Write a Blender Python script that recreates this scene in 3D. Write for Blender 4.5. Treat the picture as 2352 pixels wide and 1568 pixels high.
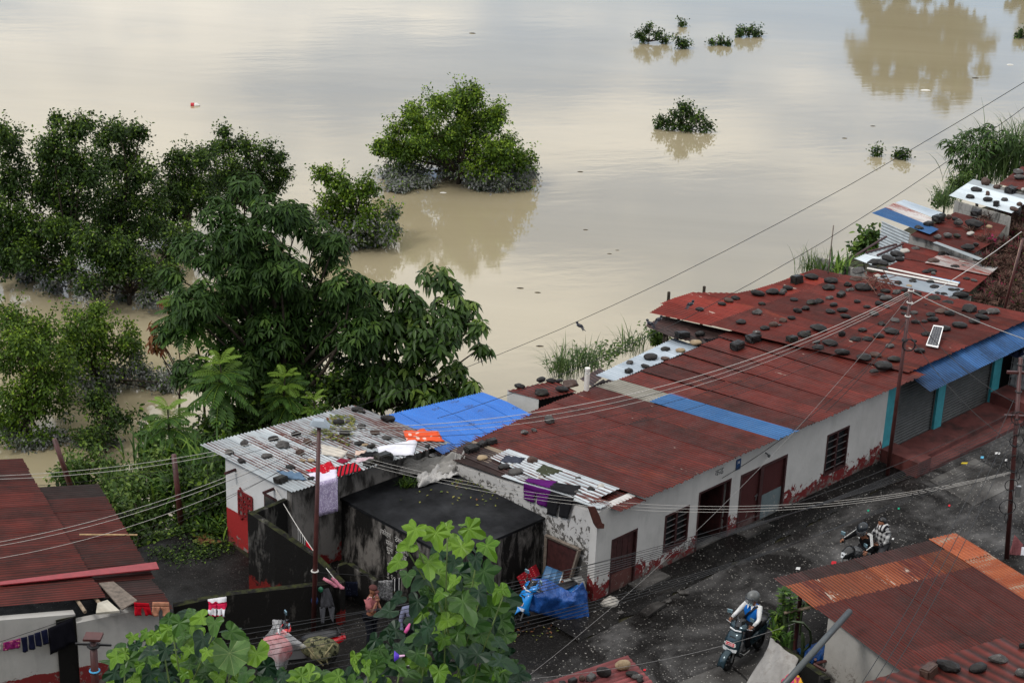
import bpy, bmesh, math, random
import numpy as np
from mathutils import Vector, Matrix
for o in list(bpy.data.objects): bpy.data.objects.remove(o)
SC = bpy.context.scene
COL = SC.collection
RNG = np.random.default_rng(7); random.seed(7)
# ------------------------------------------------------------------ camera
FV, CXV, CYV = 4000.0, 1176.0, 784.0            # focal length and centre in units of a 2352 px wide picture
TH, ROLL, HC = math.radians(21.5), math.radians(2.2), 21.3
_f = np.array([0, math.cos(TH), -math.sin(TH)]); _r0 = np.array([1.0, 0, 0]); _u0 = np.cross(_r0, _f)
_r = math.cos(ROLL)*_r0 + math.sin(ROLL)*_u0; _u = -math.sin(ROLL)*_r0 + math.cos(ROLL)*_u0
CAM = np.array([0, 0, HC])
cam = bpy.data.cameras.new('camera'); cam.sensor_width = 36.0; cam.lens = 36.0*FV/2352.0
cam.clip_start = 0.2; cam.clip_end = 3000
camo = bpy.data.objects.new('camera', cam); COL.objects.link(camo)
camo.matrix_world = Matrix(((_r[0], _u[0], -_f[0], 0), (_r[1], _u[1], -_f[1], 0), (_r[2], _u[2], -_f[2], HC), (0, 0, 0, 1)))
SC.camera = camo
# ------------------------------------------------------------------ light
SUN_EL, SUN_AZ = math.radians(48), math.radians(-128)     # azimuth measured from +Y towards +X
SKYT = (.54, .90, 1.20, 1)
w = bpy.data.worlds.new('World'); SC.world = w; w.use_nodes = True
nt = w.node_tree; nt.nodes.clear()
out = nt.nodes.new('ShaderNodeOutputWorld'); bg = nt.nodes.new('ShaderNodeBackground'); bg.inputs['Strength'].default_value = 0.12
sky = nt.nodes.new('ShaderNodeTexSky'); sky.sky_type = 'NISHITA'; sky.sun_disc = False
sky.sun_elevation = SUN_EL; sky.sun_rotation = SUN_AZ; sky.air_density = 1.0; sky.dust_density = 2.0; sky.altitude = 200
tc = nt.nodes.new('ShaderNodeTexCoord')
mp = nt.nodes.new('ShaderNodeMapping'); mp.inputs['Scale'].default_value = (1.0, 1.0, 3.2); mp.inputs['Location'].default_value = (.35, .1, .2)
nz = nt.nodes.new('ShaderNodeTexNoise'); nz.inputs['Scale'].default_value = 4.6; nz.inputs['Detail'].default_value = 7; nz.inputs['Roughness'].default_value = .58
rp = nt.nodes.new('ShaderNodeValToRGB'); rp.color_ramp.elements[0].position = .53; rp.color_ramp.elements[1].position = .66
rp.color_ramp.elements[0].color = (.20, .20, .20, 1); rp.color_ramp.elements[1].color = (1, 1, 1, 1)
mx = nt.nodes.new('ShaderNodeMix'); mx.data_type = 'RGBA'; mx.inputs[7].default_value = (9.6, 9.5, 9.35, 1)
nt.links.new(tc.outputs['Generated'], mp.inputs[0]); nt.links.new(mp.outputs[0], nz.inputs['Vector']); 
sep = nt.nodes.new('ShaderNodeSeparateXYZ'); nt.links.new(tc.outputs['Generated'], sep.inputs[0])
ml = nt.nodes.new('ShaderNodeMath'); ml.operation = 'MULTIPLY_ADD'; ml.inputs[1].default_value = .34; nt.links.new(sep.outputs[2], ml.inputs[0]); nt.links.new(nz.outputs[0], ml.inputs[2]); nt.links.new(ml.outputs[0], rp.inputs[0])
nt.links.new(rp.outputs[0], mx.inputs[0]); tn = nt.nodes.new('ShaderNodeMix'); tn.data_type = 'RGBA'; tn.blend_type = 'MULTIPLY'; tn.inputs[0].default_value = 1; tn.inputs[7].default_value = SKYT; nt.links.new(sky.outputs[0], tn.inputs[6]); nt.links.new(tn.outputs[2], mx.inputs[6]); nt.links.new(mx.outputs[2], bg.inputs[0]); nt.links.new(bg.outputs[0], out.inputs[0])
sun = bpy.data.lights.new('sun', 'SUN'); sun.energy = 1.4; sun.angle = math.radians(10); sun.color = (1, .965, .92)
suno = bpy.data.objects.new('sun', sun); COL.objects.link(suno)
_sd = Vector((math.sin(SUN_AZ)*math.cos(SUN_EL), math.cos(SUN_AZ)*math.cos(SUN_EL), math.sin(SUN_EL)))
suno.rotation_euler = _sd.to_track_quat('Z', 'Y').to_euler()
vs = SC.view_settings; vs.view_transform = 'Standard'; vs.look = 'None'; vs.gamma = 1; vs.use_curve_mapping = False; vs.exposure = 0.27
SC.cycles.max_bounces = 5; SC.cycles.diffuse_bounces = 2; SC.cycles.transparent_max_bounces = 6
SC.cycles.use_denoising = True
# ------------------------------------------------------------------ where things stand
AS = math.radians(45.5)                                   # the street runs along S, the river lies towards N
S_ = np.array([math.cos(AS), math.sin(AS), 0]); N_ = np.array([-math.sin(AS), math.cos(AS), 0]); O_ = np.array([2.08, 36.97, 0])
WATER = -3.5
Z3 = np.array([0, 0, 1.0])
def ray(x, y): return _f + (x-CXV)/FV*_r - (y-CYV)/FV*_u
def at(x, y, z=0.0):
    d = ray(x, y); return CAM + (z-HC)/d[2]*d
def atd(x, y, dep): return CAM + dep*ray(x, y)
def depth(p): return float((np.asarray(p)-CAM) @ _f)
def pxm(p): return FV/depth(p)
def W(s, n, z=0.0): return O_ + s*S_ + n*N_ + np.array([0, 0, z])
def L(p):
    q = np.asarray(p)-O_; return np.array([q@S_, q@N_, p[2]])
def onp(x, y, z0, a=0.0, n0=0.0, b=0.0, s0=0.0):          # point of the plane z = z0 + a (n-n0) + b (s-s0), street coordinates
    d = ray(x, y); ls = (CAM-O_)@S_; ln = (CAM-O_)@N_
    t = (z0 + a*(ln-n0) + b*(ls-s0) - HC)/(d[2]-a*(d@N_)-b*(d@S_))
    return L(CAM+t*d)
def atn(x, y, n):
    d = ray(x, y); t = (n-(CAM-O_)@N_)/(d@N_); return L(CAM+t*d)
def ats(x, y, s):
    d = ray(x, y); t = (s-(CAM-O_)@S_)/(d@S_); return L(CAM+t*d)
def vplane(x, y, base):                                   # point on the upright plane through base that faces the viewer
    h = np.array([base[0]-CAM[0], base[1]-CAM[1], 0]); h /= np.linalg.norm(h)
    d = ray(x, y); t = ((np.asarray(base)-CAM)@h)/(d@h); return CAM+t*d
ZM = dict(A=(861.3, 717.8, .3112), B=(1435.5, 602.9, .2746), C=(1837.5, 373.2, .2563), D=(1837.5, 660.3, .2930), E=(2009.8, 229.7, .1831),
 a=(0, 1033.6, .3409), b=(459.4, 890, .3405), c=(516.8, 1205.9, .293), d=(1033.6, 976.2, .3409), e=(1550.4, 976.2, .3776),
 f=(0, 229.7, .3295), g=(287.1, 402, .3906), h=(0, 631.6, .3296), i=(689, 143.6, .3297), j=(1320.7, 0, .4385), k=(1177.1, 1470, .1709), v=(0, 0, 1.0),
 m=(0, 1292, .1762), n=(1091, 1119.7, .2014), o=(1607.8, 1320.7, .1578), p=(201, 1349.4, .2197), q=(2095.9, 344.5, .2748), r=(1694, 488.1, .1831), t=(201, 890, .2746))
def v(z, x, y): o = ZM[z]; return o[0]+o[2]*x, o[1]+o[2]*y
# ------------------------------------------------------------------ objects
def link(o, parent=None):
    COL.objects.link(o)
    if parent is not None: o.parent = parent
    return o
def tag(o, label=None, cat=None, group=None, kind=None):
    if label: o['label'] = label
    if cat: o['category'] = cat
    if group: o['group'] = group
    if kind: o['kind'] = kind
    return o
def root(name, label, cat, loc=(0, 0, 0), rz=0.0, group=None):
    o = bpy.data.objects.new(name, None); o.location = tuple(float(c) for c in loc); o.rotation_euler = (0, 0, rz); o.empty_display_size = .2
    return tag(link(o), label, cat, group)
def street_root(name, label, cat, group=None, s=0, n=0, z=0): return root(name, label, cat, W(s, n, z), AS, group)
def mesh(name, vs_, fs_, m=None, smooth=False):
    me = bpy.data.meshes.new(name); me.from_pydata([tuple(map(float, p)) for p in vs_], [], fs_)
    if smooth: me.shade_smooth()
    if m: me.materials.append(m)
    me.update(); return me
def obj(name, me, parent=None, loc=None, rot=None, scale=None):
    o = bpy.data.objects.new(name, me); link(o, parent)
    if loc is not None: o.location = tuple(float(c) for c in loc)
    if rot is not None: o.rotation_euler = rot
    if scale is not None: o.scale = scale
    return o
def quads(name, V_, F_, m, parent=None, smooth=False, attr=None):       # fast builder from numpy arrays of quads
    V_ = np.asarray(V_, np.float32); F_ = np.asarray(F_, np.int32)
    me = bpy.data.meshes.new(name); k = F_.shape[1]
    me.vertices.add(len(V_)); me.vertices.foreach_set('co', V_.ravel())
    me.loops.add(F_.size); me.loops.foreach_set('vertex_index', F_.ravel())
    me.polygons.add(len(F_)); me.polygons.foreach_set('loop_start', np.arange(0, F_.size, k, dtype=np.int32))
    if smooth: me.polygons.foreach_set('use_smooth', np.ones(len(F_), bool))
    if attr is not None:
        a = me.color_attributes.new('tone', 'FLOAT_COLOR', 'POINT'); a.data.foreach_set('color', np.asarray(attr, np.float32).ravel())
    me.update(calc_edges=True); me.materials.append(m)
    return obj(name, me, parent)
class G:
    def __init__(s): s.v = []; s.f = []
    def add(s, vs_, fs_):
        b = len(s.v); s.v += [np.asarray(p, float) for p in vs_]; s.f += [tuple(i+b for i in q) for q in fs_]; return s
    def box(s, c, d, rz=0, rx=0, ry=0, taper=1.0):
        M = Matrix.Rotation(rz, 3, 'Z') @ Matrix.Rotation(ry, 3, 'Y') @ Matrix.Rotation(rx, 3, 'X'); M = np.array(M); c = np.asarray(c, float); P = []
        for z in (-.5, .5):
            t = taper if z > 0 else 1
            for x, y in ((-.5, -.5), (.5, -.5), (.5, .5), (-.5, .5)): P.append(c + M@np.array([x*d[0]*t, y*d[1]*t, z*d[2]]))
        return s.add(P, [(3, 2, 1, 0), (4, 5, 6, 7), (0, 1, 5, 4), (1, 2, 6, 5), (2, 3, 7, 6), (3, 0, 4, 7)])
    def bx(s, x0, x1, y0, y1, z0, z1): return s.box(((x0+x1)/2, (y0+y1)/2, (z0+z1)/2), (x1-x0, y1-y0, z1-z0))
    def prism(s, poly, z0, z1):                                # poly of xy points, anticlockwise
        n = len(poly); P = [(x, y, z0) for x, y in poly] + [(x, y, z1) for x, y in poly]
        return s.add(P, [tuple(range(n-1, -1, -1)), tuple(range(n, 2*n))] + [(i, (i+1) % n, n+(i+1) % n, n+i) for i in range(n)])
    def plate(s, poly3, off):                                  # thick plate from a 3-D polygon and an offset vector
        n = len(poly3); a = [np.asarray(p, float) for p in poly3]; b = [p+np.asarray(off) for p in a]
        return s.add(a+b, [tuple(range(n-1, -1, -1)), tuple(range(n, 2*n))] + [(i, (i+1) % n, n+(i+1) % n, n+i) for i in range(n)])
    def tube(s, pts, r, k=6, cap=True):
        pts = [np.asarray(p, float) for p in pts]; n = len(pts)
        rr = r if hasattr(r, '__len__') else [r]*n
        ref = np.array([0.31, .22, .93]); P = []
        for i, p in enumerate(pts):
            t = pts[min(i+1, n-1)]-pts[max(i-1, 0)]; t = t/(np.linalg.norm(t)+1e-9)
            a = np.cross(t, ref); la = np.linalg.norm(a)
            if la < .05: a = np.cross(t, [1, 0, 0]); la = np.linalg.norm(a)
            a /= la; b = np.cross(t, a)
            for j in range(k): P.append(p + rr[i]*(math.cos(2*math.pi*j/k)*a + math.sin(2*math.pi*j/k)*b))
        F = [(i*k+j, i*k+(j+1) % k, (i+1)*k+(j+1) % k, (i+1)*k+j) for i in range(n-1) for j in range(k)]
        if cap: F += [tuple(range(k-1, -1, -1)), tuple((n-1)*k+j for j in range(k))]
        return s.add(P, F)
    def lathe(s, prof, c=(0, 0, 0), k=16, axis='z', sy=1.0):
        P = []; c = np.asarray(c, float)
        for r_, h_ in prof:
            for j in range(k):
                x, y = r_*math.cos(2*math.pi*j/k), sy*r_*math.sin(2*math.pi*j/k)
                P.append(c + {'z': np.array([x, y, h_]), 'x': np.array([h_, x, y]), 'y': np.array([x, h_, y])}[axis])
        n = len(prof)
        F = [(i*k+j, i*k+(j+1) % k, (i+1)*k+(j+1) % k, (i+1)*k+j) for i in range(n-1) for j in range(k)]
        F += [tuple(range(k-1, -1, -1)), tuple((n-1)*k+j for j in range(k))]
        return s.add(P, F)
    def torus(s, c, R, r, axis='x', k=20, kk=8):
        P = []; c = np.asarray(c, float)
        for i in range(k):
            for j in range(kk):
                a, b = 2*math.pi*i/k, 2*math.pi*j/kk; q = R+r*math.cos(b); h_ = r*math.sin(b)
                x, y = q*math.cos(a), q*math.sin(a)
                P.append(c + {'z': np.array([x, y, h_]), 'x': np.array([h_, x, y]), 'y': np.array([x, h_, y])}[axis])
        return s.add(P, [(i*kk+j, ((i+1) % k)*kk+j, ((i+1) % k)*kk+(j+1) % kk, i*kk+(j+1) % kk) for i in range(k) for j in range(kk)])
    def ball(s, c, d, k=12, kk=8, fn=None):
        P = []; c = np.asarray(c, float)
        for i in range(kk+1):
            for j in range(k):
                a, b = math.pi*i/kk, 2*math.pi*j/k
                q = np.array([math.sin(a)*math.cos(b), math.sin(a)*math.sin(b), math.cos(a)])
                if fn: q = fn(q)
                P.append(c + q*np.asarray(d)/2)
        return s.add(P, [(i*k+j, (i+1)*k+j, (i+1)*k+(j+1) % k, i*k+(j+1) % k) for i in range(kk) for j in range(k)])
    def grid(s, fn, nu, nv):
        P = [fn(i/nu, j/nv) for j in range(nv+1) for i in range(nu+1)]
        return s.add(P, [(j*(nu+1)+i, j*(nu+1)+i+1, (j+1)*(nu+1)+i+1, (j+1)*(nu+1)+i) for j in range(nv) for i in range(nu)])
    def build(s, name, m, parent=None, smooth=False, solid=0.0, label=None):
        o = obj(name, mesh(name, s.v, s.f, m, smooth), parent)
        if solid:
            md = o.modifiers.new('thickness', 'SOLIDIFY'); md.thickness = solid
        if label: o['label'] = label
        return o
    def top(s, name, m, label, cat, group=None, smooth=False, solid=0.0):   # a thing that is one mesh, with its origin at its base
        P = np.array(s.v); c = np.array([P[:, 0].mean(), P[:, 1].mean(), P[:, 2].min()]); s.v = [p-c for p in s.v]
        o = s.build(name, m, None, smooth, solid); o.location = c; return tag(o, label, cat, group)
    def flip(s): s.f = [tuple(reversed(q)) for q in s.f]; return s
def structure(o): o['kind'] = 'structure'; return o
def hsh(*a):
    x = math.sin(sum(c*k for c, k in zip(a, (12.9898, 78.233, 37.719, 9.13))))*43758.5453; return x-math.floor(x)
def wob(x, y=0.0, z=0.0):                                      # smooth pseudo noise in -1..1
    return (math.sin(x*1.7+y*2.3+.5)+math.sin(x*3.1-y*1.9+z*2.7+1.3)+math.sin(-x*2.2+y*4.1+z*1.7+2.1))/3
# ------------------------------------------------------------------ materials
def nd(t, typ, ins=None, **at_):
    n = t.nodes.new('ShaderNode'+typ)
    for k_, v_ in at_.items(): setattr(n, k_, v_)
    for k_, v_ in (ins or {}).items():
        s_ = n.inputs[k_]
        if isinstance(v_, bpy.types.NodeSocket): t.links.new(v_, s_)
        else: s_.default_value = v_
    return n
def C4(c): return (c[0], c[1], c[2], 1.0)
class MT:
    def __init__(s, name, rough=.6, spec=.5, metal=0.0):
        s.m = bpy.data.materials.new(name); s.m.use_nodes = True; s.t = s.m.node_tree; s.b = s.t.nodes['Principled BSDF']
        s.b.inputs['Roughness'].default_value = rough; s.b.inputs['Specular IOR Level'].default_value = spec; s.b.inputs['Metallic'].default_value = metal
        s._p = None
    def pos(s, rot=None, scale=(1, 1, 1)):                     # world position, optionally turned into the street's directions
        g = nd(s.t, 'NewGeometry')
        n = nd(s.t, 'Mapping', {'Vector': g.outputs['Position'], 'Rotation': (0, 0, -(AS if rot is None else rot))}); n2 = nd(s.t, 'Mapping', {'Vector': n.outputs[0], 'Scale': scale})
        return n2.outputs[0]
    def obj(s, scale=(1, 1, 1)):
        g = nd(s.t, 'TexCoord'); return nd(s.t, 'Mapping', {'Vector': g.outputs['Object'], 'Scale': scale}).outputs[0]
    def noise(s, vec, sc, det=4, rough=.6, dist=0.0): return nd(s.t, 'TexNoise', {'Vector': vec, 'Scale': sc, 'Detail': det, 'Roughness': rough, 'Distortion': dist}).outputs[0]
    def ramp(s, fac, *st, ):
        n = nd(s.t, 'ValToRGB', {'Fac': fac}); e = n.color_ramp.elements
        while len(e) < len(st): e.new(.5)
        for q, (p_, c_) in zip(e, st): q.position = p_; q.color = C4(c_) if hasattr(c_, '__len__') else (c_, c_, c_, 1)
        return n.outputs[0]
    def mix(s, fac, a, b, mode='MIX'):
        n = nd(s.t, 'Mix', data_type='RGBA', blend_type=mode)
        for k_, v_ in ((0, fac), (6, a), (7, b)):
            if isinstance(v_, bpy.types.NodeSocket): s.t.links.new(v_, n.inputs[k_])
            else: n.inputs[k_].default_value = v_ if k_ == 0 else C4(v_)
        return n.outputs[2]
    def math(s, op, a, b=0.0):
        n = nd(s.t, 'Math', operation=op)
        for k_, v_ in ((0, a), (1, b)):
            if isinstance(v_, bpy.types.NodeSocket): s.t.links.new(v_, n.inputs[k_])
            else: n.inputs[k_].default_value = v_
        return n.outputs[0]
    def z(s):
        g = nd(s.t, 'NewGeometry'); return nd(s.t, 'SeparateXYZ', {0: g.outputs['Position']}).outputs[2]
    def rand(s): return nd(s.t, 'ObjectInfo').outputs['Random']
    def color(s, c):
        if isinstance(c, bpy.types.NodeSocket): s.t.links.new(c, s.b.inputs['Base Color'])
        else: s.b.inputs['Base Color'].default_value = C4(c)
        return s
    def rough(s, c): s.t.links.new(c, s.b.inputs['Roughness']); return s
    def bump(s, h, strength=.4, dist=.02):
        n = nd(s.t, 'Bump', {'Height': h, 'Strength': strength, 'Distance': dist}); s.t.links.new(n.outputs[0], s.b.inputs['Normal']); return s
def flat(name, c, rough=.6, spec=.4, metal=0.0, var=.25, sc=9.0):
    t = MT(name, rough, spec, metal); n = t.noise(t.pos(), sc, 5)
    a = tuple(x*(1-var) for x in c); b = tuple(min(1, x*(1+var)) for x in c)
    t.color(t.ramp(n, (.3, a), (.7, b))); return t.m
def metal_sheet(name, c0, c1, grime=(.012, .010, .009), rust=None, rust_at=.62, scratch=.72, rough=.42, scr=(.42, .36, .30), rot=None, gr=.60, flip=False, vdark=.78, rv=.05):
    t = MT(name, rough, .13); sc = (1, .16, 1) if not flip else (.16, 1, 1)
    p = t.pos(rot, sc); q = t.pos(rot)
    streak = t.noise(p, 3.2, 7, .65); base = t.ramp(streak, (.32, c0), (.68, c1))
    ad = t.math('ADD', t.math('MULTIPLY', t.rand(), .75), .60)
    base = t.mix(1.0, base, nd(t.t, 'CombineColor', {0: ad, 1: ad, 2: ad}).outputs[0], 'MULTIPLY')
    if rust:
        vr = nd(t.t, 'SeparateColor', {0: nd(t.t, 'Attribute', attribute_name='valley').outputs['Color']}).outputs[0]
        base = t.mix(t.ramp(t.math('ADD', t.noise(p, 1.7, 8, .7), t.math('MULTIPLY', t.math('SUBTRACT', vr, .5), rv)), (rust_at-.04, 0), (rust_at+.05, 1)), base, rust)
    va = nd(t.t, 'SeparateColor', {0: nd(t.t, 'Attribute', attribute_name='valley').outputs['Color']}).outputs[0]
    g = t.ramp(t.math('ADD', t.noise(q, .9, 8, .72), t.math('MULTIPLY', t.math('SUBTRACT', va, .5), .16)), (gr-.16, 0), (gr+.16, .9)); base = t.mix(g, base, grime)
    base = t.mix(t.math('MULTIPLY', va, vdark), base, grime)  # valleys mixed evenly darker so the corrugation stands out
    base = t.mix(t.ramp(t.noise(p, 4.5, 5, .75), (scratch, 0), (scratch+.02, .8)), base, scr)
    t.color(base); t.rough(t.ramp(t.noise(q, 2.5, 4), (.3, rough-.1), (.7, rough+.25))); return t.m
MAT = {}
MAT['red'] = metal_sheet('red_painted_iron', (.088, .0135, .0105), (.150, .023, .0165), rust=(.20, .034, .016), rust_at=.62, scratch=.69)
MAT['redbright'] = metal_sheet('bright_red_painted_iron', (.15, .017, .012), (.22, .028, .018), rust=(.26, .05, .02), scratch=.66, gr=.68)
MAT['redB'] = metal_sheet('red_iron_near_house', (.070, .0125, .010), (.120, .022, .017), rot=math.radians(28), flip=True, scratch=.8, gr=.56)
MAT['redC'] = metal_sheet('red_iron_street_house', (.072, .014, .011), (.112, .021, .016), rust=(.16, .036, .018), rust_at=.70, rot=math.radians(28), scratch=.74, gr=.66)
MAT['rustC'] = metal_sheet('rusty_iron_street_house', (.17, .04, .018), (.27, .075, .03), rust=(.11, .02, .015), rust_at=.56, rot=math.radians(28), scratch=.63, gr=.8)
MAT['brown'] = metal_sheet('brown_stained_iron', (.03, .016, .015), (.085, .045, .042), gr=.50)
MAT['galv'] = metal_sheet('galvanised_iron', (.24, .27, .29), (.40, .43, .45), rust=(.085, .025, .017), rust_at=.56, scratch=.9, rough=.38, gr=.74, vdark=.2, rv=.22)
MAT['galvclean'] = metal_sheet('clean_galvanised_iron', (.26, .31, .36), (.40, .45, .50), scratch=.9, rough=.36, gr=.8, vdark=.25, rv=.2)
MAT['galvrust'] = metal_sheet('half_rusted_iron', (.30, .28, .27), (.44, .43, .42), rust=(.20, .030, .015), rust_at=.50, scratch=.9, gr=.8, vdark=.25, rv=.2)
MAT['palestripe'] = metal_sheet('pale_rust_striped_iron', (.26, .20, .15), (.36, .29, .22), rust=(.12, .035, .025), rust_at=.53, scratch=.9, gr=.72, vdark=.25, rv=.2)
MAT['fibre'] = metal_sheet('weathered_fibre_sheet', (.25, .23, .19), (.40, .38, .33), grime=(.05, .05, .045), scratch=.9, rough=.8, gr=.62)
MAT['bluesheet'] = metal_sheet('blue_painted_iron', (.035, .13, .33), (.055, .185, .43), scratch=.75, scr=(.1, .25, .5), gr=.8)
MAT['blueawning'] = metal_sheet('dirty_blue_iron', (.035, .115, .30), (.055, .165, .40), grime=(.01, .012, .016), scratch=.8, scr=(.2, .3, .4), gr=.57)
MAT['whitesheet'] = metal_sheet('white_iron', (.38, .43, .46), (.48, .53, .56), scratch=.95, gr=.86, vdark=.25, rv=.2)
def printed_blue():
    t = MT('blue_printed_iron', .38, .5); p = t.pos(); q = t.pos(None, (1, .5, 1))
    base = t.ramp(t.noise(t.pos(None, (1, .2, 1)), 3, 4), (.3, (.006, .10, .40)), (.7, (.010, .135, .50)))
    cell = nd(t.t, 'TexVoronoi', {'Vector': t.pos(None, (.9, 1.5, 0)), 'Scale': 1.35, 'Randomness': .35}).outputs['Distance']
    mk = t.math('MULTIPLY', t.ramp(cell, (.16, 1), (.20, 0)), t.ramp(t.noise(t.pos(None, (1, 3, 0)), 16, 3, .7), (.50, 0), (.53, 1)))
    t.color(t.mix(mk, base, (.008, .02, .07))); return t.m
MAT['blueprint'] = printed_blue()
def plaster(name, wall, dado=None, hd=.45, dirt=(.06, .055, .05), under=(.20, .18, .165), top=None, amount=.5, mossz=None, rot=None, fuzz=.55, lowk=.15):
    t = MT(name, .85, .2); p = t.pos(rot); zz = t.z()
    base = t.ramp(t.noise(p, 1.3, 6), (.3, tuple(c*.82 for c in wall)), (.7, wall))
    drip = t.noise(t.pos(rot, (1.6, 1.6, .5)), 1.5, 8, .7)
    base = t.mix(t.ramp(drip, (.52, 0), (.78, .55*amount)), base, tuple(c*.45 for c in wall))
    n1 = t.noise(p, 2.6, 9, .72, .4)
    if dado:
        lim = t.math('ADD', t.math('MULTIPLY', t.math('SUBTRACT', n1, .5), fuzz), hd)
        d = t.math('LESS_THAN', zz, lim)
        base = t.mix(d, base, dado)
    flake = t.noise(p, 5.5, 10, .74, .6)                        # flaked-off paint, thicker low on the wall
    low = nd(t.t, 'MapRange', {0: zz, 1: 0.0, 2: 1.15 if lowk < .5 else 3.4, 3: lowk if lowk < .5 else .30, 4: -.10}).outputs[0]
    fl = t.math('GREATER_THAN', t.math('ADD', flake, low), .62 + .1*(1-amount))
    base = t.mix(fl, base, under)
    n2 = t.math('ADD', t.noise(p, 1.4, 8, .7), nd(t.t, 'MapRange', {0: zz, 1: 0.0, 2: .6, 3: .18, 4: -.12}).outputs[0])
    base = t.mix(t.ramp(n2, (.56, 0), (.74, .92)), base, dirt)
    t.color(base); t.bump(t.math('SUBTRACT', t.noise(p, 14, 6), t.math('MULTIPLY', fl, .5)), .5, .012); return t.m
MAT['white_wall'] = plaster('white_plaster_red_base', (.50, .49, .475), (.135, .016, .017), .50, fuzz=2.6, under=(.15, .135, .125), amount=.85)
MAT['white_side'] = plaster('white_and_grey_plaster', (.46, .45, .44), (.14, .02, .02), .12, amount=.9, fuzz=.8, lowk=.62, under=(.085, .08, .074))
MAT['white_plain'] = plaster('white_plaster', (.58, .58, .58), (.28, .02, .02), .95, amount=.1, fuzz=.05)
MAT['left_wall'] = plaster('left_house_plaster', (.46, .45, .43), (.17, .020, .02), .55, amount=.9, rot=math.radians(28), fuzz=.3)
def mossy(name, dark=(.008, .0076, .0072), grey=(.16, .15, .14), cut=.56, red=None, redk=.14, rot=None, moss=(.035, .04, .012)):
    t = MT(name, .9, .15); p = t.pos(rot); zz = t.z()
    n = t.noise(t.pos(rot, (2.2, 2.2, .8)), 1.1, 9, .68, .3); base = t.ramp(n, (cut-.05, dark), (cut+.09, grey))
    if red: base = t.mix(t.ramp(t.math('ADD', t.noise(p, 2.2, 8, .7), nd(t.t, 'MapRange', {0: zz, 1: 0, 2: 1.1, 3: redk, 4: -.3}).outputs[0]), (.50, 0), (.56, 1)), base, red)
    ge = nd(t.t, 'NewGeometry'); up = nd(t.t, 'SeparateXYZ', {0: ge.outputs['True Normal']}).outputs[2]
    base = t.mix(t.math('MULTIPLY', t.math('GREATER_THAN', up, .7), t.ramp(t.noise(p, 5, 6), (.42, 0), (.62, .8))), base, moss)
    base = t.mix(t.ramp(t.noise(p, 30, 3), (.70, 0), (.74, .5)), base, tuple(c*.8 for c in grey))
    t.color(base); t.bump(t.noise(p, 18, 7), .6, .02); return t.m
MAT['mossy'] = mossy('black_mouldy_plaster', cut=.60, grey=(.11, .105, .097), red=(.13, .012, .010), redk=.20)
MAT['mossblack'] = mossy('black_mossy_plaster', cut=.64, grey=(.075, .07, .064))
MAT['mossy_grey'] = mossy('mould_streaked_plaster', cut=.53, grey=(.15, .14, .13))
MAT['shed_front'] = mossy('grey_stained_plaster', dark=(.03, .028, .026), grey=(.17, .16, .15), cut=.44, red=(.12, .012, .012))
MAT['block'] = mossy('bare_grey_blocks', dark=(.05, .048, .045), grey=(.26, .25, .235), cut=.42)
MAT['slab'] = (lambda t: (t.color(t.ramp(t.noise(t.pos(), 1.6, 9, .65), (.35, (.005, .0054, .0062)), (.75, (.021, .022, .025)))), t.rough(t.ramp(t.noise(t.pos(), 1.1, 5), (.35, .35), (.6, .8))), t.m)[2])(MT('black_tarred_concrete', .6, .10))
def road(name, dark, pale, speck=.5, cut=.56, dens=17):
    t = MT(name, .6, .12); p = t.pos(); big = t.noise(p, .42, 9, .66, .5); base = t.ramp(big, (cut-.12, dark), (cut+.16, pale))
    base = t.mix(t.ramp(t.noise(t.pos(None, (.35, 1, 1)), 1.0, 6, .6), (.38, .75), (.56, 0)), base, tuple(c*.42 for c in dark))
    vo = nd(t.t, 'TexVoronoi', {'Vector': p, 'Scale': dens, 'Randomness': 1.0}); sz = nd(t.t, 'SeparateColor', {0: vo.outputs['Color']}).outputs
    lim = t.math('MULTIPLY', t.math('GREATER_THAN', sz[0], 1-speck*.75), t.math('MULTIPLY', sz[1], .36))
    dots = t.math('LESS_THAN', vo.outputs['Distance'], lim)
    dots = t.math('MULTIPLY', dots, t.ramp(t.noise(p, .55, 5, .6), (.36, .4), (.6, 1)))
    base = t.mix(t.math('MULTIPLY', dots, .62), base, t.ramp(sz[2], (0, (.10, .09, .08)), (.5, (.30, .285, .26)), (1, (.50, .48, .45))))
    fine = t.noise(p, 42, 4, .7); base = t.mix(t.ramp(fine, (.58, 0), (.70, .42)), base, (.20, .195, .19))
    t.color(base); t.rough(t.ramp(t.noise(p, .8, 5), (.36, .28), (.58, .72))); t.bump(t.math('ADD', fine, dots), .5, .012); return t.m
MAT['road'] = road('pebbled_wet_road', (.0065, .0056, .0053), (.125, .122, .121), .8, cut=.555)
MAT['apron'] = road('dark_wet_apron', (.0055, .005, .0048), (.035, .033, .031), .7, cut=.62)
MAT['yard'] = road('black_wet_yard', (.005, .0045, .0042), (.022, .02, .019), .22, cut=.60, dens=20)
MAT['kerb'] = road('worn_kerb', (.022, .020, .019), (.16, .155, .148), .6, cut=.5)
MAT['earth'] = (lambda t: (t.color(t.ramp(t.noise(t.pos(), .9, 8), (.3, (.012, .014, .007)), (.7, (.05, .045, .028)))), t.m)[1])(MT('bank_soil', .95, .1))
MAT['plinth'] = (lambda t: (t.color(t.mix(t.ramp(t.noise(t.pos(), 1.5, 8, .7), (.5, 0), (.68, .85)), t.ramp(t.noise(t.pos(), 2.4, 6), (.3, (.075, .021, .019)), (.7, (.125, .042, .038))), (.022, .015, .014))), t.bump(t.noise(t.pos(), 20, 5), .3), t.m)[2])(MT('red_oxide_cement', .6, .3))
MAT['turq'] = flat('turquoise_paint', (.035, .24, .29), .55, var=.18, sc=5)
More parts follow.
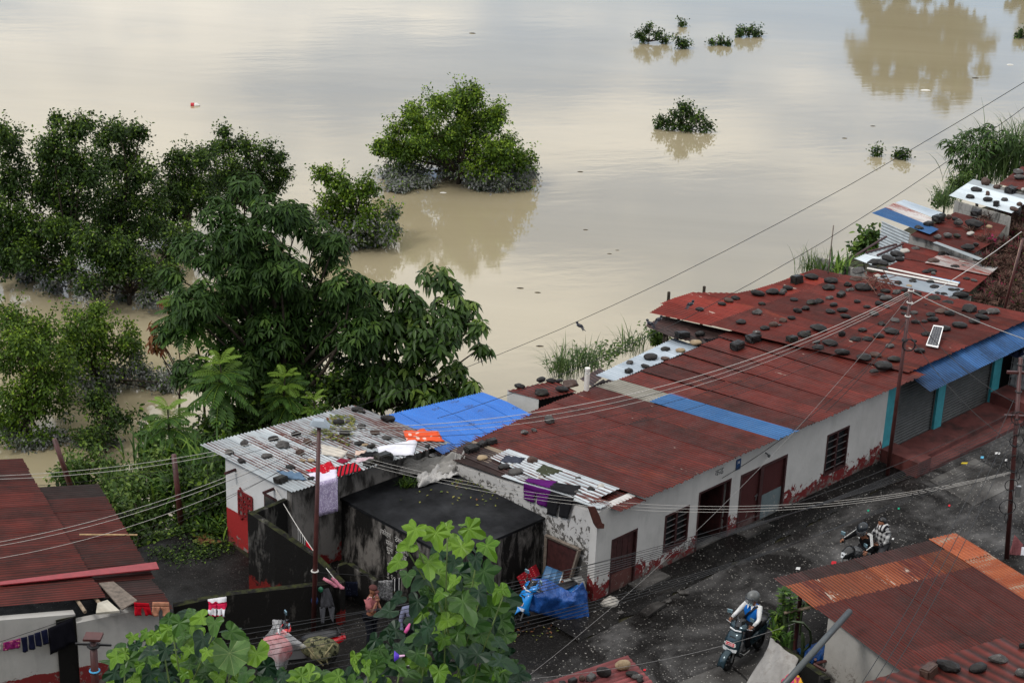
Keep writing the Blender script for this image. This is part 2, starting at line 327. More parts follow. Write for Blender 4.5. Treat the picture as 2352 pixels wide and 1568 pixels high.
MAT['shutter'] = flat('grey_rolling_shutter', (.052, .056, .056), .45, .5, .3, .3, 4)
MAT['wood'] = flat('dark_red_wood', (.040, .012, .012), .6, var=.5, sc=7)
MAT['wood_pale'] = flat('pale_weathered_wood', (.22, .17, .12), .8, var=.4)
MAT['wood_grey'] = flat('grey_wood', (.13, .105, .085), .8, var=.45)
MAT['bamboo'] = flat('bamboo', (.36, .24, .12), .6, var=.3)
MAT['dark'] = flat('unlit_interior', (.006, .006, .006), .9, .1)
MAT['glass'] = flat('dusty_dark_glass', (.02, .022, .024), .15, .5)
MAT['polepaint'] = flat('maroon_pole_paint', (.060, .016, .014), .5, .5, 0, .35, 3)
MAT['wire'] = flat('black_cable', (.012, .012, .013), .5)
MAT['wireg'] = flat('grey_twisted_cable', (.20, .195, .19), .6)
MAT['wirew'] = flat('white_cable', (.52, .50, .47), .5, var=.1)
MAT['steel'] = flat('steel', (.35, .36, .37), .35, .5, .8, .15)
MAT['black'] = flat('black_plastic', (.010, .010, .011), .4, .5)
MAT['rubber'] = flat('tyre_rubber', (.012, .012, .012), .8, .2)
MAT['pvc'] = flat('white_pvc', (.62, .60, .56), .4, var=.1)
MAT['pvcgrey'] = flat('grey_pvc', (.062, .070, .073), .4, var=.15)
MAT['white'] = flat('white_paint', (.75, .75, .74), .5, var=.06)
def cloth(name, c, rough=.9, pat=None, pc=None, sc=20, lim=.55):
    t = MT(name, rough, .1); base = t.ramp(t.noise(t.obj(), 6, 4), (.3, tuple(x*.82 for x in c)), (.7, c))
    if pat == 'noise': base = t.mix(t.ramp(t.noise(t.obj(), sc, 4, .6, .8), (lim, 0), (lim+.03, 1)), base, pc)
    if pat == 'flower': base = t.mix(t.ramp(nd(t.t, 'TexVoronoi', {'Vector': t.obj(), 'Scale': sc}).outputs['Distance'], (lim, 1), (lim+.05, 0)), base, pc)
    if pat and pat.startswith('band'):
        wv = nd(t.t, 'TexWave', {'Vector': t.obj(), 'Scale': sc, 'Distortion': .3}, bands_direction=pat[-1].upper()).outputs['Fac']; base = t.mix(t.math('GREATER_THAN', wv, lim), base, pc)
    if pat == 'plaid':
        a = nd(t.t, 'TexWave', {'Vector': t.obj(), 'Scale': sc}, bands_direction='X').outputs['Fac']; b = nd(t.t, 'TexWave', {'Vector': t.obj(), 'Scale': sc}, bands_direction='Z').outputs['Fac']
        base = t.mix(t.math('MULTIPLY', t.math('ADD', t.math('GREATER_THAN', a, .5), t.math('GREATER_THAN', b, .5)), .5), base, pc)
    t.color(base); t.bump(t.noise(t.obj(), 22, 4), .25, .01); return t.m
def leaf_mat(name, dark, light, young, trans=.35, rough=.45, spec=.4, silt=None):
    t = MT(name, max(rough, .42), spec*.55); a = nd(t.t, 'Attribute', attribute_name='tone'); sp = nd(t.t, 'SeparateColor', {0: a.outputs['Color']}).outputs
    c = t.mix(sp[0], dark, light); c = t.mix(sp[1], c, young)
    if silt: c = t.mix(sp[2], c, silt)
    t.color(c); tr = nd(t.t, 'BsdfTranslucent', {'Color': c}); ms = nd(t.t, 'MixShader', {0: trans, 1: t.b.outputs[0], 2: tr.outputs[0]})
    t.t.links.new(ms.outputs[0], t.t.nodes['Material Output'].inputs[0]); return t.m
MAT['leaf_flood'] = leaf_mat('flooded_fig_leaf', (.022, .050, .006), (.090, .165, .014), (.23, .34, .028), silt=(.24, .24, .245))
MAT['leaf_dark'] = leaf_mat('dim_fig_leaf', (.011, .027, .006), (.042, .084, .012), (.15, .24, .024), silt=(.22, .22, .225))
MAT['leaf_mango'] = leaf_mat('dark_glossy_leaf', (.013, .036, .007), (.046, .094, .017), (.09, .16, .025), .25, .5, .3)
MAT['leaf_broad'] = leaf_mat('broad_glossy_leaf', (.020, .048, .009), (.055, .11, .018), (.15, .23, .04), .28, .32, .5)
MAT['leaf_frond'] = leaf_mat('feather_leaf', (.025, .060, .012), (.060, .13, .022), (.17, .27, .035), .3, .4)
MAT['leaf_reed'] = leaf_mat('reed_leaf', (.030, .058, .016), (.085, .14, .045), (.16, .23, .07), .3, .45)
MAT['leaf_herb'] = leaf_mat('bank_herb_leaf', (.026, .058, .012), (.075, .135, .026), (.15, .22, .04), .3)
MAT['dry'] = leaf_mat('dry_twig', (.040, .022, .018), (.19, .115, .09), (.26, .03, .07), .1, .9, .1)
MAT['bark'] = flat('bark', (.045, .036, .028), .9, .1, 0, .5, 14)
MAT['twig'] = flat('reddish_twig', (.13, .06, .045), .8, .2, 0, .4, 14)
MAT['leaf_red'] = leaf_mat('reddish_new_leaf', (.12, .025, .012), (.20, .09, .02), (.22, .2, .05))
MAT['galvwall'] = flat('galvanised_wall_iron', (.33, .36, .38), .35, .5, 0, .25, 3)
MAT['peel'] = flat('peeling_post_paint', (.38, .24, .18), .7, var=.45, sc=5)
MAT['stem'] = flat('green_stem', (.09, .13, .03), .6, .3, 0, .3)
ZM['u'] = (803.9, 1177.1, .2494); ZM['w'] = (1894.9, 1148.4, .1098); ZM['y'] = (2122.3, 746.5, .3663)
# ------------------------------------------------------------------ water, ground, street
def water_mat():
    t = MT('silty_flood_water', .06, .5); t.b.inputs['IOR'].default_value = 1.68
    p = t.pos(0.0); big = t.noise(t.pos(-.15, (.16, 1, 1)), .11, 8, .62, .8)
    t.color(t.ramp(big, (.3, (.265, .225, .140)), (.7, (.32, .275, .18))))
    rip = t.noise(t.pos(.3, (.55, 1.3, 1)), 1.1, 5, .55, .3); wide = t.noise(t.pos(.25, (.25, 1, 1)), .16, 4, .5)
    t.rough(t.ramp(t.noise(t.pos(.2, (.2, 1, 1)), .07, 5, .6), (.35, .02), (.65, .085)))
    b1 = nd(t.t, 'Bump', {'Height': rip, 'Strength': .07, 'Distance': .05}); b2 = nd(t.t, 'Bump', {'Height': wide, 'Strength': .06, 'Distance': .3, 'Normal': b1.outputs[0]})
    t.t.links.new(b2.outputs[0], t.b.inputs['Normal']); return t.m
wm = G().add([(-700, 8, WATER), (700, 8, WATER), (700, 900, WATER), (-700, 900, WATER)], [(0, 1, 2, 3)]).build('river_water', water_mat()); structure(wm)
def ground_h(s, n):
    edge = float(np.interp(s, (-12, -5, -1, 2, 11, 13, 24, 28), (9.4, 9.2, 8.6, 6.4, 6.2, 8.6, 8.8, 12))) + .4*wob(s*.35)
    t_ = (n-edge)/3.4
    return -.02 if t_ <= 0 else (-7.0 if t_ >= 1 else -.02-6.98*(t_*t_*(3-2*t_)))
def ground_sheet():
    ss = [-400, -120, -60]+[-40+1.5*i for i in range(67)]+[80, 150, 400]; nn = [-400, -150, -60, -30, -12, -4]+[1+.6*i for i in range(29)]+[24, 60, 95]
    g = G()
    P = [W(s, n, ground_h(s, n)+(.05*wob(s*1.3, n*1.1) if n > 8.5 else 0)) for n in nn for s in ss]
    k = len(ss); g.add(P, [(j*k+i, j*k+i+1, (j+1)*k+i+1, (j+1)*k+i) for j in range(len(nn)-1) for i in range(k-1)])
    return structure(g.build('ground', MAT['earth'], None, True))
ground_sheet()
g = G()                                                       # the street: one sheet with a slight crown
g.add([W(s, n, .008+.03*math.cos((n+4)/7)) for s in [-60+4*i for i in range(41)] for n in (-10, -7.5, -5, -2.6, -1.25, -1.15)],
      [(i*6+j+1, i*6+j, (i+1)*6+j, (i+1)*6+j+1) for i in range(40) for j in range(5)]).flip()
structure(g.build('road', MAT['road']))
g = G()
def ap_edge(s): return -1.12+.10*wob(s*1.9)+.05*wob(s*6.1)
k = 96
g.add([W(-1.5+i*.15, n if j else ap_edge(-1.5+i*.15), z) for i in range(k) for j, (n, z) in enumerate(((0, .02), (-1.0, .085), (-.6, .10), (-.16, .12)))],
      [(i*4+j+1, i*4+j, (i+1)*4+j, (i+1)*4+j+1) for i in range(k-1) for j in range(3)]).flip()
structure(g.build('pavement', MAT['apron']))
g = G().add([W(*p, .012) for p in ((-13, -1.6), (-1.2, -1.6), (-1.2, 1.7), (-3.2, 1.7), (-3.2, 5.9), (-5.0, 5.75), (-4.55, 9.3), (-12, 9.6))], [tuple(range(8))])
structure(g.build('yard', MAT['yard']))
# paler concrete slabs of the carriageway, with open joints
def road_slab(pts, z=.05):
    P = [at(x, y, z) for x, y in pts]; c = sum(P)/len(P)
    G().plate([p+(c-p)*.01 for p in P][::-1], (0, 0, -.045)).build('road_slab', MAT['kerb'], road_root)
road_root = bpy.data.objects.new('concrete_paving', None); link(road_root); road_root['kind'] = 'structure'
for q in (((1500, 1590), (1668, 1522), (1760, 1600), (1640, 1640)), ((1672, 1520), (1790, 1476), (1880, 1545), (1764, 1597)), ((2134, 1102), (2240, 1052), (2345, 1108), (2236, 1162))):
    road_slab(q)
# terrace the viewer's plants grow on, well below the picture's lower edge
g = G(); g.plate([(-9, -6, 15.9), (9, -6, 15.9), (9, 6.8, 15.9), (-9, 6.8, 15.9)][::-1], (0, 0, -.5)); structure(g.build('terrace', MAT['earth']))
g = G(); g.grid(lambda u, t_: np.array([-60+120*u, 6.5+15*t_, 15.4-15.6*t_+.4*wob(u*40, t_*7)]), 40, 10); structure(g.build('hillside', MAT['earth'], None, True))
# far bank, seen only as a reflection
g = G(); g.grid(lambda u, t_: np.array([-300+700*u, 158+260*t_-12*u+4*wob(u*20), WATER-.3+6.5*t_+(1.2 if t_ > 0 else 0)]), 60, 4); structure(g.build('far_bank', MAT['earth'], None, True))
MAT['brownB'] = metal_sheet('black_stained_iron', (.02, .012, .012), (.05, .02, .018), rot=math.radians(28), flip=True, scratch=.8, gr=.50)
MAT['orange'] = metal_sheet('orange_rusted_sheet', (.20, .042, .016), (.30, .085, .035), rust=(.34, .28, .21), rust_at=.58, rot=math.radians(-60-90+90), scratch=.8, gr=.82, vdark=.35, rv=.12)
MAT['brownC'] = metal_sheet('brown_stained_iron_strip', (.045, .018, .016), (.085, .03, .027), rot=math.radians(28), scratch=.9, gr=.55)
MAT['redpink'] = metal_sheet('faded_pinkish_iron', (.15, .040, .042), (.22, .062, .064), grime=(.09, .03, .03), scratch=.74, scr=(.4, .3, .3), gr=.75)
# ------------------------------------------------------------------ roof sheets
def sheet(parent, p00, p10, p11, p01, m, nc=11, amp=.013, nseg=1, name='sheet', sag=0.0, jag=0.0):
    p00, p10, p11, p01 = (np.asarray(p, float) for p in (p00, p10, p11, p01)); nu = nc*4
    up = np.cross(p10-p00, p01-p00); up /= np.linalg.norm(up); up = up if up[2] > -.3 else -up; P = []
    for j in range(nseg+1):
        t_ = j/nseg
        for i in range(nu+1):
            u_ = i/nu; q = (p00*(1-u_)+p10*u_)*(1-t_)+(p01*(1-u_)+p11*u_)*t_
            e = (.5-.5*t_)*jag*wob(u_*9+p00[0], p00[1]) if j == 0 else 0
            P.append(q + up*(amp*math.sin(math.pi*i/2) - sag*4*t_*(1-t_)) + (p01-p00)*e)
    F = [(j*(nu+1)+i, j*(nu+1)+i+1, (j+1)*(nu+1)+i+1, (j+1)*(nu+1)+i) for j in range(nseg) for i in range(nu)]
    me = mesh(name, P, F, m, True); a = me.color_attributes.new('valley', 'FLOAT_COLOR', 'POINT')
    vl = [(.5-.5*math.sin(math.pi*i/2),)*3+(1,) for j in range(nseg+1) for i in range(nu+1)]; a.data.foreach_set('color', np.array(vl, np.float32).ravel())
    return obj(name, me, parent)
def interp(xs, ys, x): return float(np.interp(x, xs, ys))
def part_empty(name, parent):
    o = bpy.data.objects.new(name, None); o.empty_display_size = .2; return link(o, parent)
# ---- long white house
H1 = street_root('terrace_house', 'long white plastered house with red painted base under the long red iron roof', 'house')
R1 = dict(z0=2.6, a=-.10, n0=-.3)
def k1(s): return float(np.interp(s, (0, 7, 12.9), (.10, .09, .025)))
def r1(x, y):
    q_ = onp(x, y, **R1)
    for _ in range(5): q_ = onp(x, y, 2.6, -k1(q_[0]), -.3)
    return q_
def zr1(n, s=0.0): return 2.6-k1(s)*(n+.3)
back = sorted([tuple(r1(x, y)[:2]) for x, y in ((1030, 1026), (1256, 929), (1357, 890), (1421, 870), (1550, 820), (1600, 798), (1661, 757))]); bs = [p[0] for p in back]; bn = [p[1] for p in back]
roof1 = part_empty('roof', H1)
ss = [.42+.86*i for i in range(16)]; blue_i = min(range(15), key=lambda i: abs(ss[i]+.43-L(at(1782, 1005, 2.5))[0]))
for i in range(-1, 15):
    s0, s1 = (ss[i], ss[i+1]+.05) if i >= 0 else (.0, ss[0]+.03); zr_ = lambda n, s=s0: zr1(n, max(s, 0)); nb0, nb1 = interp(bs, bn, s0), interp(bs, bn, s1); dz = .007*(i % 2)
    if s0 > 10.4: nb0 = nb1 = min(nb0, 5.6)
    nf = -.53+.05*(hsh(i, 3)-.5)+(.05 if i == 0 else 0); nm = 3.05+.12*(hsh(i, 5)-.5)
    if i == blue_i: nm = interp(bs, bn, s0)*.62+.1
    zf = zr_(nf)+dz-(.08 if i == 0 else 0)
    mf = MAT['red'] if i != blue_i else MAT['bluesheet']; mb = MAT['red'] if i != blue_i else MAT['fibre']
    if i == 0: mb = MAT['palestripe']
    if i == -1: nf, mf, mb, dz = -.18, MAT['galv'], MAT['brown'], -.012
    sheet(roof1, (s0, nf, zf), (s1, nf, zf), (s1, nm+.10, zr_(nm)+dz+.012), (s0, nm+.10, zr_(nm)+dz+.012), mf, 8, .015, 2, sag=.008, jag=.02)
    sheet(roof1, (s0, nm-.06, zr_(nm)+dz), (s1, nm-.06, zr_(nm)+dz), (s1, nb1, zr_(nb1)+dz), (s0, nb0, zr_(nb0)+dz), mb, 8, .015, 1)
# odd sheets laid over the left edge
def quad_on(fn, pts): return [fn(x, y) for x, y in pts]
def over(parent, pts, m, nc, fn, lift=.03, **kw):
    q = [fn(*p)+np.array([0, 0, lift]) for p in pts]; return sheet(parent, q[0], q[1], q[2], q[3], m, nc, **kw)
over(roof1, [v('A', *p) for p in ((1575, 1420), (1805, 1312), (985, 1020), (850, 1085))], MAT['galv'], 7, r1, .06, nseg=2)
over(roof1, [v('A', *p) for p in ((1440, 1360), (1600, 1425), (1720, 1405), (1500, 1310))], MAT['red'], 7, r1, .05)
over(roof1, [v('A', *p) for p in ((1130, 1265), (1290, 1185), (640, 935), (505, 1000))], MAT['brown'], 7, r1, .015)
# walls
def wall_with_holes(parent, name, m, s0, s1, zt, holes, n_out, thick, z0=-.05):
    cuts = sorted({s0, s1} | {h[0] for h in holes} | {h[1] for h in holes}); g_ = G(); ni = n_out+thick
    for a, b in zip(cuts, cuts[1:]):
        hs = sorted((h for h in holes if h[0] <= a+1e-6 and h[1] >= b-1e-6), key=lambda h: h[2]); zz = z0
        for h in hs:
            if h[2] > zz+.01: g_.bx(a, b, n_out, ni, zz, h[2])
            zz = h[3]
        if zt > zz: g_.bx(a, b, n_out, ni, zz, zt)
    return g_.build(name, m, parent)
HO = [(.565, 1.50, .02, 1.60), (2.54, 3.48, .54, 1.58), (3.83, 5.13, .02, 1.80), (5.53, 7.53, .02, 1.75), (9.33, 10.37, .50, 1.76)]
wall_with_holes(H1, 'front_wall', MAT['white_wall'], 0, 12.18, 2.52, HO, -.15, .22)

def gable(parent, s0, s1, n0, n1, za, zb, m, name):
    G().plate([(s0, n0, -.1), (s0, n1, -.1), (s0, n1, zb), (s0, n0, za)], (s1-s0, 0, 0)).build(name, m, parent)
gable(H1, 0, .20, .072, 5.84, 2.46, 1.86, MAT['white_side'], 'side_wall')
G().bx(.21, 12.1, 5.85, 6.0, -.05, 1.80).build('back_wall', MAT['block'], H1)
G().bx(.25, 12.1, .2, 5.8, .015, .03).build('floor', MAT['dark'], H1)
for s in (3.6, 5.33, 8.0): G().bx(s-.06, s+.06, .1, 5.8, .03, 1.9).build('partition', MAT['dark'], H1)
def door_leaf(parent, s0, s1, z0, z1, n=-.08, planks=4, m=None, low=None, name='door'):
    d = G().bx(s0+.05, s1-.05, n, n+.04, z0+.02, z1-.06).build(name, m or MAT['wood'], parent); wdt = (s1-s0-.12)/planks
    for i in range(planks):
        G().bx(s0+.06+i*wdt, s0+.06+(i+1)*wdt-.012, n-.018, n, z0+.04, z1-.08).build('plank', m or MAT['wood'], d)
    if low: G().bx(s0+.055, s1-.055, n-.022, n-.0185, z0+.02, z0+low).build('worn_panel', MAT['wood_worn'], d)
    return d
MAT['wood_worn'] = plaster('rain_worn_wood', (.11, .045, .040), None, .3, under=(.17, .13, .115), amount=.6)
MAT['door_peel'] = plaster('peeling_door_paint', (.060, .016, .016), None, .3, dirt=(.12, .09, .085), under=(.14, .115, .11), amount=.5)
MAT['door_blue'] = plaster('faded_blue_panel', (.13, .165, .175), None, .3, dirt=(.13, .12, .11), under=(.20, .21, .21), amount=.9)
def frame(parent, s0, s1, z0, z1, n=-.165, wd=.05, m=None, sill=True):
    g_ = G().bx(s0, s0+wd, n, n+.12, z0, z1).bx(s1-wd, s1, n, n+.12, z0, z1).bx(s0+wd, s1-wd, n, n+.12, z1-wd, z1)
    if sill: g_.bx(s0+wd, s1-wd, n, n+.12, z0, z0+wd)
    return g_.build('frame', m or MAT['wood'], parent)
d1 = door_leaf(H1, .565, 1.50, .02, 1.60, low=.55); frame(H1, .565, 1.50, .02, 1.60, sill=False)
def shuttered_window(s0, s1, z0, z1):
    w_ = G().bx(s0, s1, -.04, -.02, z0, z1).build('window', MAT['glass'], H1); frame(w_, s0, s1, z0, z1, wd=.055)
    mid = (s0+s1)/2; G().bx(mid-.035, mid+.035, -.15, -.05, z0+.055, z1-.055).build('mullion', MAT['wood'], w_)
    for a, b in ((s0+.06, mid-.04), (mid+.04, s1-.06)):
        for i in range(6):
            zc = z0+.13+(z1-z0-.22)*i/5; G().box(((a+b)/2, -.095, zc), (b-a, .018, (z1-z0)/8), rx=.75).build('slat', MAT['louvre'], w_)
MAT['louvre'] = flat('dusty_louvre', (.030, .024, .024), .35, .5, 0, .4)
shuttered_window(2.54, 3.48, .54, 1.58); shuttered_window(9.33, 10.37, .50, 1.76)
frame(H1, 3.83, 5.13, .02, 1.80, sill=False)
od = G().bx(4.98, 5.03, -.02, .85, .05, 1.74).build('open_door', MAT['wood'], H1)
G().bx(3.95, 5.02, -.06, .12, .012, .075).build('door_step', MAT['kerb'], H1)
dd = G().bx(5.60, 6.40, -.09, -.04, .05, 1.69).build('double_door', MAT['door_peel'], H1); frame(H1, 5.53, 7.53, .02, 1.75, wd=.07, sill=False)
G().bx(6.40, 6.54, -.15, -.03, .02, 1.69).build('centre_post', MAT['wood'], dd); G().bx(6.55, 7.46, -.09, -.04, .80, 1.69).build('upper_leaf', MAT['door_peel'], dd); G().bx(6.55, 7.46, -.10, -.045, .05, .79).build('lower_panel', MAT['door_blue'], dd)
G().tube([(6.34, -.11, .75), (6.34, -.13, .95)], .012, 6).bx(6.30, 6.46, -.115, -.09, .86, .89).build('bolt', MAT['steel'], dd)
for s in (1.6, 5.75): G().bx(s*0+s-.35, s+.75, -.62, -.17, .08, .16).build('door_slab', MAT['kerb'], H1)
sg = G().bx(*[c for c in (atn(*v('e', 374, 240), -.17)[0], atn(*v('e', 400, 240), -.17)[0])], -.172, -.153, atn(*v('e', 387, 268), -.17)[2], atn(*v('e', 387, 208), -.17)[2]).build('number_plate', flat('blue_enamel', (.015, .05, .14), .35), H1)
def text_mesh(name, body, size, m, parent, M, align='CENTER', ext=.002, scale_y=1.0):
    cu = bpy.data.curves.new(name, 'FONT'); cu.body = body; cu.size = size; cu.align_x = align; cu.align_y = 'CENTER'; cu.extrude = ext; cu.resolution_u = 2
    t_ = bpy.data.objects.new(name, cu); COL.objects.link(t_); bpy.context.view_layer.update()
    me = bpy.data.meshes.new_from_object(t_.evaluated_get(bpy.context.evaluated_depsgraph_get())); bpy.data.objects.remove(t_)
    me.materials.clear(); me.materials.append(m); o = obj(name, me, parent); o.matrix_local = M @ Matrix.Diagonal((1, scale_y, 1, 1)); return o
pl = atn(*v('e', 387, 226), -.17); FRONT = lambda p: Matrix.Translation(Vector(p)) @ Matrix.Rotation(math.pi/2, 4, 'X')
text_mesh('numeral', '56', .10, MAT['white'], sg, FRONT((pl[0], -.1745, pl[2])))
q = atn(*v('e', 270, 285), -.15)
MAT['ink'] = flat('worn_black_paint', (.05, .06, .062), .8); MAT['chalk'] = flat('white_lettering', (.40, .39, .37), .9, var=.3)
text_mesh('painted_mark', 'कढ', .26, MAT['ink'], H1, FRONT((q[0], -.1525, q[2])))
q = atn(*v('e', 560, 170), -.2); G().tube([(q[0], -.15, q[2]), (q[0], -.24, q[2]-.03)], .02, 8).ball((q[0], -.27, q[2]-.05), (.09, .09, .09), 8, 6).build('lamp_holder', MAT['pvcgrey'], H1)
q0, q1 = v('d', 925, 545), v('d', 1010, 690)
gut = [atn(*v('d', *p), -.22) for p in ((925, 545), (970, 545), (1000, 610), (1015, 655), (1030, 660), (1028, 690), (985, 690), (965, 660))]
G().plate(gut, (0, -.05, 0)).build('rusty_bracket', flat('rust_iron', (.075, .022, .015), .8, var=.4), H1)
# ---- shop with shutters and the big stone-laden roof
H2 = street_root('shop_house', 'turquoise pillared shop with grey shutters, blue awning and stone laden red roof', 'shop')
R2 = dict(z0=2.66, a=-.022, n0=0.0)
def r2(x, y): return onp(x, y, **R2)
def zr2(n): return 2.66-.022*n
SH2 = .19
roof2 = part_empty('roof', H2)
LB = [v('B', 195, 420), v('B', 320, 325), v('B', 640, 225), v('B', 830, 290), v('B', 870, 270), v('B', 1000, 240), v('B', 1140, 215), v('B', 1470, 95)]
bk = [r2(*p)[:2] for p in LB]; b2s = [p[0]+SH2*p[1] for p in bk]; b2n = [p[1] for p in bk]
s2 = [12.94+.80*i for i in range(9)]; print('roof2 back', [tuple(p.round(2)) for p in bk], 'right', [r2(*p).round(2) for p in (v('B', 1480, 90), v('C', 330, 1070), v('C', 2000, 1390), v('C', 700, 1160), v('C', 1430, 1270), v('C', 1830, 1375))])
re_s = [r2(*p)[0] for p in (v('B', 1480, 90), v('C', 330, 1070), v('C', 700, 1170))]
for i in range(9):
    a, b = s2[i], s2[i]+.84; dz = .007*(i % 2)
    nb = [max(3, interp(b2s, b2n, c)) for c in (a, b)]
    if i == 0: nb = [interp(b2s, b2n, a+.1)]*2
    cut = [-.22, 3.0, 6.1]
    mt = lambda k_: MAT['redbright'] if k_ == 2 and i < 8 else MAT['red']
    for k_ in range(3):
        n0, n1 = cut[k_]-(.08 if k_ else 0), (cut[k_+1]+.05 if k_ < 2 else None)
        z0_ = zr2(n0)+dz-(.012 if k_ else 0)
        if k_ < 2: sheet(roof2, (a-SH2*n0, n0, z0_), (b-SH2*n0, n0, z0_), (b-SH2*n1, n1, zr2(n1)+dz+.010), (a-SH2*n1, n1, zr2(n1)+dz+.010), mt(k_), 8, .015, 1, jag=.02)
        elif min(nb) > n0+.4: sheet(roof2, (a-SH2*n0, n0, z0_), (b-SH2*n0, n0, z0_), (b-SH2*nb[1], nb[1], zr2(nb[1])+dz+(.1 if i == 0 else 0)), (a-SH2*nb[0], nb[0], zr2(nb[0])+dz-(.06 if i == 0 else 0)), mt(k_), 8, .015, 1, jag=0)
# awning
aw = part_empty('awning', H2)
for i in range(9):
    a = 13.13+.87*i; top_n, top_z, lo_n, lo_z = -.02, 2.56, -.92+.012*i, 2.26
    sheet(aw, (a, lo_n, lo_z+.006*(i % 2)), (a+.9, lo_n, lo_z+.006*(i % 2)), (a+.9, top_n, top_z), (a, top_n, top_z), MAT['blueawning'], 8, .015, 1)
PZ = .32
for a, b in ((12.20, 12.72), (14.95, 15.35), (18.10, 18.55)): G().bx(a, b, -.14, .05, PZ-.3, 2.40 if a < 13 else 2.50).build('pillar', MAT['turq'], H2)
for a, b in ((12.76, 14.90), (15.40, 18.05)):
    sh = G().bx(a, b, -.03, -.005, PZ-.25, 2.45).build('shutter', MAT['shutter'], H2)
    for i in range(27):
        zc = PZ-.21+i*.094; G().add([(a, -.03, zc-.044), (b, -.03, zc-.044), (b, -.062, zc-.016), (a, -.062, zc-.016), (b, -.058, zc+.02), (a, -.058, zc+.02), (b, -.03, zc+.044), (a, -.03, zc+.044)],
            [(0, 1, 2, 3), (3, 2, 4, 5), (5, 4, 6, 7)]).build('slat', MAT['shutter'], sh)
    [G().bx(c, c+.05, -.09, -.03, PZ-.25, 2.45).build('guide_rail', MAT['shutter'], sh) for c in (a, b-.05)]
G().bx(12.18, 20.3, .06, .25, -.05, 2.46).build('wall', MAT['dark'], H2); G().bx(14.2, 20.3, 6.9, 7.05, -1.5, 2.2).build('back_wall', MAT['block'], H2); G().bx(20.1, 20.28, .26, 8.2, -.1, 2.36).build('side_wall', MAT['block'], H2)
for n, s in ((9.0, 13.3), (8.6, 14.6), (8.2, 12.9)): G().tube([(s, n, -4.0), (s, n, zr2(n)-.03)], .05, 6).build('stilt', MAT['bark'], H2)
# platform
G().bx(12.14, 12.80, -1.42, -.16, -.02, .50).build('platform_end', MAT['plinth'], H2)
G().plate([(12.81, -1.44, 0), (17.9, -1.50, 0), (17.9, -.065, 0), (12.81, -.065, 0)], (0, 0, .14)).build('platform_step', MAT['plinth'], H2)
G().plate([(12.81, -1.02, .141), (18.4, -1.02, .141), (18.4, -.065, .141), (12.81, -.065, .141)], (0, 0, .13)).build('platform', MAT['plinth'], H2)
G().bx(18.1, 19.3, -1.45, -.15, -.02, .62).build('platform_block', MAT['plinth'], H2)
# brown lean-to roof and pale sheets on the river side
LT = street_root('river_shed', 'low shed behind the long house with dark brown iron and pale blue weathered sheets', 'shed')
lr = part_empty('roof', LT)
def zl(z0, a=-.02, n0=6.0): return lambda x, y: onp(x, y, z0, a, n0)
f1 = zl(2.25)
for pts, m, nc in (([v('B', *p) for p in ((165, 527), (320, 448), (960, 592), (700, 640))], MAT['brown'], 9), ([v('B', *p) for p in ((700, 690), (415, 632), (165, 530), (590, 560))], MAT['brown'], 7)):
    over(lr, pts, m, nc, f1, 0)
f2 = zl(2.05)
P0, P1, P2, P3 = v('A', 1630, 462), (1545, 778), v('B', 600, 712), v('A', 1770, 505)
for i in range(4):
    a, b = i/4, (i+1)/4+.02
    lo = lambda t_: (P0[0]+(P1[0]-P0[0])*t_, P0[1]+(P1[1]-P0[1])*t_); hi = lambda t_: (P3[0]+(P2[0]-P3[0])*t_, P3[1]+(P2[1]-P3[1])*t_)
    over(lr, [lo(a), lo(b), hi(b), hi(a)], MAT['galvclean'], 9, f2, .006*(i % 2))
over(lr, [v('A', *p) for p in ((1510, 487), (1660, 408), (1720, 440), (1600, 545))], MAT['brown'], 7, zl(1.8), 0)
q = L(at(1640, 800, 1.5)); G().bx(8.2, 13.0, 6.5, 6.62, -2.5, 1.5).build('wall', MAT['block'], LT)
for p in (v('B', 365, 440), v('B', 345, 640), v('B', 330, 600)): c = onp(*p, 2.1); G().tube([(c[0], c[1], -3.9), (c[0], c[1], 2.15)], .045, 6).build('post', MAT['bark'], LT)
MAT['hutwall'] = plaster('hut_white_plaster', (.5, .5, .49), None, .1, amount=.6)
over(lr, [(1362, 884), (1432, 905), (1735, 800), (1640, 760)], MAT['brown'], 12, zl(1.62), -.04)
over(lr, [(1262, 944), (1330, 962), (1440, 890), (1385, 868)], MAT['brown'], 8, zl(1.45), -.04)
# ---- small hut on the river side
HU = street_root('hut', 'small white hut with rusty roof weighed down by stones beside white vent pipe', 'hut')
fh = zl(2.0, -.05, 7)
hp = [v('A', *p) for p in ((1225, 642), (1490, 582), (1330, 500), (975, 575))]
over(part_empty('roof', HU), hp, MAT['red'], 10, fh, .0)
ins = np.array([0, .10, 0]); c0, c1, c2 = fh(*v('A', 1005, 578))+ins, fh(*v('A', 1228, 640))+ins, fh(*v('A', 1486, 582))+np.array([-.08, 0, 0])
G().plate([(c0[0], c0[1], -.3), (c1[0], c1[1], -.3), (c1[0], c1[1], c1[2]-.03), (c0[0], c0[1], c0[2]-.03)], (.05, .1, 0)).build('wall', MAT['hutwall'], HU)
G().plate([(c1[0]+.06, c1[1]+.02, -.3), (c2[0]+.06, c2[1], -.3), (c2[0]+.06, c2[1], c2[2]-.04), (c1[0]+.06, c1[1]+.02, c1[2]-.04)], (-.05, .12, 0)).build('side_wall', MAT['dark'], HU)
base = r1(*v('A', 1560, 572)); G().tube([W(*base[:2], 1.0), W(*base[:2], 2.55)], .075, 12).tube([W(*base[:2], 2.58), W(*base[:2], 2.66)], .07, 12).tube([W(*base[:2], 2.66), W(*base[:2], 2.72)], .08, 12).top('vent_pipe', MAT['pvc'], 'white plastic vent pipe standing up behind the red roof beside the stone covered hut', 'pipe')
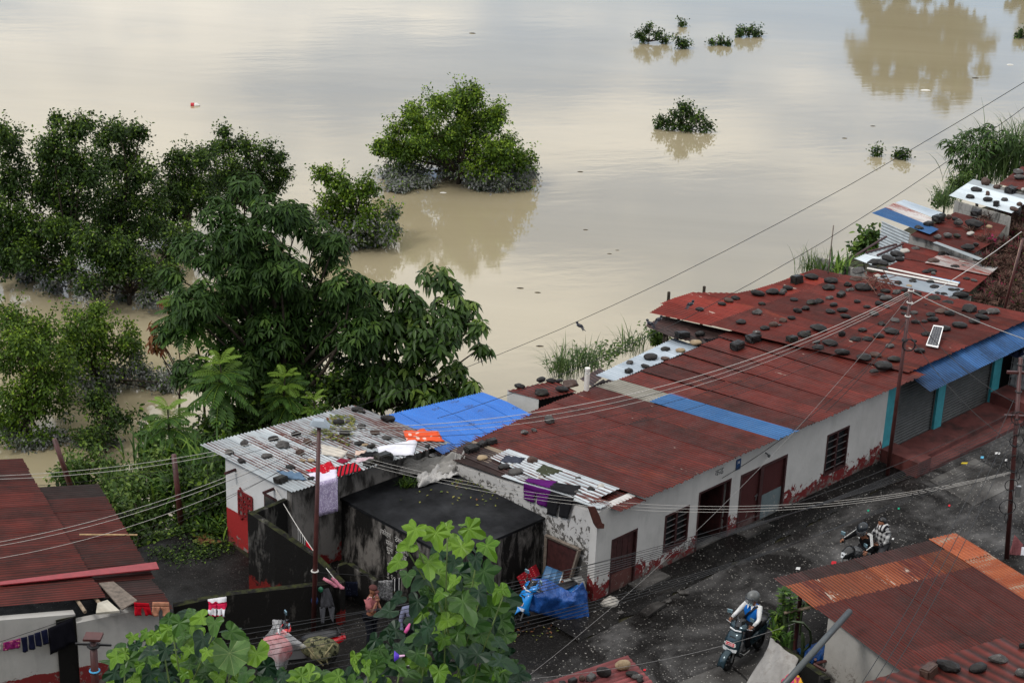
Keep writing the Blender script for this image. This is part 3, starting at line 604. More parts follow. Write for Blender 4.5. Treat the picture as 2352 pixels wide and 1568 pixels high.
# ---- white shed with the washing on its roof
H3 = street_root('washing_shed', 'white shed with red painted base and grey iron roof covered in washing', 'shed')
def r3(x, y): return onp(x, y, 2.5, .0, 0)
roof3 = part_empty('roof', H3)
cF, cR, cB, cL = r3(*v('b', 620, 705)), r3(*v('b', 1680, 375)), r3(*v('b', 1030, 120)), r3(*v('b', 0, 385))
for i in range(6):
    a, b = i/6, (i+1)/6+.008; dz = np.array([0, 0, .006*(i % 2)])
    sheet(roof3, cF+(cR-cF)*a+dz, cF+(cR-cF)*b+dz, cL+(cB-cL)*b+dz, cL+(cB-cL)*a+dz, MAT['galv'], 8, .018, 1, jag=.01)
G().bx(-4.62, -4.46, 5.80, 8.3, -.05, 2.44).build('side_wall', MAT['white_plain'], H3)
G().bx(-4.62, -3.3, 5.62, 5.79, -.05, 2.44).bx(-3.3, -.15, 5.62, 5.79, -.05, 2.44).build('front_wall', MAT['shed_front'], H3)
G().bx(-4.46, -.3, 8.15, 8.3, -.05, 2.40).build('back_wall', MAT['block'], H3)
# breeze-block vent and brown window on its white side
vz = [ats(*v('b', *p), -4.62) for p in ((265, 690), (355, 745), (352, 870), (265, 850))]
na, nb_, za, zb = 7.45, 6.88, .98, 1.62; na, nb_ = vz[0][1], vz[1][1]; zt = vz[0][2]; zb = vz[3][2]
vent = G().bx(-4.63, -4.615, nb_, na, zb, zt).build('vent_block', flat('recess_grey', (.16, .13, .12), .9), H3)
redp = flat('red_gloss', (.16, .012, .014), .5)
for i in range(4): G().bx(-4.665, -4.632, nb_+(na-nb_)*i/3-.025, nb_+(na-nb_)*i/3+.025, zb, zt).build('bar', redp, vent)
for i in range(5): G().bx(-4.66, -4.633, nb_, na, zb+(zt-zb)*i/4-.025, zb+(zt-zb)*i/4+.025).build('bar', redp, vent)
for i in range(4): G().box((-4.65, (na+nb_)/2, zb+(zt-zb)*(i+.5)/4), (.03, (na-nb_)*1.05, .035), rx=.7 if i % 2 else -.7).build('bar', redp, vent)
wz = [ats(*v('b', *p), -4.62) for p in ((435, 705), (520, 760), (435, 800))]
wn = G().bx(-4.64, -4.615, wz[1][1], wz[0][1], wz[2][2]-.1, wz[0][2]).build('window', MAT['wood'], H3); G().bx(-4.66, -4.64, wz[1][1]+.06, wz[0][1]-.06, wz[2][2], wz[0][2]-.06).build('pane', MAT['glass'], wn)
for p in ((240, 550), (500, 678)):
    c = ats(*v('b', *p), -4.62); G().tube([(-4.4, c[1], c[2]), (-4.95, c[1], c[2]-.02)], .04, 8).build('roof_pole', MAT['wood'], H3)
# ---- blue roofed lean-to
H4 = street_root('blue_shed', 'shed under the bright blue printed iron roof between grey roof and red roof', 'shed')
roof4 = part_empty('roof', H4); fb = lambda x, y: onp(x, y, 2.02, -.03, 6)
q = [fb(*p) for p in (v('A', 500, 1045), v('A', 1150, 755), v('A', 790, 590), v('A', 45, 765))]
for i in range(6):
    a, b = i/6, (i+1)/6+.008; dz = np.array([0, 0, .006*(i % 2)])
    sheet(roof4, q[0]+(q[1]-q[0])*a+dz, q[0]+(q[1]-q[0])*b+dz, q[3]+(q[2]-q[3])*b+dz, q[3]+(q[2]-q[3])*a+dz, MAT['blueprint'], 7, .018, 2, sag=-.05)
G().bx(0, 3.2, 7.0, 7.15, -.6, 1.7).build('back_wall', MAT['block'], H4)
# ---- flat-roofed concrete block with the writing
H5 = street_root('concrete_tank', 'mould blackened flat topped concrete block with white handwritten lettering', 'water tank')
G().bx(-3.08, -.012, 1.60, 5.60, -.05, 1.66).build('wall', MAT['mossy_grey'], H5); G().bx(-3.12, -.010, 1.54, 5.61, 1.661, 1.73).build('roof_slab', MAT['slab'], H5)
for i, (tx, pp, sz) in enumerate((('(फोहर   ठेगाना', (1300, 1010), .20), ('यस  धारामा', (1330, 1080), .22), ('धुन  निषेध', (1325, 1120), .22), ('गरेमा', (1320, 1170), .2), ('पारित  गुठी', (1330, 1230), .2), ('रु १०००', (1310, 1285), .2))):
    c = ats(*v('b', *pp), -3.085); text_mesh('lettering', tx, sz*.9, MAT['chalk'], H5, Matrix.Translation((-3.086, c[1], c[2])) @ Matrix.Rotation(-math.pi/2, 4, 'Z') @ Matrix.Rotation(math.pi/2, 4, 'X'))
# ---- compound walls
H6 = root('compound_wall', 'black mouldy plaster wall sloping down to the street beside the white shed', 'wall', W(-5.85, 5.7))
H6.rotation_euler = (0, 0, AS); H6['label'] = 'black mouldy wall with red paint low down, sloping down from white shed'
tA = [L(at(*v('b', *p), z)) for p, z in (((320, 840), 2.15), ((500, 960), 2.0), ((760, 1135), 1.6), ((945, 1320), 1.12))]
o6 = np.array([-5.85, 5.7, 0]); wA = [p-o6 for p in tA]
g = G()
for a, b in zip(wA, wA[1:]):
    g.add([(a[0], a[1], -.05), (b[0], b[1], -.05), b, a, (a[0]+.16, a[1], -.05), (b[0]+.16, b[1], -.05), b+np.array([.16, 0, 0]), a+np.array([.16, 0, 0])], [(0, 1, 2, 3), (5, 4, 7, 6), (3, 2, 6, 7), (0, 3, 7, 4), (1, 5, 6, 2)])
g.build('long_wall', MAT['mossy'], H6)
bk2 = L(at(*v('b', 590, 755), 2.15))-o6
G().plate([(wA[0][0]+.17, wA[0][1]-.14, -.05), (bk2[0], bk2[1], -.05), (bk2[0], bk2[1], 2.15), (wA[0][0]+.17, wA[0][1]-.14, 2.14)], (0, .13, 0)).build('return_wall', MAT['mossy'], H6)
e = at(*v('b', 940, 1318), 1.08); e0 = at(*v('b', 205, 1398), 1.08); e1 = at(*v('p', 905, 200), .95)
def wall_run(name, label, pts, thick, m, z0=-.05, cat='wall'):
    P = [np.asarray(p) for p in pts]; c = P[0].copy(); c[2] = 0; rt = root(name, label, cat, c)
    for a, b in zip(P, P[1:]):
        d = (b-a)[:2]; nn_ = np.array([-d[1], d[0], 0])/np.linalg.norm(d)*thick
        lo = lambda p: np.array([p[0], p[1], z0])
        G().add([lo(a)-c, lo(b)-c, b-c, a-c, lo(a)+nn_-c, lo(b)+nn_-c, b+nn_-c, a+nn_-c], [(0, 1, 2, 3), (5, 4, 7, 6), (3, 2, 6, 7), (0, 3, 7, 4), (1, 5, 6, 2)]).build('wall_section', m, rt)
    return rt
wall_run('yard_wall', 'low black mossy wall along the lane behind the pole with hanging jackets', [e1, e0, e], .18, MAT['mossblack'])
wall_run('stair_wall', 'low grey topped wall inside the dark washing court under the lettering', [at(*v('c', 880, 325), .9), at(*v('c', 955, 300), 1.0), at(*v('c', 1170, 440), .8)], .14, MAT['mossy_grey'])
# ---- red roofed house in the lower left corner
AB = math.radians(28); UB = np.array([math.cos(AB), math.sin(AB), 0]); NB = np.array([-math.sin(AB), math.cos(AB), 0])
OB = at(*v('a', 705, 990), 2.0); OB0 = OB.copy(); OB0[2] = 0
H7 = root('lane_house', 'red iron roofed house with peeling white walls at the lower left corner', 'house', OB0, AB)
def LBc(p): q = np.asarray(p)-OB0; return np.array([q@UB, q@NB, p[2]])
def rB(x, y, z0=2.0, a=-.13):
    d = ray(x, y); q = CAM-OB0; t_ = (z0+a*(q@UB)-HC)/(d[2]-a*(d@UB)); return LBc(CAM+t_*d)
roof7 = part_empty('roof', H7)
TR = rB(*v('a', 150, 60)); print('B1', TR, rB(*v('a', 0, 75)))
nB = 11
for i in range(nB):
    a = TR[1]*i/nB; b = TR[1]*(i+1)/nB+.05; dz = .006*(i % 2); mm = MAT['redB']; j_ = .06*(hsh(i, 9)-.5)
    ua, ub = TR[0]*i/nB, TR[0]*(i+1)/nB
    zf = lambda u_: 2.0-.13*u_+dz
    sheet(roof7, (ua+j_, a, zf(ua)), (ub+j_, b, zf(ub)), (ub-2.4, b, zf(ub-2.4)), (ua-2.4, a, zf(ua-2.4)), mm, 7, .015, 1, jag=.01)
    sheet(roof7, (ua-2.3, a, zf(ua-2.3)-.012), (ub-2.3, b, zf(ub-2.3)-.012), (ub-5, b, zf(ub-5)), (ua-5, a, zf(ua-5)), mm, 7, .015, 1)
q = [rB(*v('a', *p), 1.93) for p in ((1165, 1062), (735, 300), (655, 235), (440, 180), (220, 168))]
lowe = [(q[0], -.05), (q[1], 0)]
E0, E1 = q[0], rB(*v('a', 665, 225), 1.93)
for i in range(9):
    a, b = i/9, (i+1)/9+.006; dz = np.array([0, 0, .006*(i % 2)-.02]); A_, B_ = E0+(E1-E0)*a, E0+(E1-E0)*b
    if 1 <= i <= 1: B_ = B_-np.array([.1, 0, 0])
    back_ = np.array([-1.9, 0, 1.9*.13])
    if i == 0: back_ = np.array([-.75, 0, .75*.13])
    sheet(roof7, A_+dz, B_+dz, B_+dz+back_, A_+dz+back_, MAT['brownB'] if i in (1, 8) else MAT['redB'], 7, .015, 1, jag=.02) if 'brownB' in MAT else sheet(roof7, A_+dz, B_+dz, B_+dz+back_, A_+dz+back_, MAT['redB'], 7, .015, 1, jag=.02)
ra, rb, rc, rd = (rB(*v('a', *p), 2.06) for p in ((0, 912), (1072, 802), (1052, 757), (0, 890)))
G().plate([ra, rb, rc, rd], (0, 0, .025)).build('red_flashing', flat('bright_red_flashing', (.24, .022, .028), .4, var=.2), H7)
bb = [rB(*v('m', *p), 1.98) for p in ((1590, 620), (1790, 500), (1480, 255), (1290, 275))]
G().plate(bb, (0, 0, .03)).build('grey_board', MAT['wood_grey'], H7)
pb_ = [rB(*v('m', *p), 1.96) for p in ((1250, 650), (1560, 620), (1400, 480), (1270, 520))]; G().plate(pb_, (0, 0, -.05)).build('rotten_board', MAT['fibre'], H7)
b0, b1 = rB(*v('a', 535, 568), 2.03), rB(*v('a', 925, 570), 2.03); 
wl, wr, wm_ = rB(*v('m', 0, 640), 1.95), rB(*v('m', 2080, 640), 1.75), rB(*v('m', 980, 620), 1.85)
fr = wm_[1]; print('H7', 'fr', fr, 'E0', E0, 'wr', wr, 'wl', wl, 'wm', wm_)
G().add([(-6, fr+.1, -.05), (wm_[0], fr+.02, -.05), (wm_[0], fr+.02, 1.84), (-6, fr+.1, 2.55), (-6, fr+.3, -.05), (wm_[0], fr+.22, -.05), (wm_[0], fr+.22, 1.84), (-6, fr+.3, 2.55)], [(0, 1, 2, 3), (5, 4, 7, 6), (3, 2, 6, 7), (0, 3, 7, 4), (1, 5, 6, 2)]).build('front_wall', MAT['left_wall'], H7)
G().bx(wm_[0]+.003, wr[0]+.03, fr-.06, fr+.16, -.05, 1.66).build('end_wall', MAT['left_wall'], H7)
G().bx(wr[0]-.2, wr[0]-.02, fr+.165, fr+6.3, -.05, 1.62).build('side_wall', MAT['mossblack'], H7)
G().bx(wm_[0]-.42, wm_[0]-.003, fr-.012, fr+.019, -.05, 1.80).build('mould_stain_strip', MAT['mossblack'], H7)
for p0, p1 in (((1010, 540), (1110, 640)), ((1285, 585), (1330, 560))): a, b = rB(*v('m', *p1), 1.9), rB(*v('m', *p0), 1.9); G().tube([a, b+np.array([0, .5, .05])], .04, 8).build('rafter', MAT['wood_pale'], H7)
G().tube([W(*L(OB0)[:2])*0+np.array(b0)*0 + (OB0+b0[0]*UB+b0[1]*NB+Z3*b0[2]), OB0+b1[0]*UB+b1[1]*NB+Z3*b1[2]], .022, 6).top('bamboo_pole', MAT['bamboo'], 'pale bamboo pole lying across the edge of the lower left red roof', 'pole')
# ---- red roofed house on the near side of the street
OC = at(*v('e', 600, 930), 1.6); OC0 = OC.copy(); OC0[2] = 0
H8 = root('roadside_house', 'low house with rusty red iron roof at the lower right corner', 'house', OC0, AB)
AC = math.radians(-60); DC = np.array([math.cos(AC), math.sin(AC), 0])
def LCc(p): q = np.asarray(p)-OC0; return np.array([q@UB, q@NB, p[2]])
def rC(x, y, z0=1.6): return LCc(at(x, y, z0))
roof8 = part_empty('roof', H8)
TRc = rC(*v('e', 1700, 665)); dC = LCc(OC0+DC); print('B10 top right', TRc)
wC = TRc[0]; nC = 7
for i in range(nC+5):
    a = wC*i/nC; b = wC*(i+1)/nC+.04; dz = .007*(i % 2); y0 = TRc[1]*i/nC if i < nC else TRc[1]
    if i < nC:
        st = (.50, .55, .6, .6, .6, .6, .9)[i]; 
        if i < 6:
            sheet(roof8, (a, y0, 1.60+dz), (b, y0, 1.60+dz), (b+dC[0]*st, y0+dC[1]*st, 1.60+dz), (a+dC[0]*st, y0+dC[1]*st, 1.60+dz), MAT['brownC'] if i else MAT['brownC'], 9, .013, 1, jag=.03)
            sheet(roof8, (a+dC[0]*(st-.05), y0+dC[1]*(st-.05), 1.625+dz), (b+dC[0]*(st-.05), y0+dC[1]*(st-.05), 1.625+dz), (b+dC[0]*1.6, y0+dC[1]*1.6, 1.60+dz), (a+dC[0]*1.6, y0+dC[1]*1.6, 1.60+dz), MAT['rustC'], 9, .013, 1)
            st = 1.5
        m0 = MAT['orange'] if i == 6 else MAT['redC']
        for k_ in range(3):
            t0, t1 = st+k_*2.4, st+k_*2.4+2.5
            sheet(roof8, (a+dC[0]*t0, y0+dC[1]*t0, 1.63+dz-.01*k_), (b+dC[0]*t0, y0+dC[1]*t0, 1.63+dz-.01*k_), (b+dC[0]*t1, y0+dC[1]*t1, 1.61+dz-.01*k_), (a+dC[0]*t1, y0+dC[1]*t1, 1.61+dz-.01*k_), m0, 9, .013, 1, jag=.03)
        if i == 6: sheet(roof8, (a-.02, y0+.03, 1.63), (b, y0+.03, 1.63), (b+dC[0]*1.2, y0+dC[1]*1.2, 1.64), (a+dC[0]*1.2, y0+dC[1]*1.2, 1.64), MAT['orange'], 7, .013, 1)
    else:
        for k_ in range(3):
            t0, t1 = 1.2+k_*2.4, 1.2+k_*2.4+2.5
            if False: sheet(roof8, (a+dC[0]*t0, y0+dC[1]*t0, 1.6), (b+dC[0]*t0, y0+dC[1]*t0, 1.6), (b+dC[0]*t1, y0+dC[1]*t1, 1.6), (a+dC[0]*t1, y0+dC[1]*t1, 1.6), MAT['redC'], 9)
over(roof8, [v('e', *p) for p in ((1150, 1568), (2000, 1290), (2400, 1520), (1700, 1800))], MAT['redC'], 12, lambda x, y: rC(x, y, 1.66), .02)
wc0, wc1 = LCc(at(*v('e', 930, 1190), 1.5)), LCc(at(*v('e', 1400, 1490), 1.5))
G().plate([(wc0[0], wc0[1], -.05), (wc1[0]+1, wc1[1]-1.7, -.05), (wc1[0]+1, wc1[1]-1.7, 1.56), (wc0[0], wc0[1], 1.56)][::-1], (.18, .1, 0)).build('side_wall', plaster('pale_weathered_plaster', (.36, .345, .32), None, .2, amount=.9, rot=AB), H8)
G().plate([(wc0[0]+.2, wc0[1]+.05, -.05), (wC-.3, TRc[1]-1.9, -.05), (wC-.3, TRc[1]-1.9, 1.55), (wc0[0]+.2, wc0[1]+.05, 1.55)], (0, -.15, 0)).build('front_wall', MAT['left_wall'], H8)
pp = LCc(at(*v('o', 1375, 1090), 0)); G().tube([(pp[0], pp[1], -.02), (pp[0], pp[1], 1.56)], .05, 10).build('porch_post', MAT['polepaint'], H8)
pp2 = LCc(at(*v('o', 1858, 960), 0)); G().tube([(pp2[0], pp2[1], -.02), (pp2[0], pp2[1], 1.56)], .05, 10).build('porch_post', MAT['polepaint'], H8)
a, b = at(*v('o', 1225, 545), 1.25), at(*v('o', 1650, 455), 1.35); G().tube([LCc(a), LCc(b)], .035, 8).build('cross_beam', MAT['wood_pale'], H8)
# ---- small red roof at the lower edge
RK = [at(*v('k', *p), 2.0) for p in ((1545, 198), (1900, 575), (400, 575))]
u_ = (RK[1]-RK[0]); u_ /= np.linalg.norm(u_); w_ = (RK[2]-RK[0]); w_ /= np.linalg.norm(w_)
H9 = root('porch', 'small red porch roof with a row of stones at the bottom edge', 'porch', (RK[0][0]+u_[0]*1.0, RK[0][1]+u_[1]*1.0, 0))
o9 = np.array(H9.location); roof9 = part_empty('roof', H9); p9 = RK[0]-o9
for i in range(4):
    for j in range(2): sheet(roof9, p9+u_*.7*i+w_*1.9*j, p9+u_*(.7*i+.74)+w_*1.9*j, p9+u_*(.7*i+.74)+w_*(1.9*j+2.0), p9+u_*.7*i+w_*(1.9*j+2.0), MAT['redpink'] if 'redpink' in MAT else MAT['redbright'], 5, .014, 1)
for i, j in ((.3, .5), (.3, 3.0), (2.5, .5), (2.5, 3.2)): c = p9+u_*i+w_*j; G().tube([(c[0], c[1], 0), (c[0], c[1], c[2]-.02)], .05, 8).build('post', MAT['wood'], H9)
# ------------------------------------------------------------------ houses farther along the street
def hroof(name, label, cat, group=None): h_ = street_root(name, label, cat, group); return h_, part_empty('roof', h_)
def flatz(z): return lambda x, y: onp(x, y, z)
def csheets(parent, zone, pts, m, fn, n=1, nc=10, lift=0.0):     # n sheets side by side between edge p0-p1 and edge p3-p2
    q = [fn(*v(zone, *p)) + np.array([0, 0, lift]) for p in pts]
    for i in range(n):
        a, b = i/n, (i+1)/n+.01; dz = np.array([0, 0, .006*(i % 2)])
        sheet(parent, q[0]+(q[1]-q[0])*a+dz, q[0]+(q[1]-q[0])*b+dz, q[3]+(q[2]-q[3])*b+dz, q[3]+(q[2]-q[3])*a+dz, m, nc, .013)
HA, ra_ = hroof('stone_house', 'low house beyond the shop with patched red, rusty and pale iron roof and plastic pipes', 'house')
fA = flatz(2.5)
# sheets run from the street towards the river: first two points lie on the lower side
csheets(ra_, 'C', ((600, 955), (620, 1170), (1560, 1175), (1560, 1175)), MAT['red'], fA, 1, 14, -.06)
csheets(ra_, 'C', ((650, 1000), (930, 860), (1700, 1010), (1520, 1160)), MAT['red'], fA, 3, 9)
csheets(ra_, 'C', ((650, 1060), (770, 1005), (1470, 1140), (1330, 1215)), MAT['galvclean'], fA, 1, 10, .03)
csheets(ra_, 'C', ((935, 868), (905, 722), (1310, 830), (1250, 925)), MAT['red'], fA, 2, 9, .04)
csheets(ra_, 'C', ((1115, 912), (1260, 835), (1780, 950), (1690, 1027)), MAT['galvrust'], fA, 2, 9, .06)
csheets(ra_, 'C', ((485, 872), (590, 828), (730, 860), (640, 930)), MAT['whitesheet'], fA, 1, 6, .05)
csheets(ra_, 'C', ((580, 828), (760, 765), (880, 785), (700, 862)), MAT['whitesheet'], fA, 1, 6, .07)
for a, b in (((490, 865), (770, 700)), ((590, 835), (860, 770)), ((690, 860), (920, 765))):
    a, b = fA(*v('C', *a)), fA(*v('C', *b)); G().tube([a+np.array([0, 0, .12]), b+np.array([0, 0, .15])], .04, 6).build('batten', MAT['wood'], HA)
c0, c1 = fA(*v('C', 600, 960)), fA(*v('C', 1540, 1170)); 
G().plate([(c0[0], c0[1], -3), (c1[0], c1[1], -.1), (c1[0], c1[1], 2.38), (c0[0], c0[1], 2.38)], (.12, .1, 0)).build('wall', MAT['block'], HA)
for nm, a, b, m, r_, lb in (('plastic_pipe', (600, 968), (1410, 1122), 'pvc', .035, 'longer white plastic pipe lying down the patched roof'), ('plastic_pipe', (790, 968), (1420, 1105), 'pvc', .035, 'white plastic pipe lying above the longer one beside blue pipe'), ('plastic_pipe', (1170, 1045), (1430, 1100), 'bluepipe', .03, 'light blue plastic pipe lying beside the white pipes')):
    if 'bluepipe' not in MAT: MAT['bluepipe'] = flat('light_blue_plastic', (.06, .30, .52), .4)
    a, b = fA(*v('C', *a)), fA(*v('C', *b)); G().tube([W(*a)+Z3*.08, W(*b)+Z3*.08], r_, 8).top(nm, MAT[m], lb, 'pipe', 'plastic pipes on the patched roof')
HB, rb_ = hroof('riverside_house', 'house with blue and rusted sheets at the river end and stones on dark red iron', 'house')
fB = flatz(2.9)
csheets(rb_, 'C', ((985, 640), (1170, 530), (1760, 690), (1560, 800)), MAT['red'], fB, 3, 9, -.05)
csheets(rb_, 'C', ((1170, 550), (1390, 425), (1850, 545), (1740, 690)), MAT['red'], fB, 3, 9, -.09)
csheets(rb_, 'C', ((640, 465), (762, 416), (1242, 610), (1160, 655)), MAT['bluesheet'], fB, 1, 10, .05)
csheets(rb_, 'C', ((755, 410), (850, 363), (1215, 520), (1130, 570)), MAT['galvrust'], fB, 1, 10, .02)
csheets(rb_, 'C', ((850, 363), (935, 337), (1300, 462), (1225, 510)), MAT['galvclean'], fB, 1, 10, .01)
csheets(rb_, 'C', ((1190, 718), (1225, 708), (1640, 860), (1600, 875)), MAT['whitesheet'], fB, 1, 4, .0)
w0, w1, w2, w3 = (fB(*v('C', *p)) for p in ((735, 512), (985, 622), (985, 622), (735, 512)))
d_ = np.array([0, 0, -1.0]); hh = 1.45
sheet(HB, w0+np.array([0, 0, -.05])+d_*hh, w0+np.array([0, 0, -.05]), w1+np.array([0, 0, -.05]), w1+np.array([0, 0, -.05])+d_*hh, MAT['galvwall'] if 'galvwall' in MAT else MAT['galvclean'], 13, .028, 1, name='iron_wall')
e0 = fB(*v('C', 1560, 790)); G().plate([(w1[0], w1[1], 1.2), (e0[0], e0[1], 1.2), (e0[0], e0[1], 2.8), (w1[0], w1[1], 2.8)], (.1, .12, 0)).build('wall', MAT['block'], HB)
for i in range(8):
    for j in range(3): pass
HC_, rc_ = hroof('white_roof_house', 'grey block house with white iron roof and dark stones at the right edge', 'house')
fC = flatz(3.1)
csheets(rc_, 'C', ((1335, 297), (1552, 152), (2100, 305), (1895, 455)), MAT['whitesheet'], fC, 4, 10)
a0, a1 = fC(*v('C', 1405, 330)), fC(*v('C', 1895, 470))
wl_ = G().plate([(a0[0], a0[1], 1.0), (a1[0], a1[1], 1.0), (a1[0], a1[1], 3.02), (a0[0], a0[1], 3.02)], (.1, .14, 0)).build('wall', MAT['block'], HC_)
for r_ in range(4):
    for i in range(11):
        t0, t1 = (i+(r_ % 2)*.5)/11.5, (i+.93+(r_ % 2)*.5)/11.5; p, q = a0+(a1-a0)*t0, a0+(a1-a0)*t1; z = 2.98-.22*r_; off = np.array([-.012, -.016, 0])
        G().plate([(p[0], p[1], z-.2), (q[0], q[1], z-.2), (q[0], q[1], z), (p[0], p[1], z)], off).build('block', MAT['block'], wl_)
HD, rd_ = hroof('corner_house', 'red iron roofed house at the upper right edge with flat grey rocks', 'house')
csheets(rd_, 'C', ((1780, 195), (1990, 35), (2200, 90), (2010, 250)), MAT['red'], flatz(3.3), 3, 9)
a0 = flatz(3.3)(*v('C', 2010, 250)); a1 = flatz(3.3)(*v('C', 1780, 195)); G().plate([(a0[0], a0[1], 0), (a1[0], a1[1], 0), (a1[0], a1[1], 3.2), (a0[0], a0[1], 3.2)], (.1, .1, 0)).build('wall', MAT['block'], HD)
# ------------------------------------------------------------------ stones that hold the roofs down
def stone_mesh(kind, seed):
    r_ = np.random.default_rng(seed); bm = bmesh.new(); bmesh.ops.create_icosphere(bm, subdivisions=3 if kind in ('round', 'flat') else 2, radius=.5)
    if kind == 'block':
        bm.free(); bm = bmesh.new(); bmesh.ops.create_cube(bm, size=.92); bmesh.ops.bevel(bm, geom=bm.edges[:], offset=.10, segments=2, affect='EDGES'); bmesh.ops.subdivide_edges(bm, edges=bm.edges[:], cuts=1, use_grid_fill=True)
    o = r_.uniform(0, 50, 3); cuts = [(np.array(c)/np.linalg.norm(c), r_.uniform(.30, .44)) for c in r_.normal(size=(7 if kind == 'angular' else (3 if kind == 'round' else 5), 3))]
    for vv in bm.verts:
        p = np.array(vv.co)
        for c, d in cuts:
            e = p@c-d
            if e > 0 and kind != 'block': p = p-c*e*(.85 if kind != 'round' else .5)
        n_ = wob(*(p*3+o))*.085+wob(*(p*8+o))*.035; vv.co = Vector(p*(1+n_*(1.5 if kind != 'round' else 1)))
    me = bpy.data.meshes.new('stone'); bm.to_mesh(me); bm.free(); me.shade_smooth() if kind in ('round', 'flat') else me.shade_flat(); return me
def stone_mat(name, a, b, lich, at_=.60, rough=.42):
    t = MT(name, rough, .28); p = t.pos(); base = t.ramp(t.noise(p, 5, 7, .65), (.3, a), (.72, b))
    base = t.mix(t.ramp(t.noise(p, 9, 6, .7), (at_, 0), (at_+.06, .75)), base, lich); t.color(base); t.rough(t.ramp(t.noise(p, 4, 4), (.35, .28), (.65, .7))); t.bump(t.noise(p, 22, 6, .65), .7, .025); return t.m
SM = {'black': stone_mat('wet_black_stone', (.005, .0047, .0047), (.017, .0148, .0142), (.09, .087, .084), .70), 'mossy': stone_mat('mossy_black_stone', (.006, .0055, .005), (.016, .0135, .011), (.026, .034, .010), .57),
      'grey': stone_mat('lichen_grey_stone', (.022, .02, .019), (.085, .079, .075), (.26, .25, .24), .58, .6), 'tan': stone_mat('tan_stone', (.19, .135, .08), (.36, .27, .165), (.40, .33, .23), .6, .6),
      'brown': stone_mat('brown_stone', (.035, .018, .014), (.085, .05, .038), (.16, .14, .12), .68), 'pale': stone_mat('pale_stone', (.30, .28, .25), (.46, .44, .40), (.2, .18, .15), .66, .7)}
STM = {}
for kind in ('round', 'flat', 'angular', 'block'):
    for c in SM:
        STM[kind, c] = []
        for q in range(4 if c in ('black', 'mossy') else 2):
            me = stone_mesh(kind, hash(kind) % 1000*0+{'round': 10, 'flat': 30, 'angular': 50, 'block': 70}[kind]+q+len(c)); me.materials.append(SM[c]); STM[kind, c].append(me)
ORD = 'first second third fourth fifth sixth seventh eighth ninth tenth eleventh twelfth thirteenth fourteenth'.split()
SHAPE = {'round': 'rounded', 'flat': 'flat', 'angular': 'jagged', 'block': 'squared'}
COLR = {'black': 'black', 'mossy': 'mossy', 'grey': 'grey', 'tan': 'tan', 'brown': 'brown', 'pale': 'pale'}
def stones(where, group, fn, items, rows, top_word, world=False, gnd=False):
    L_ = []
    for it in items:
        z_, x, y, w_, h_ = it[:5]; kd = it[5] if len(it) > 5 else ('block' if hsh(x, y) < .04 else ('flat' if w_/h_ > 1.75 else ('angular' if hsh(x, y, 3) < .35 else 'round'))); cl = it[6] if len(it) > 6 else ('mossy' if hsh(x, y, 8) < .13 else ('brown' if hsh(y, x, 5) < .06 else 'black'))
        X, Y = v(z_, x, y); sc = ZM[z_][2]; w_ *= sc; h_ *= sc; q = fn(X, Y+h_*.22); p = W(*q) if not world else q; k_ = pxm(p)
        wm_, hm = w_/k_, h_/k_; hz = min(max(.44*wm_, (hm-.26*wm_)/.86), .95*wm_); L_.append((X, Y, p, wm_, hz, kd, cl))
    L_.sort(key=lambda e: e[1]); n_ = len(L_); k = max(1, rows); ix = 0; seen = {}
    for r_ in range(k):
        row = sorted(L_[r_*n_//k:(r_+1)*n_//k])
        for j, (X, Y, p, wm_, hz, kd, cl) in enumerate(row):
            me = STM[kd, cl][int(hsh(X, Y)*97) % len(STM[kd, cl])]
            rz = (AS if kd == 'block' else 0)+ (hsh(X, Y, 2)-.5)*(.5 if kd == 'block' else .8)
            o = obj('stone', me, None, p+Z3*hz*.42, ((hsh(X, 4)-.5)*.25, (hsh(Y, 6)-.5)*.25, rz), (wm_*1.04, wm_*(.58+.18*hsh(Y, X)), max(hz, .05)*1.08))
            sz = 'big' if wm_ > .62 else ('small' if wm_ < .33 else 'mid-sized'); rw = 'in the %s row' % ('row',)
            rowtx = '' if k == 1 else (' in the row nearest %s,' % top_word if r_ == 0 else ' in %s row from %s,' % (ORD[r_], top_word.replace('the ', '')))
            side = '%s from left' % ORD[j] if j < len(row)/2 else ('rightmost' if j == len(row)-1 else '%s from right' % ORD[len(row)-1-j])
            tag(o, '%s %s stone %s%s %s' % (COLR[cl], SHAPE[kd], side, rowtx, where), 'stone', group)
def T(z, s): return [(z,)+tuple(int(c) if c.lstrip('-').isdigit() else {'r': 'round', 'f': 'flat', 'a': 'angular', 'b': 'block', 'G': 'grey', 'T': 'tan', 'P': 'pale', 'N': 'brown', 'M': 'mossy', 'K': 'black'}[c] for c in t_.split(',')) for t_ in s.split()]
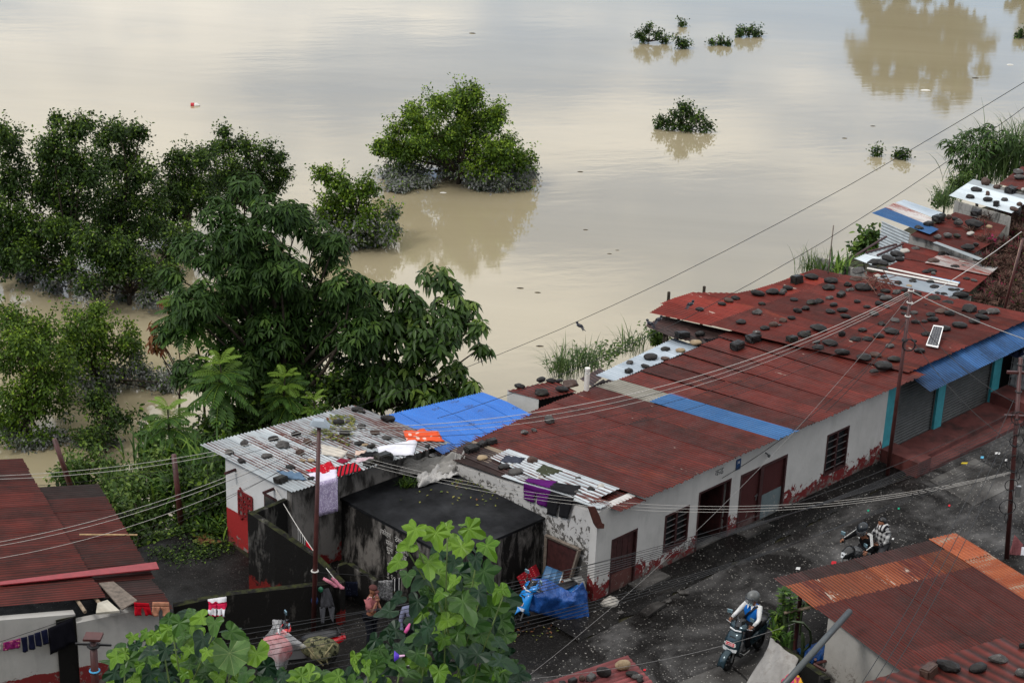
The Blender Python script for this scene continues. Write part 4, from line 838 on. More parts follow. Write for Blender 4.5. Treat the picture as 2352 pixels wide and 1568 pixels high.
stones('big red roof', 'stones on the big red roof', r2, T('B', '1555,125,115,65 1720,155,115,75 1435,150,110,90,b,M 1360,215,90,60 1325,240,70,50,a,G 1230,250,110,55 1310,260,60,40 1110,262,120,60 865,318,80,55,r,N 925,300,75,35 810,347,70,42 622,395,68,50 1145,347,62,42 1100,418,90,68,a,G 1412,312,68,45 1705,215,115,50 1805,270,95,60,b,M 1860,235,40,35,a,G 1855,190,50,55 1708,298,72,48,r,G 1560,340,100,45,f,M 1625,325,90,55,a,K 1745,355,70,50 1718,412,85,55 1818,400,92,45 1440,408,85,60 1510,388,75,55,a,K 1845,455,90,40 968,502,90,45 1322,485,88,55,a,N 1392,465,65,45 1170,550,90,55 1240,523,75,60,r,N 1290,525,40,25,f,G 1098,585,70,42,f,G 1615,558,135,58 1495,608,115,48,f,M 1527,585,55,35 1395,645,105,45 1812,607,68,68 1600,667,62,35 1710,682,125,52 1615,712,100,52 1815,757,135,55')
 + T('D', '447,112,55,42 523,153,60,35 620,130,70,55 680,150,45,35,r,G 668,85,100,60,r,G 580,208,88,42,a,G 640,290,70,50 490,335,78,48 435,410,90,40 528,408,85,35 615,380,95,60,r,K 672,335,45,30,r,G 700,340,90,45,f,M 745,263,80,32,f,G 812,162,70,48 815,208,50,35 890,200,65,45,r,G 700,462,70,50,r,G 720,355,110,50 590,530,95,58,r,N 500,555,120,60 735,572,110,40 650,618,145,75,r,K 578,660,80,42 935,500,95,55,a,K 895,420,50,32 905,275,80,45,a,K 975,268,60,35,r,K 1025,215,80,45 1040,255,100,60 1100,190,90,45 1170,205,85,60 1130,328,105,48,a,K 995,372,90,35 1045,355,50,30 1250,298,115,70,r,K 1325,172,145,75,a,K 1368,268,95,50 1425,235,110,60 1430,198,80,40 1505,195,110,45,f,G 986,137,25,20')
 + T('C', '430,1100,80,55 450,1140,75,45,a,G 560,1130,150,60,r,K 650,1138,80,45 765,1155,90,45 865,1165,100,50,a,G 930,1145,75,40 725,1188,65,40 960,1185,70,50 1050,1175,80,35'), 13, 'the river')
stones('long red roof', 'stones on the long red roof', r1, T('B', '1070,642,140,65,b 938,700,140,72,b') + T('A', '1287,797,85,80,a,G 1103,885,62,45,r,G 1173,868,45,35,r,G 860,955,90,60,b 785,975,85,55,b 712,1012,110,60,b 790,1072,80,50,r,T 1160,1098,85,80,r,N 950,1140,90,50,r,K 1035,1178,115,65,r,G 1010,1132,28,30,r,P 1217,1218,60,35,f,P 1497,1228,48,42,r,G 1500,1332,75,48,a,G 1595,1310,60,55,a,K 1665,1285,80,50,a,P'), 2, 'the river')
stones('on the low brown river roof', 'stones on the brown river roof', f1, T('B', '478,610,120,60,b 627,600,90,65,r,K 588,670,98,62,r,T'), 1, '')
stones('on the pale blue river sheets', 'stones on the pale blue sheets', f2, T('B', '338,725,85,50,a,M 465,738,85,45,r,T 212,795,120,58,r,K 335,805,78,45,r,N 38,838,60,48,r,G 172,872,80,35,f,K 30,908,75,50,b'), 1, '')
stones('patched roof', 'stones on the patched roof', fA, T('C', '525,985,130,35,f,G 500,1055,110,45,f,N 630,1045,70,35 690,1020,80,40,a,P 745,1028,60,35 665,905,130,40,f,K 740,910,110,50,f,K 790,870,130,60,r,K 890,870,90,55,r,K 870,835,130,35,f,K 650,955,100,40,f,K 740,965,100,45,r,K 930,800,100,50,f,P 1030,775,80,45,f,G 1265,830,70,60,r,K 1310,825,45,35,r,K 1275,808,45,25,f,T 1195,887,110,65,r,N 1388,938,85,50,r,K 1450,895,60,40,r,P 1465,932,60,30,a,G 1130,980,75,40 1185,970,80,45 1193,998,45,40,r,G 1025,1035,70,35 1010,1068,75,30 1170,1070,75,48 880,1082,80,40 978,1107,55,35,r,T 1205,1118,85,38 1358,1142,68,40 1408,1145,60,30 1232,1173,55,30 1290,1180,65,38 1558,1058,62,38,r,G 1490,1043,60,28 1200,1235,140,50,f,M 1370,1230,110,60,f,G 1440,1195,140,60,f,K 1320,1275,130,50'), 5, 'the river')
stones('blue ended roof', 'stones on the blue ended roof', fB, T('C', '1235,510,130,60,b 1275,475,65,40,b,M 1333,493,52,62,r,N 1415,540,100,80,a,G 1390,510,60,45 1150,557,100,60,b 1065,592,85,62,a,K 1228,668,78,58,a,G 1322,655,80,58,r,G 1405,660,70,50 1575,458,122,65,b 1560,560,160,60,f,K 1695,580,60,45,r,T 1500,770,130,60 1575,740,60,45 1520,640,80,50,f,P'), 3, 'the river')
stones('white iron roof', 'stones on the white roof', fC, T('C', '1660,185,85,90,a,N 1765,225,70,55,r,N 1580,248,105,58,a,K 1890,257,135,62,b 1525,312,92,45,a,K 1680,335,88,62,r,K 1680,285,50,55,a,N 1757,378,62,62,b 1830,336,62,48,r,G 1915,420,80,55,r,N 1965,380,55,50,r,N 1945,225,60,50,b'), 3, 'the river')
stones('on the topmost red roof', 'rocks at the upper right', flatz(3.3), T('C', '1955,90,110,60,f,G 1960,140,110,55,f,G 1995,240,30,50,r,P'), 1, '')
stones('washing covered roof', 'stones on the washing roof', r3, T('b', '1060,148,80,50 1090,163,60,30 1265,218,110,50,a,K 935,235,75,55 1000,228,45,30,r,G 1087,262,62,45,r,G 975,312,70,55 1180,305,65,48,r,N 1258,340,68,38,r,G 648,318,75,55 495,345,72,48 298,378,58,60,a,G 200,437,70,50,a,G 450,463,78,42,r,G 280,495,68,42,a,K 610,537,68,35 545,622,98,55,b,M 560,395,105,30,f,G 675,440,68,60,a,N 725,368,60,55 1075,378,70,40 1110,388,45,25,r,T 1155,398,60,45 945,405,40,35,a,P 695,492,45,25,r,T 752,493,55,28,r,T 1015,463,65,45,r,N 1235,483,140,55,b,M 1140,515,85,35,b,M 1535,398,40,25,b 750,612,50,30'), 4, 'the river')
stones('on the small hut roof', 'stones on the hut roof', fh, T('A', '1225,497,70,52,r,K 1300,505,75,35 1360,503,55,35 1068,545,80,40 1232,600,120,45,f,M 1380,570,95,45,r,K 1440,540,130,35,f,N'), 1, '')
stones('on the lower right red roof', 'stones on the lower right roof', lambda x, y: at(x, y, 1.66), T('e', '1960,1420,125,75,a,G 1655,1475,165,85,a,K 1840,1478,120,80,r,K 1540,1500,125,95,b,N 2110,1340,40,70,r,K 2105,1510,85,70,r,G'), 1, '', world=True)
stones('on the small red roof at the bottom', 'stones on the bottom roof', lambda x, y: at(x, y, 2.02), T('k', '1485,340,220,180,r,T 1225,435,205,165,r,K 1055,500,145,100,b,G 935,515,95,110,r,N 810,545,135,90,b,K 670,570,110,60,f,K 1605,455,175,110,r,K 1670,490,160,90,r,G 1715,540,110,80,a,K'), 1, '', world=True)
stones('on the street edge by the first door', 'rocks on the street edge', lambda x, y: at(x, y, .03), T('d', '1070,1197,140,105,a,P 1152,1265,60,40,a,G 1225,1225,40,25,a,T 1470,1185,50,30,r,G 1570,1132,75,35,f,G'), 1, '', world=True)
G().plate([at(*v('d', *p), .05) for p in ((1280, 1270), (1335, 1300), (1455, 1215), (1400, 1200), (1330, 1225))][::-1], (0, 0, .07)).top('broken_slab', MAT['kerb'], 'flat broken grey concrete slab lying at the street edge', 'slab')
# ------------------------------------------------------------------ poles, lamps, solar panel
def pole_ends(bv, tv, z0=0.0):
    b = at(*bv, z0); d = ray(*tv); a_ = d[:2]; t_ = ((b-CAM)[:2]@a_)/(a_@a_); return b, CAM+t_*d
def pole(name, label, bv, tv, r_, m, z0=0.0, k=10, cat='pole'):
    b, t_ = pole_ends(bv, tv, z0); rt = root(name, label, cat, b)
    G().tube([(0, 0, -.3), tuple(t_-b)], [r_*1.1, r_*.85], k).build('shaft', m, rt, True); return rt, b, t_
P1r, P1b, P1 = pole('lamp_pole', 'maroon pole topped by grey street lamp before the washing roof', (719, 1449), v('b', 803, 262), .055, MAT['polepaint'])
lh = P1-P1b
hd = G().add([lh+np.array(p) for p in ((-.20, -.13, .06), (.24, -.13, .01), (.24, .14, .01), (-.20, .14, .06), (-.11, -.08, .17), (.11, -.08, .16), (.11, .09, .16), (-.11, .09, .17))], [(3, 2, 1, 0), (4, 5, 6, 7), (0, 1, 5, 4), (1, 2, 6, 5), (2, 3, 7, 6), (3, 0, 4, 7)]).build('lamp_hood', MAT['galvclean'], P1r)
G().box(lh+np.array([.05, 0, .03]), (.24, .16, .04)).build('lamp_lens', flat('lamp_glass', (.4, .4, .38), .3), P1r)
G().tube([lh*.985, lh+np.array([.0, 0, .06])], .04, 8).build('bracket', MAT['black'], P1r)
P2r, P2b, P2 = pole('cable_pole', 'slanting maroon cable pole in front of the turquoise pillar', (2037, 1097), v('D', 873, 8), .055, MAT['polepaint'])
l2 = P2-P2b
for f_ in (.99, .93, .86, .74, .735): G().torus(l2*f_, .07, .02, 'z', 12, 6).build('cable_wrap', MAT['wirew'] if f_ > .8 else MAT['wire'], P2r)
G().torus(l2*.715+np.array([.12, -.05, 0]), .17, .022, 'y', 18, 6).build('cable_coil', MAT['wire'], P2r)
P3r, P3b, P3 = pole('tangled_pole', 'maroon pole wrapped in coiled black cables at the right edge', (2314, 1285), v('y', 607, 205), .06, MAT['polepaint'])
l3 = P3-P3b
for i in range(10):
    f_ = .22+.055*i; G().torus(l3*f_+np.array([.25*(hsh(i, 2)-.5), -.06, 0]), .10+.14*hsh(i, 1), .012, 'y' if i % 2 else 'x', 18, 5).build('cable_coil', MAT['wire'], P3r)
for i in range(5): G().torus(l3*(.45+.13*i), .075, .014, 'z', 12, 5).build('cable_wrap', MAT['wire'], P3r)
for f_ in (.72, .93): G().bx(-.32, .32, -.04, .04, -.03, .03).build('cross_arm', MAT['polepaint'], P3r).location = l3*f_
G().box(l3*.36+np.array([.12, -.12, 0]), (.12, .08, .3)).build('meter_box', MAT['steel'], P3r)
P4r, P4b, P4 = pole('short_pole', 'short maroon post with flat cap and tied wires, in front of the lower left wall', v('m', 1262, 1568+500), v('m', 1215, 985), .085, MAT['polepaint'], 0)
l4 = P4-P4b; G().box(l4+np.array([0, 0, .04]), (.36, .30, .05)).build('cap', MAT['polepaint'], P4r); G().torus(l4*.92, .11, .035, 'z', 12, 6).build('wire_wrap', MAT['wire'], P4r)
G().torus(l4*.62, .1, .02, 'z', 12, 6).build('blue_string', MAT['bluepipe'], P4r); G().box(l4*.93, (.75, .04, .04)).build('cross_bar', MAT['wire'], P4r)
pole('bank_pole', 'maroon post standing on the bank behind the lower left roof', v('t', -110, 850), v('a', 366, -75), .075, MAT['polepaint'], -.2)
pole('bank_pole', 'maroon post among the broad grass leaves on the river bank', v('t', 790, 1155), v('t', 722, 560), .075, MAT['polepaint'], 0)
b = W(*r2(*v('r', 1130, 800))); pole('thin_stake', 'thin weathered stake rising above the far plants', v('r', 1130, 800), v('r', 1205, 160), .022, MAT['wood_grey'], 2.4)
pole('leaning_post', 'pale peeling post leaning among dry creepers at the right edge', v('C', 1825, 1312), v('C', 1992, 700), .05, MAT['peel'] if 'peel' in MAT else MAT['bamboo'], 2.4)
pole('tall_post', 'rust brown post at the far right edge above the creepers', v('q', 760, 1330), v('q', 925, 740), .045, MAT['polepaint'], 2.4)
sp = [W(*r2(*v('D', *p))) for p in ((985, 470), (1080, 490), (1148, 362), (1050, 348))]
SP = root('solar_panel', 'small solar panel in white frame propped on the big red roof', 'solar panel', sp[0])
q = [p-sp[0] for p in sp]; q = [q[0]+Z3*.06, q[1]+Z3*.06, q[2]*.80+Z3*.30, q[3]*.80+Z3*.30]; nn_ = np.cross(q[1]-q[0], q[3]-q[0]); nn_ /= np.linalg.norm(nn_)
cell = MT('solar_cells', .2, .5); cell.color((.02, .022, .03)); G().plate(q, nn_*.03).build('frame', MAT['white'], SP)
B_ = lambda u_, w_: q[0]*(1-u_)*(1-w_)+q[1]*u_*(1-w_)+q[2]*u_*w_+q[3]*(1-u_)*w_
for i in range(4):
    for j in range(9): G().plate([B_(.07+.215*i, .05+.1*j)+nn_*.031, B_(.07+.215*i+.2, .05+.1*j)+nn_*.031, B_(.07+.215*i+.2, .05+.1*j+.09)+nn_*.031, B_(.07+.215*i, .05+.1*j+.09)+nn_*.031], nn_*.004).build('cell', cell.m, SP)
for u_ in (.1, .9): G().tube([B_(u_, .95), B_(u_, .95)*np.array([1, 1, 0])+Z3*.02], .012, 6).build('leg', MAT['steel'], SP)
# ------------------------------------------------------------------ cables
def wire(label, p0, p1, sag, m='wire', r_=.010, group='overhead cables', cat='cable', n=22, jig=.0):
    p0, p1 = np.asarray(p0), np.asarray(p1); P = [p0*(1-i/n)+p1*i/n - Z3*sag*4*(i/n)*(1-i/n) + Z3*jig*wob(i*.9+p0[0]*3) for i in range(n+1)]
    c = P[0].copy(); g_ = G().tube([p-c for p in P], r_, 5, False); o = g_.build('cable', MAT[m], None, True); o.location = c; return tag(o, label, cat, group)
FARR = atd(2420, 148, 78); 
wire('highest dark cable crossing the river view down to the left edge', atd(2420, 148, 40), atd(-60, 1095, 58), 2.4, r_=.008, jig=.012)
wire('second dark cable crossing the river view towards the lamp pole', atd(2420, 196, 42), atd(700, 1032, 48), 1.55, r_=.008, jig=.012)
for i in range(3): wire(('upper', 'middle', 'lower')[i]+' white cable strung from lamp pole to slanting cable pole', P1-Z3*(.03+.05*i), P2-Z3*(.05+.06*i), 1.05+.08*i, 'wirew', .007 if i == 0 else .005)
for i in range(3): wire(('upper', 'middle', 'lower')[i]+' black cable strung from lamp pole to slanting cable pole', P1-Z3*(.10+.1*i), P2-Z3*(.3+.25*i), 1.05+.16*i, 'wire', .006)
for i in range(3): wire(('upper', 'middle', 'lower')[i]+' white cable sagging from lamp pole to the tangled pole', P1-Z3*(.45+.08*i), P3b+l3*(.45-.004*i), 1.25+.03*i, 'wirew', .0045)
LW = [((-60, 1094), 'wirew'), ((-60, 1101), 'wirew'), ((-60, 1120), 'wire'), ((-60, 1254), 'wirew'), ((-60, 1262), 'wirew'), ((-60, 1243), 'wire'), ((-60, 1290), 'wirew'), ((-60, 1345), 'wire'), ((-60, 1300), 'wire')]
for i, (q_, m) in enumerate(LW): wire('%s %s cable running from the lamp pole to the left edge' % ('%s' % ORD[i], {'wirew': 'white', 'wire': 'black'}[m]), atd(*q_, 36+.3*i), P1-Z3*(.02+.07*i), .25+.03*i, m, .0048)
BW = [(1455, .60), (1470, .62), (1482, .64), (1494, .66), (1506, .68), (1520, .70), (1536, .52), (1552, .54), (1568, .56), (1585, .58), (1430, .75)]
for i, (y, f_) in enumerate(BW): wire('%s of the dark cables running low along the street to the tangled pole' % ORD[i], atd(300, y+45, 26+.25*i), P3b+l3*f_, .5+.05*i, 'wire', .006)
wire('twisted white cable slanting down from the cable pole to the bottom edge', P2-Z3*.15, atd(1150, 1600, 33), .75, 'wireg', .0042, jig=.01)
wire('white cable crossing the street at the bottom edge', atd(1160, 1562, 33), at(*v('o', 1375, 700), 1.2), .25, 'wireg', .005)
wire('white cable from the cable pole to the right edge', P2-Z3*.08, atd(2420, 800, 52), .1, 'wirew', .012)
wire('white cable from the cable pole up to the creeper covered post', P2-Z3*.5, W(*onp(*v('C', 1985, 620), 4.2)), .1, 'wirew', .011)
for i in range(3): wire('%s thin black cable falling from the tangled pole over the lower right roof' % ORD[i], P3b+l3*(.8-.1*i)-np.array([.1, 0, 0]), atd(1958+26*i, 1600, 32), .5, 'wire', .008)
for i in range(2): wire('%s black cable from the cable pole to the tangled pole' % ('upper', 'lower')[i], P2-Z3*(.6+.6*i), P3b+l3*(.78-.2*i), .3, 'wire', .009)
wire('black cable looping under the eave of the long house', P2-Z3*1.1, W(4.6, -.25, 2.0), .35, 'wire', .009)
wire('black cable falling from the cable pole to the house front', P2-Z3*.9, W(8.4, -.2, 2.35), .2, 'wire', .009)
# birds on the wires
def bird(label, V_, dep, f_=1):
    c = atd(*V_, dep); rt = root('bird', label, 'bird', c, .6*f_, 'birds on the cables')
    body = G().ball((0, 0, .06), (.09, .20, .10), 10, 8).ball((0, .10, .11), (.075, .085, .075), 10, 6).build('body', MAT['birdk'], rt, True)
    G().plate([(-.02, -.08, .05), (.02, -.08, .05), (.045, -.26, -.03), (.01, -.20, -.01), (-.01, -.20, -.01), (-.045, -.26, -.03)], (0, 0, .008)).build('tail', MAT['birdk'], rt)
    for s_ in (-1, 1): G().plate([(s_*.04, .06, .08), (s_*.055, -.05, .08), (s_*.03, -.19, .03), (s_*.03, -.02, .05)], (s_*.012, 0, .004)).build('wing', MAT['birdk'], rt)
    G().tube([(0, .135, .11), (0, .165, .105)], [.012, .002], 6).build('beak', MAT['black'], rt); G().ball((0, .085, .055), (.06, .07, .08), 8, 6).build('breast', MAT['wirew'], rt)
MAT['birdk'] = flat('blue_black_feather', (.010, .011, .018), .35)
bird('small black swallow alone on the cable over the river', (1330, 752), 47); bird('small black swallow on the cable above the upper red roof', v('B', 550, 365), 45, -1)
bird('small black swallow at the tip of the brown river roof', v('B', 205, 525), 45); bird('small black swallow on the cable just right of the brown roof tip', v('B', 285, 492), 45, -1)
# ------------------------------------------------------------------ plants
R4 = np.random.default_rng(11)
def unit(a): return a/(np.linalg.norm(a, axis=-1, keepdims=True)+1e-9)
def leaf_arrays(C, A, Nn, Ln, Wd, droop=.15, fold=.18):     # leaves with a fold along the midrib: 6 points, 2 quads each
    C = np.asarray(C); A = unit(A); Sd = unit(np.cross(A, Nn)); Nn = unit(np.cross(Sd, A)); Ln = Ln[:, None]; Wd = Wd[:, None]
    dz = np.array([0, 0, -1.0]); e = lambda a, b, f_: C+A*Ln*a+Sd*Wd*b+Nn*Wd*abs(b)*f_*2+dz*Ln*droop*a*a
    V_ = np.stack([C, e(.32, .46, fold), e(.68, .38, fold), e(1, 0, 0), e(.68, -.38, fold), e(.32, -.46, fold)], 1)
    n = len(C); b = (np.arange(n)*6)[:, None]; F = np.concatenate([b+np.array([[0, 1, 2, 3]]), b+np.array([[0, 3, 4, 5]])], 0)
    return V_.reshape(-1, 3), F
def tones(n, young, silt=None, r_=R4):
    t = np.zeros((n, 4)); t[:, 0] = r_.uniform(0, 1, n); t[:, 1] = young; t[:, 2] = 0 if silt is None else silt; t[:, 3] = 1; return np.repeat(t, 6, 0)
def branch(p0, p1, bend=.15, n=6, r_=R4):
    p0, p1 = np.asarray(p0, float), np.asarray(p1, float); d = np.linalg.norm(p1-p0); o = r_.normal(size=3)*d*bend; o[2] = abs(o[2])*.4
    return [p0*(1-t)+p1*t+o*4*t*(1-t)*.5 for t in np.linspace(0, 1, n)]
def px_blobs(base, blobs, deep, r_):                         # blobs given by outline position and radius on the upright plane through base, spread in depth
    h = np.array([base[0], base[1], 0]); h /= np.linalg.norm(h); out_ = []
    for x, y, rp in blobs:
        c = vplane(x, y, base); R_ = rp/pxm(c); out_.append((c+h*r_.uniform(-1, 1)*deep, R_))
    return out_
def flood_tree(label, base_v, blobs, m, cat='tree', group='trees standing in the flood', dens=95, mul=2.3, leaf=.15, silt_h=1.0, deep=1.0, seed=1, z0=WATER, twigs=True, young=.25, silt_amt=.85, name='flooded_tree'):
    r_ = np.random.default_rng(seed); base = at(*base_v, z0); rt = root(name, label, cat, base, 0, group)
    C, A, Nn, Y, Sl = [], [], [], [], []; g_ = G(); top_z = max(vplane(x, y-r, base)[2] for x, y, r in blobs)
    trunk_top = base+np.array([r_.normal()*.2, r_.normal()*.2, .35*(top_z-base[2])]); g_.tube([p-base for p in branch(base-Z3*1.2, trunk_top, .05)], np.linspace(.14, .09, 6)*min(1, (top_z-base[2])/4), 7)
    for c, R_ in px_blobs(base, blobs, deep, r_):
        R_ *= 1.02
        if twigs: g_.tube([p-base for p in branch(base*.6+trunk_top*.4, c, .12, 7, r_)], np.linspace(.055, .012, 7), 5)
        for q in range(int(5+4*R_) if twigs else 0):
            d_ = unit(r_.normal(size=3)+np.array([0, 0, .55])); L0, L1 = R_*.6, R_*r_.uniform(1.1, 1.65)+.15; g_.tube([c+d_*L0-base, c+d_*L1-base], [.010, .004], 4, False); n = int(26*(L1-L0)*dens/95)+8
            P = c+d_*r_.uniform(L0, L1, (n, 1))+r_.normal(size=(n, 3))*leaf*.75; P = P[P[:, 2] > z0+.02]; n = len(P)
            C.append(P); A.append(unit(r_.normal(size=(n, 3))+d_*.5)); Nn.append(np.array([0, 0, .9])+r_.normal(size=(n, 3))*.5); Y.append((r_.uniform(0, 1, n) < young)*r_.uniform(.3, 1, n)); Sl.append((r_.uniform(0, 1, n) < silt_amt*np.clip(1.6-1.6*(P[:, 2]-z0)/silt_h, 0, 1)).astype(float)*r_.uniform(.55, 1, n))
        ns = max(5, int((8*R_*R_+7)*1.45))
        for q in range(ns):
            u_ = r_.normal(size=3); u_ /= np.linalg.norm(u_); sc = c+u_*R_*r_.uniform(.35, .98)*np.array([1, 1, .92]); rs = R_*r_.uniform(.17, .42)/(1+.25*R_)+.11
            if sc[2] < z0+.05: sc[2] = z0+r_.uniform(.03, .4)
            if twigs and q % 3 == 0: g_.tube([p-base for p in branch(c, sc, .1, 4, r_)], [.014, .011, .008, .004], 4, False)
            n = int(dens*rs*rs*4.2*mul/1.5)+6
            w_ = unit(r_.normal(size=(n, 3))); P = sc+w_*rs*(r_.uniform(.1, 1, (n, 1))**.6)*(1+.9*(r_.uniform(0, 1, (n, 1)) < .14))*np.array([1, 1, .85]); ok = P[:, 2] > z0+.02; P, w_ = P[ok], w_[ok]; n = len(P)
            ax = unit(w_*.8+r_.normal(size=(n, 3))*.6+np.array([0, 0, -.25])); nr = unit(u_*.5+np.array([0, 0, .9])+r_.normal(size=(n, 3))*.45)
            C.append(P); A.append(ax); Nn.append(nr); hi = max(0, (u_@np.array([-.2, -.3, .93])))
            Y.append(np.clip((r_.uniform(0, 1, n) < young*hi)*r_.uniform(.4, 1, n)+.18*hi*(w_[:, 2] > .3), 0, 1))  # young tone weighted to crown tops, also painting their yellow-green highlights
            hh = P[:, 2]-z0; Sl.append((r_.uniform(0, 1, n) < silt_amt*np.clip(1.6-1.6*hh/silt_h, 0, 1)).astype(float)*r_.uniform(.55, 1, n))
    C, A, Nn, Y, Sl = (np.concatenate(a) for a in (C, A, Nn, Y, Sl)); n = len(C)
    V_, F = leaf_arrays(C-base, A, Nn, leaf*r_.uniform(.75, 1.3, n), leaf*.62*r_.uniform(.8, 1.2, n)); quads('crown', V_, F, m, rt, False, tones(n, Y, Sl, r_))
    g_.build('trunk', MAT['bark'], rt, True); return n
NL = 0
LF, LD = MAT['leaf_flood'], MAT['leaf_dark']
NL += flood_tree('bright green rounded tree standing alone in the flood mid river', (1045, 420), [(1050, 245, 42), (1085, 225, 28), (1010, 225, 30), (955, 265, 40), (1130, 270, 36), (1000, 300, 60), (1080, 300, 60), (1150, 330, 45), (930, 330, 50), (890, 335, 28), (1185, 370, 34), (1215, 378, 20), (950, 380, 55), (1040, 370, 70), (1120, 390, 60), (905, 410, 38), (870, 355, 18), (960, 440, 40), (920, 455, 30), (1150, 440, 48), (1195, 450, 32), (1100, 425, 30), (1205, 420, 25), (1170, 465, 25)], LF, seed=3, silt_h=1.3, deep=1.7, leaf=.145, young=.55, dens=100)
NL += flood_tree('small silty green tree between the lone river tree and the dark tree', (820, 560), [(745, 400, 22), (780, 420, 30), (840, 420, 26), (800, 455, 40), (770, 480, 38), (845, 480, 38), (880, 520, 24), (905, 505, 16), (740, 500, 22), (800, 510, 45), (850, 540, 40), (830, 580, 40), (870, 590, 30), (790, 560, 45), (845, 620, 30), (905, 530, 14)], LF, seed=5, silt_h=2.0, deep=1.0, leaf=.15, silt_amt=.6, young=.35)
for i, (b_, bl) in enumerate((((10, 640), [(0, 300, 34), (20, 340, 38), (5, 400, 60), (30, 470, 60), (0, 540, 70), (30, 610, 40)]),
    ((165, 655), [(128, 285, 12), (120, 318, 34), (175, 310, 36), (205, 305, 20), (140, 370, 62), (195, 370, 50), (110, 440, 66), (180, 450, 66), (130, 520, 66), (90, 580, 50), (180, 560, 50), (120, 620, 40), (70, 650, 28)]),
    ((270, 600), [(270, 285, 14), (255, 305, 26), (235, 325, 22), (290, 335, 34), (325, 320, 18), (270, 380, 50), (330, 385, 40), (290, 440, 60), (250, 500, 55), (330, 470, 55), (300, 540, 50), (240, 560, 40)]),
    ((430, 560), [(400, 350, 22), (455, 352, 24), (425, 390, 44), (480, 370, 30), (390, 420, 44), (450, 440, 52), (400, 490, 48), (360, 520, 40)]),
    ((575, 520), [(512, 305, 12), (515, 335, 26), (555, 340, 28), (600, 365, 32), (640, 380, 24), (530, 385, 44), (590, 410, 46), (650, 410, 18), (500, 420, 40), (560, 450, 50), (630, 440, 26)]),
    ((300, 700), [(270, 560, 34), (300, 590, 40), (350, 600, 36), (260, 620, 30), (320, 650, 40), (290, 690, 26), (350, 660, 34), (230, 590, 24), (160, 640, 34), (60, 600, 40), (200, 560, 40), (420, 560, 40), (200, 640, 30), (230, 660, 26), (390, 640, 30), (400, 590, 36)]))):
    NL += flood_tree(('dark flooded tree cut by the left edge', 'tall dark flooded tree nearest the left edge with twin tops', 'dark flooded tree with a pointed top left of centre in the grove', 'low flooded tree in the middle of the left grove', 'rightmost flooded tree of the left grove with thin airy top', 'short flooded bush with silty leaves below the left grove')[i], b_, bl, LD, seed=20+i, silt_h=(1.0, 1.1, 1.0, .8, .9, 1.5)[i], deep=1.3, leaf=.135, dens=105, young=.28)
for i, (b_, bl) in enumerate((((80, 1000), [(20, 745, 40), (60, 760, 50), (100, 780, 60), (40, 830, 70), (120, 850, 66), (60, 900, 60), (20, 960, 60), (110, 930, 60), (60, 1010, 50), (120, 1020, 40), (30, 1060, 40)]),
    ((230, 900), [(170, 735, 30), (210, 750, 40), (225, 725, 14), (170, 790, 60), (250, 780, 50), (300, 780, 28), (190, 850, 60), (270, 850, 46), (330, 860, 30), (310, 820, 24), (380, 870, 26), (230, 910, 36), (360, 900, 22), (420, 880, 24)]),
    ((240, 1035), [(220, 940, 34), (250, 965, 40), (210, 985, 30), (280, 985, 24), (200, 1020, 26), (240, 1030, 34)]))):
    NL += flood_tree(('light green flooded bush in front of the left grove at the left edge', 'wide flooded bush with muddy lower leaves left of the dark tree', 'small dark leafy bush by the bank behind the lower left roof')[i], b_, bl, LF if i < 2 else LD, cat='bush', seed=40+i, silt_h=(.5, 1.5, .3)[i], deep=1.0, leaf=.115, dens=110, young=.3, group='bushes standing in the flood', name='flooded_bush')
for i, (b_, bl, lb) in enumerate((((1495, 100), [(1470, 80, 9), (1490, 72, 10), (1478, 92, 8), (1510, 82, 9), (1528, 93, 9)], 'drowned bush top with arching twigs, leftmost of the far group'), ((1565, 113), [(1560, 100, 10), (1572, 106, 10)], 'small drowned bush top right of the arching one'),
    ((1565, 62), [(1566, 56, 7)], 'smallest drowned sprig farthest up the river view'), ((1650, 104), [(1636, 97, 7), (1655, 98, 6), (1672, 98, 4)], 'flat drowned sprigs between the two far bushes'), ((1718, 85), [(1700, 78, 9), (1718, 70, 11), (1738, 77, 10)], 'drowned bush top at the right of the far group'),
    ((1568, 298), [(1572, 245, 9), (1560, 262, 15), (1580, 268, 16), (1530, 280, 13), (1515, 284, 9), (1555, 285, 18), (1600, 275, 14), (1618, 288, 12), (1580, 292, 14)], 'dark drowned bush top alone between the lone tree and the right bank'),
    ((2014, 356), [(2014, 349, 8)], 'tiny drowned sprig near the right bank'), ((2070, 364), [(2060, 358, 8), (2078, 356, 9)], 'drowned sprig next to the tiny one near the right bank'), ((2345, 88), [(2340, 82, 10), (2360, 75, 12)], 'drowned bush top cut by the right edge'))):
    NL += flood_tree(lb, b_, bl, LD, 'bush', 'drowned bush tops', 150, .42, .15, .05, .3, 60+i, WATER, True, .15, .2, 'drowned_bush')
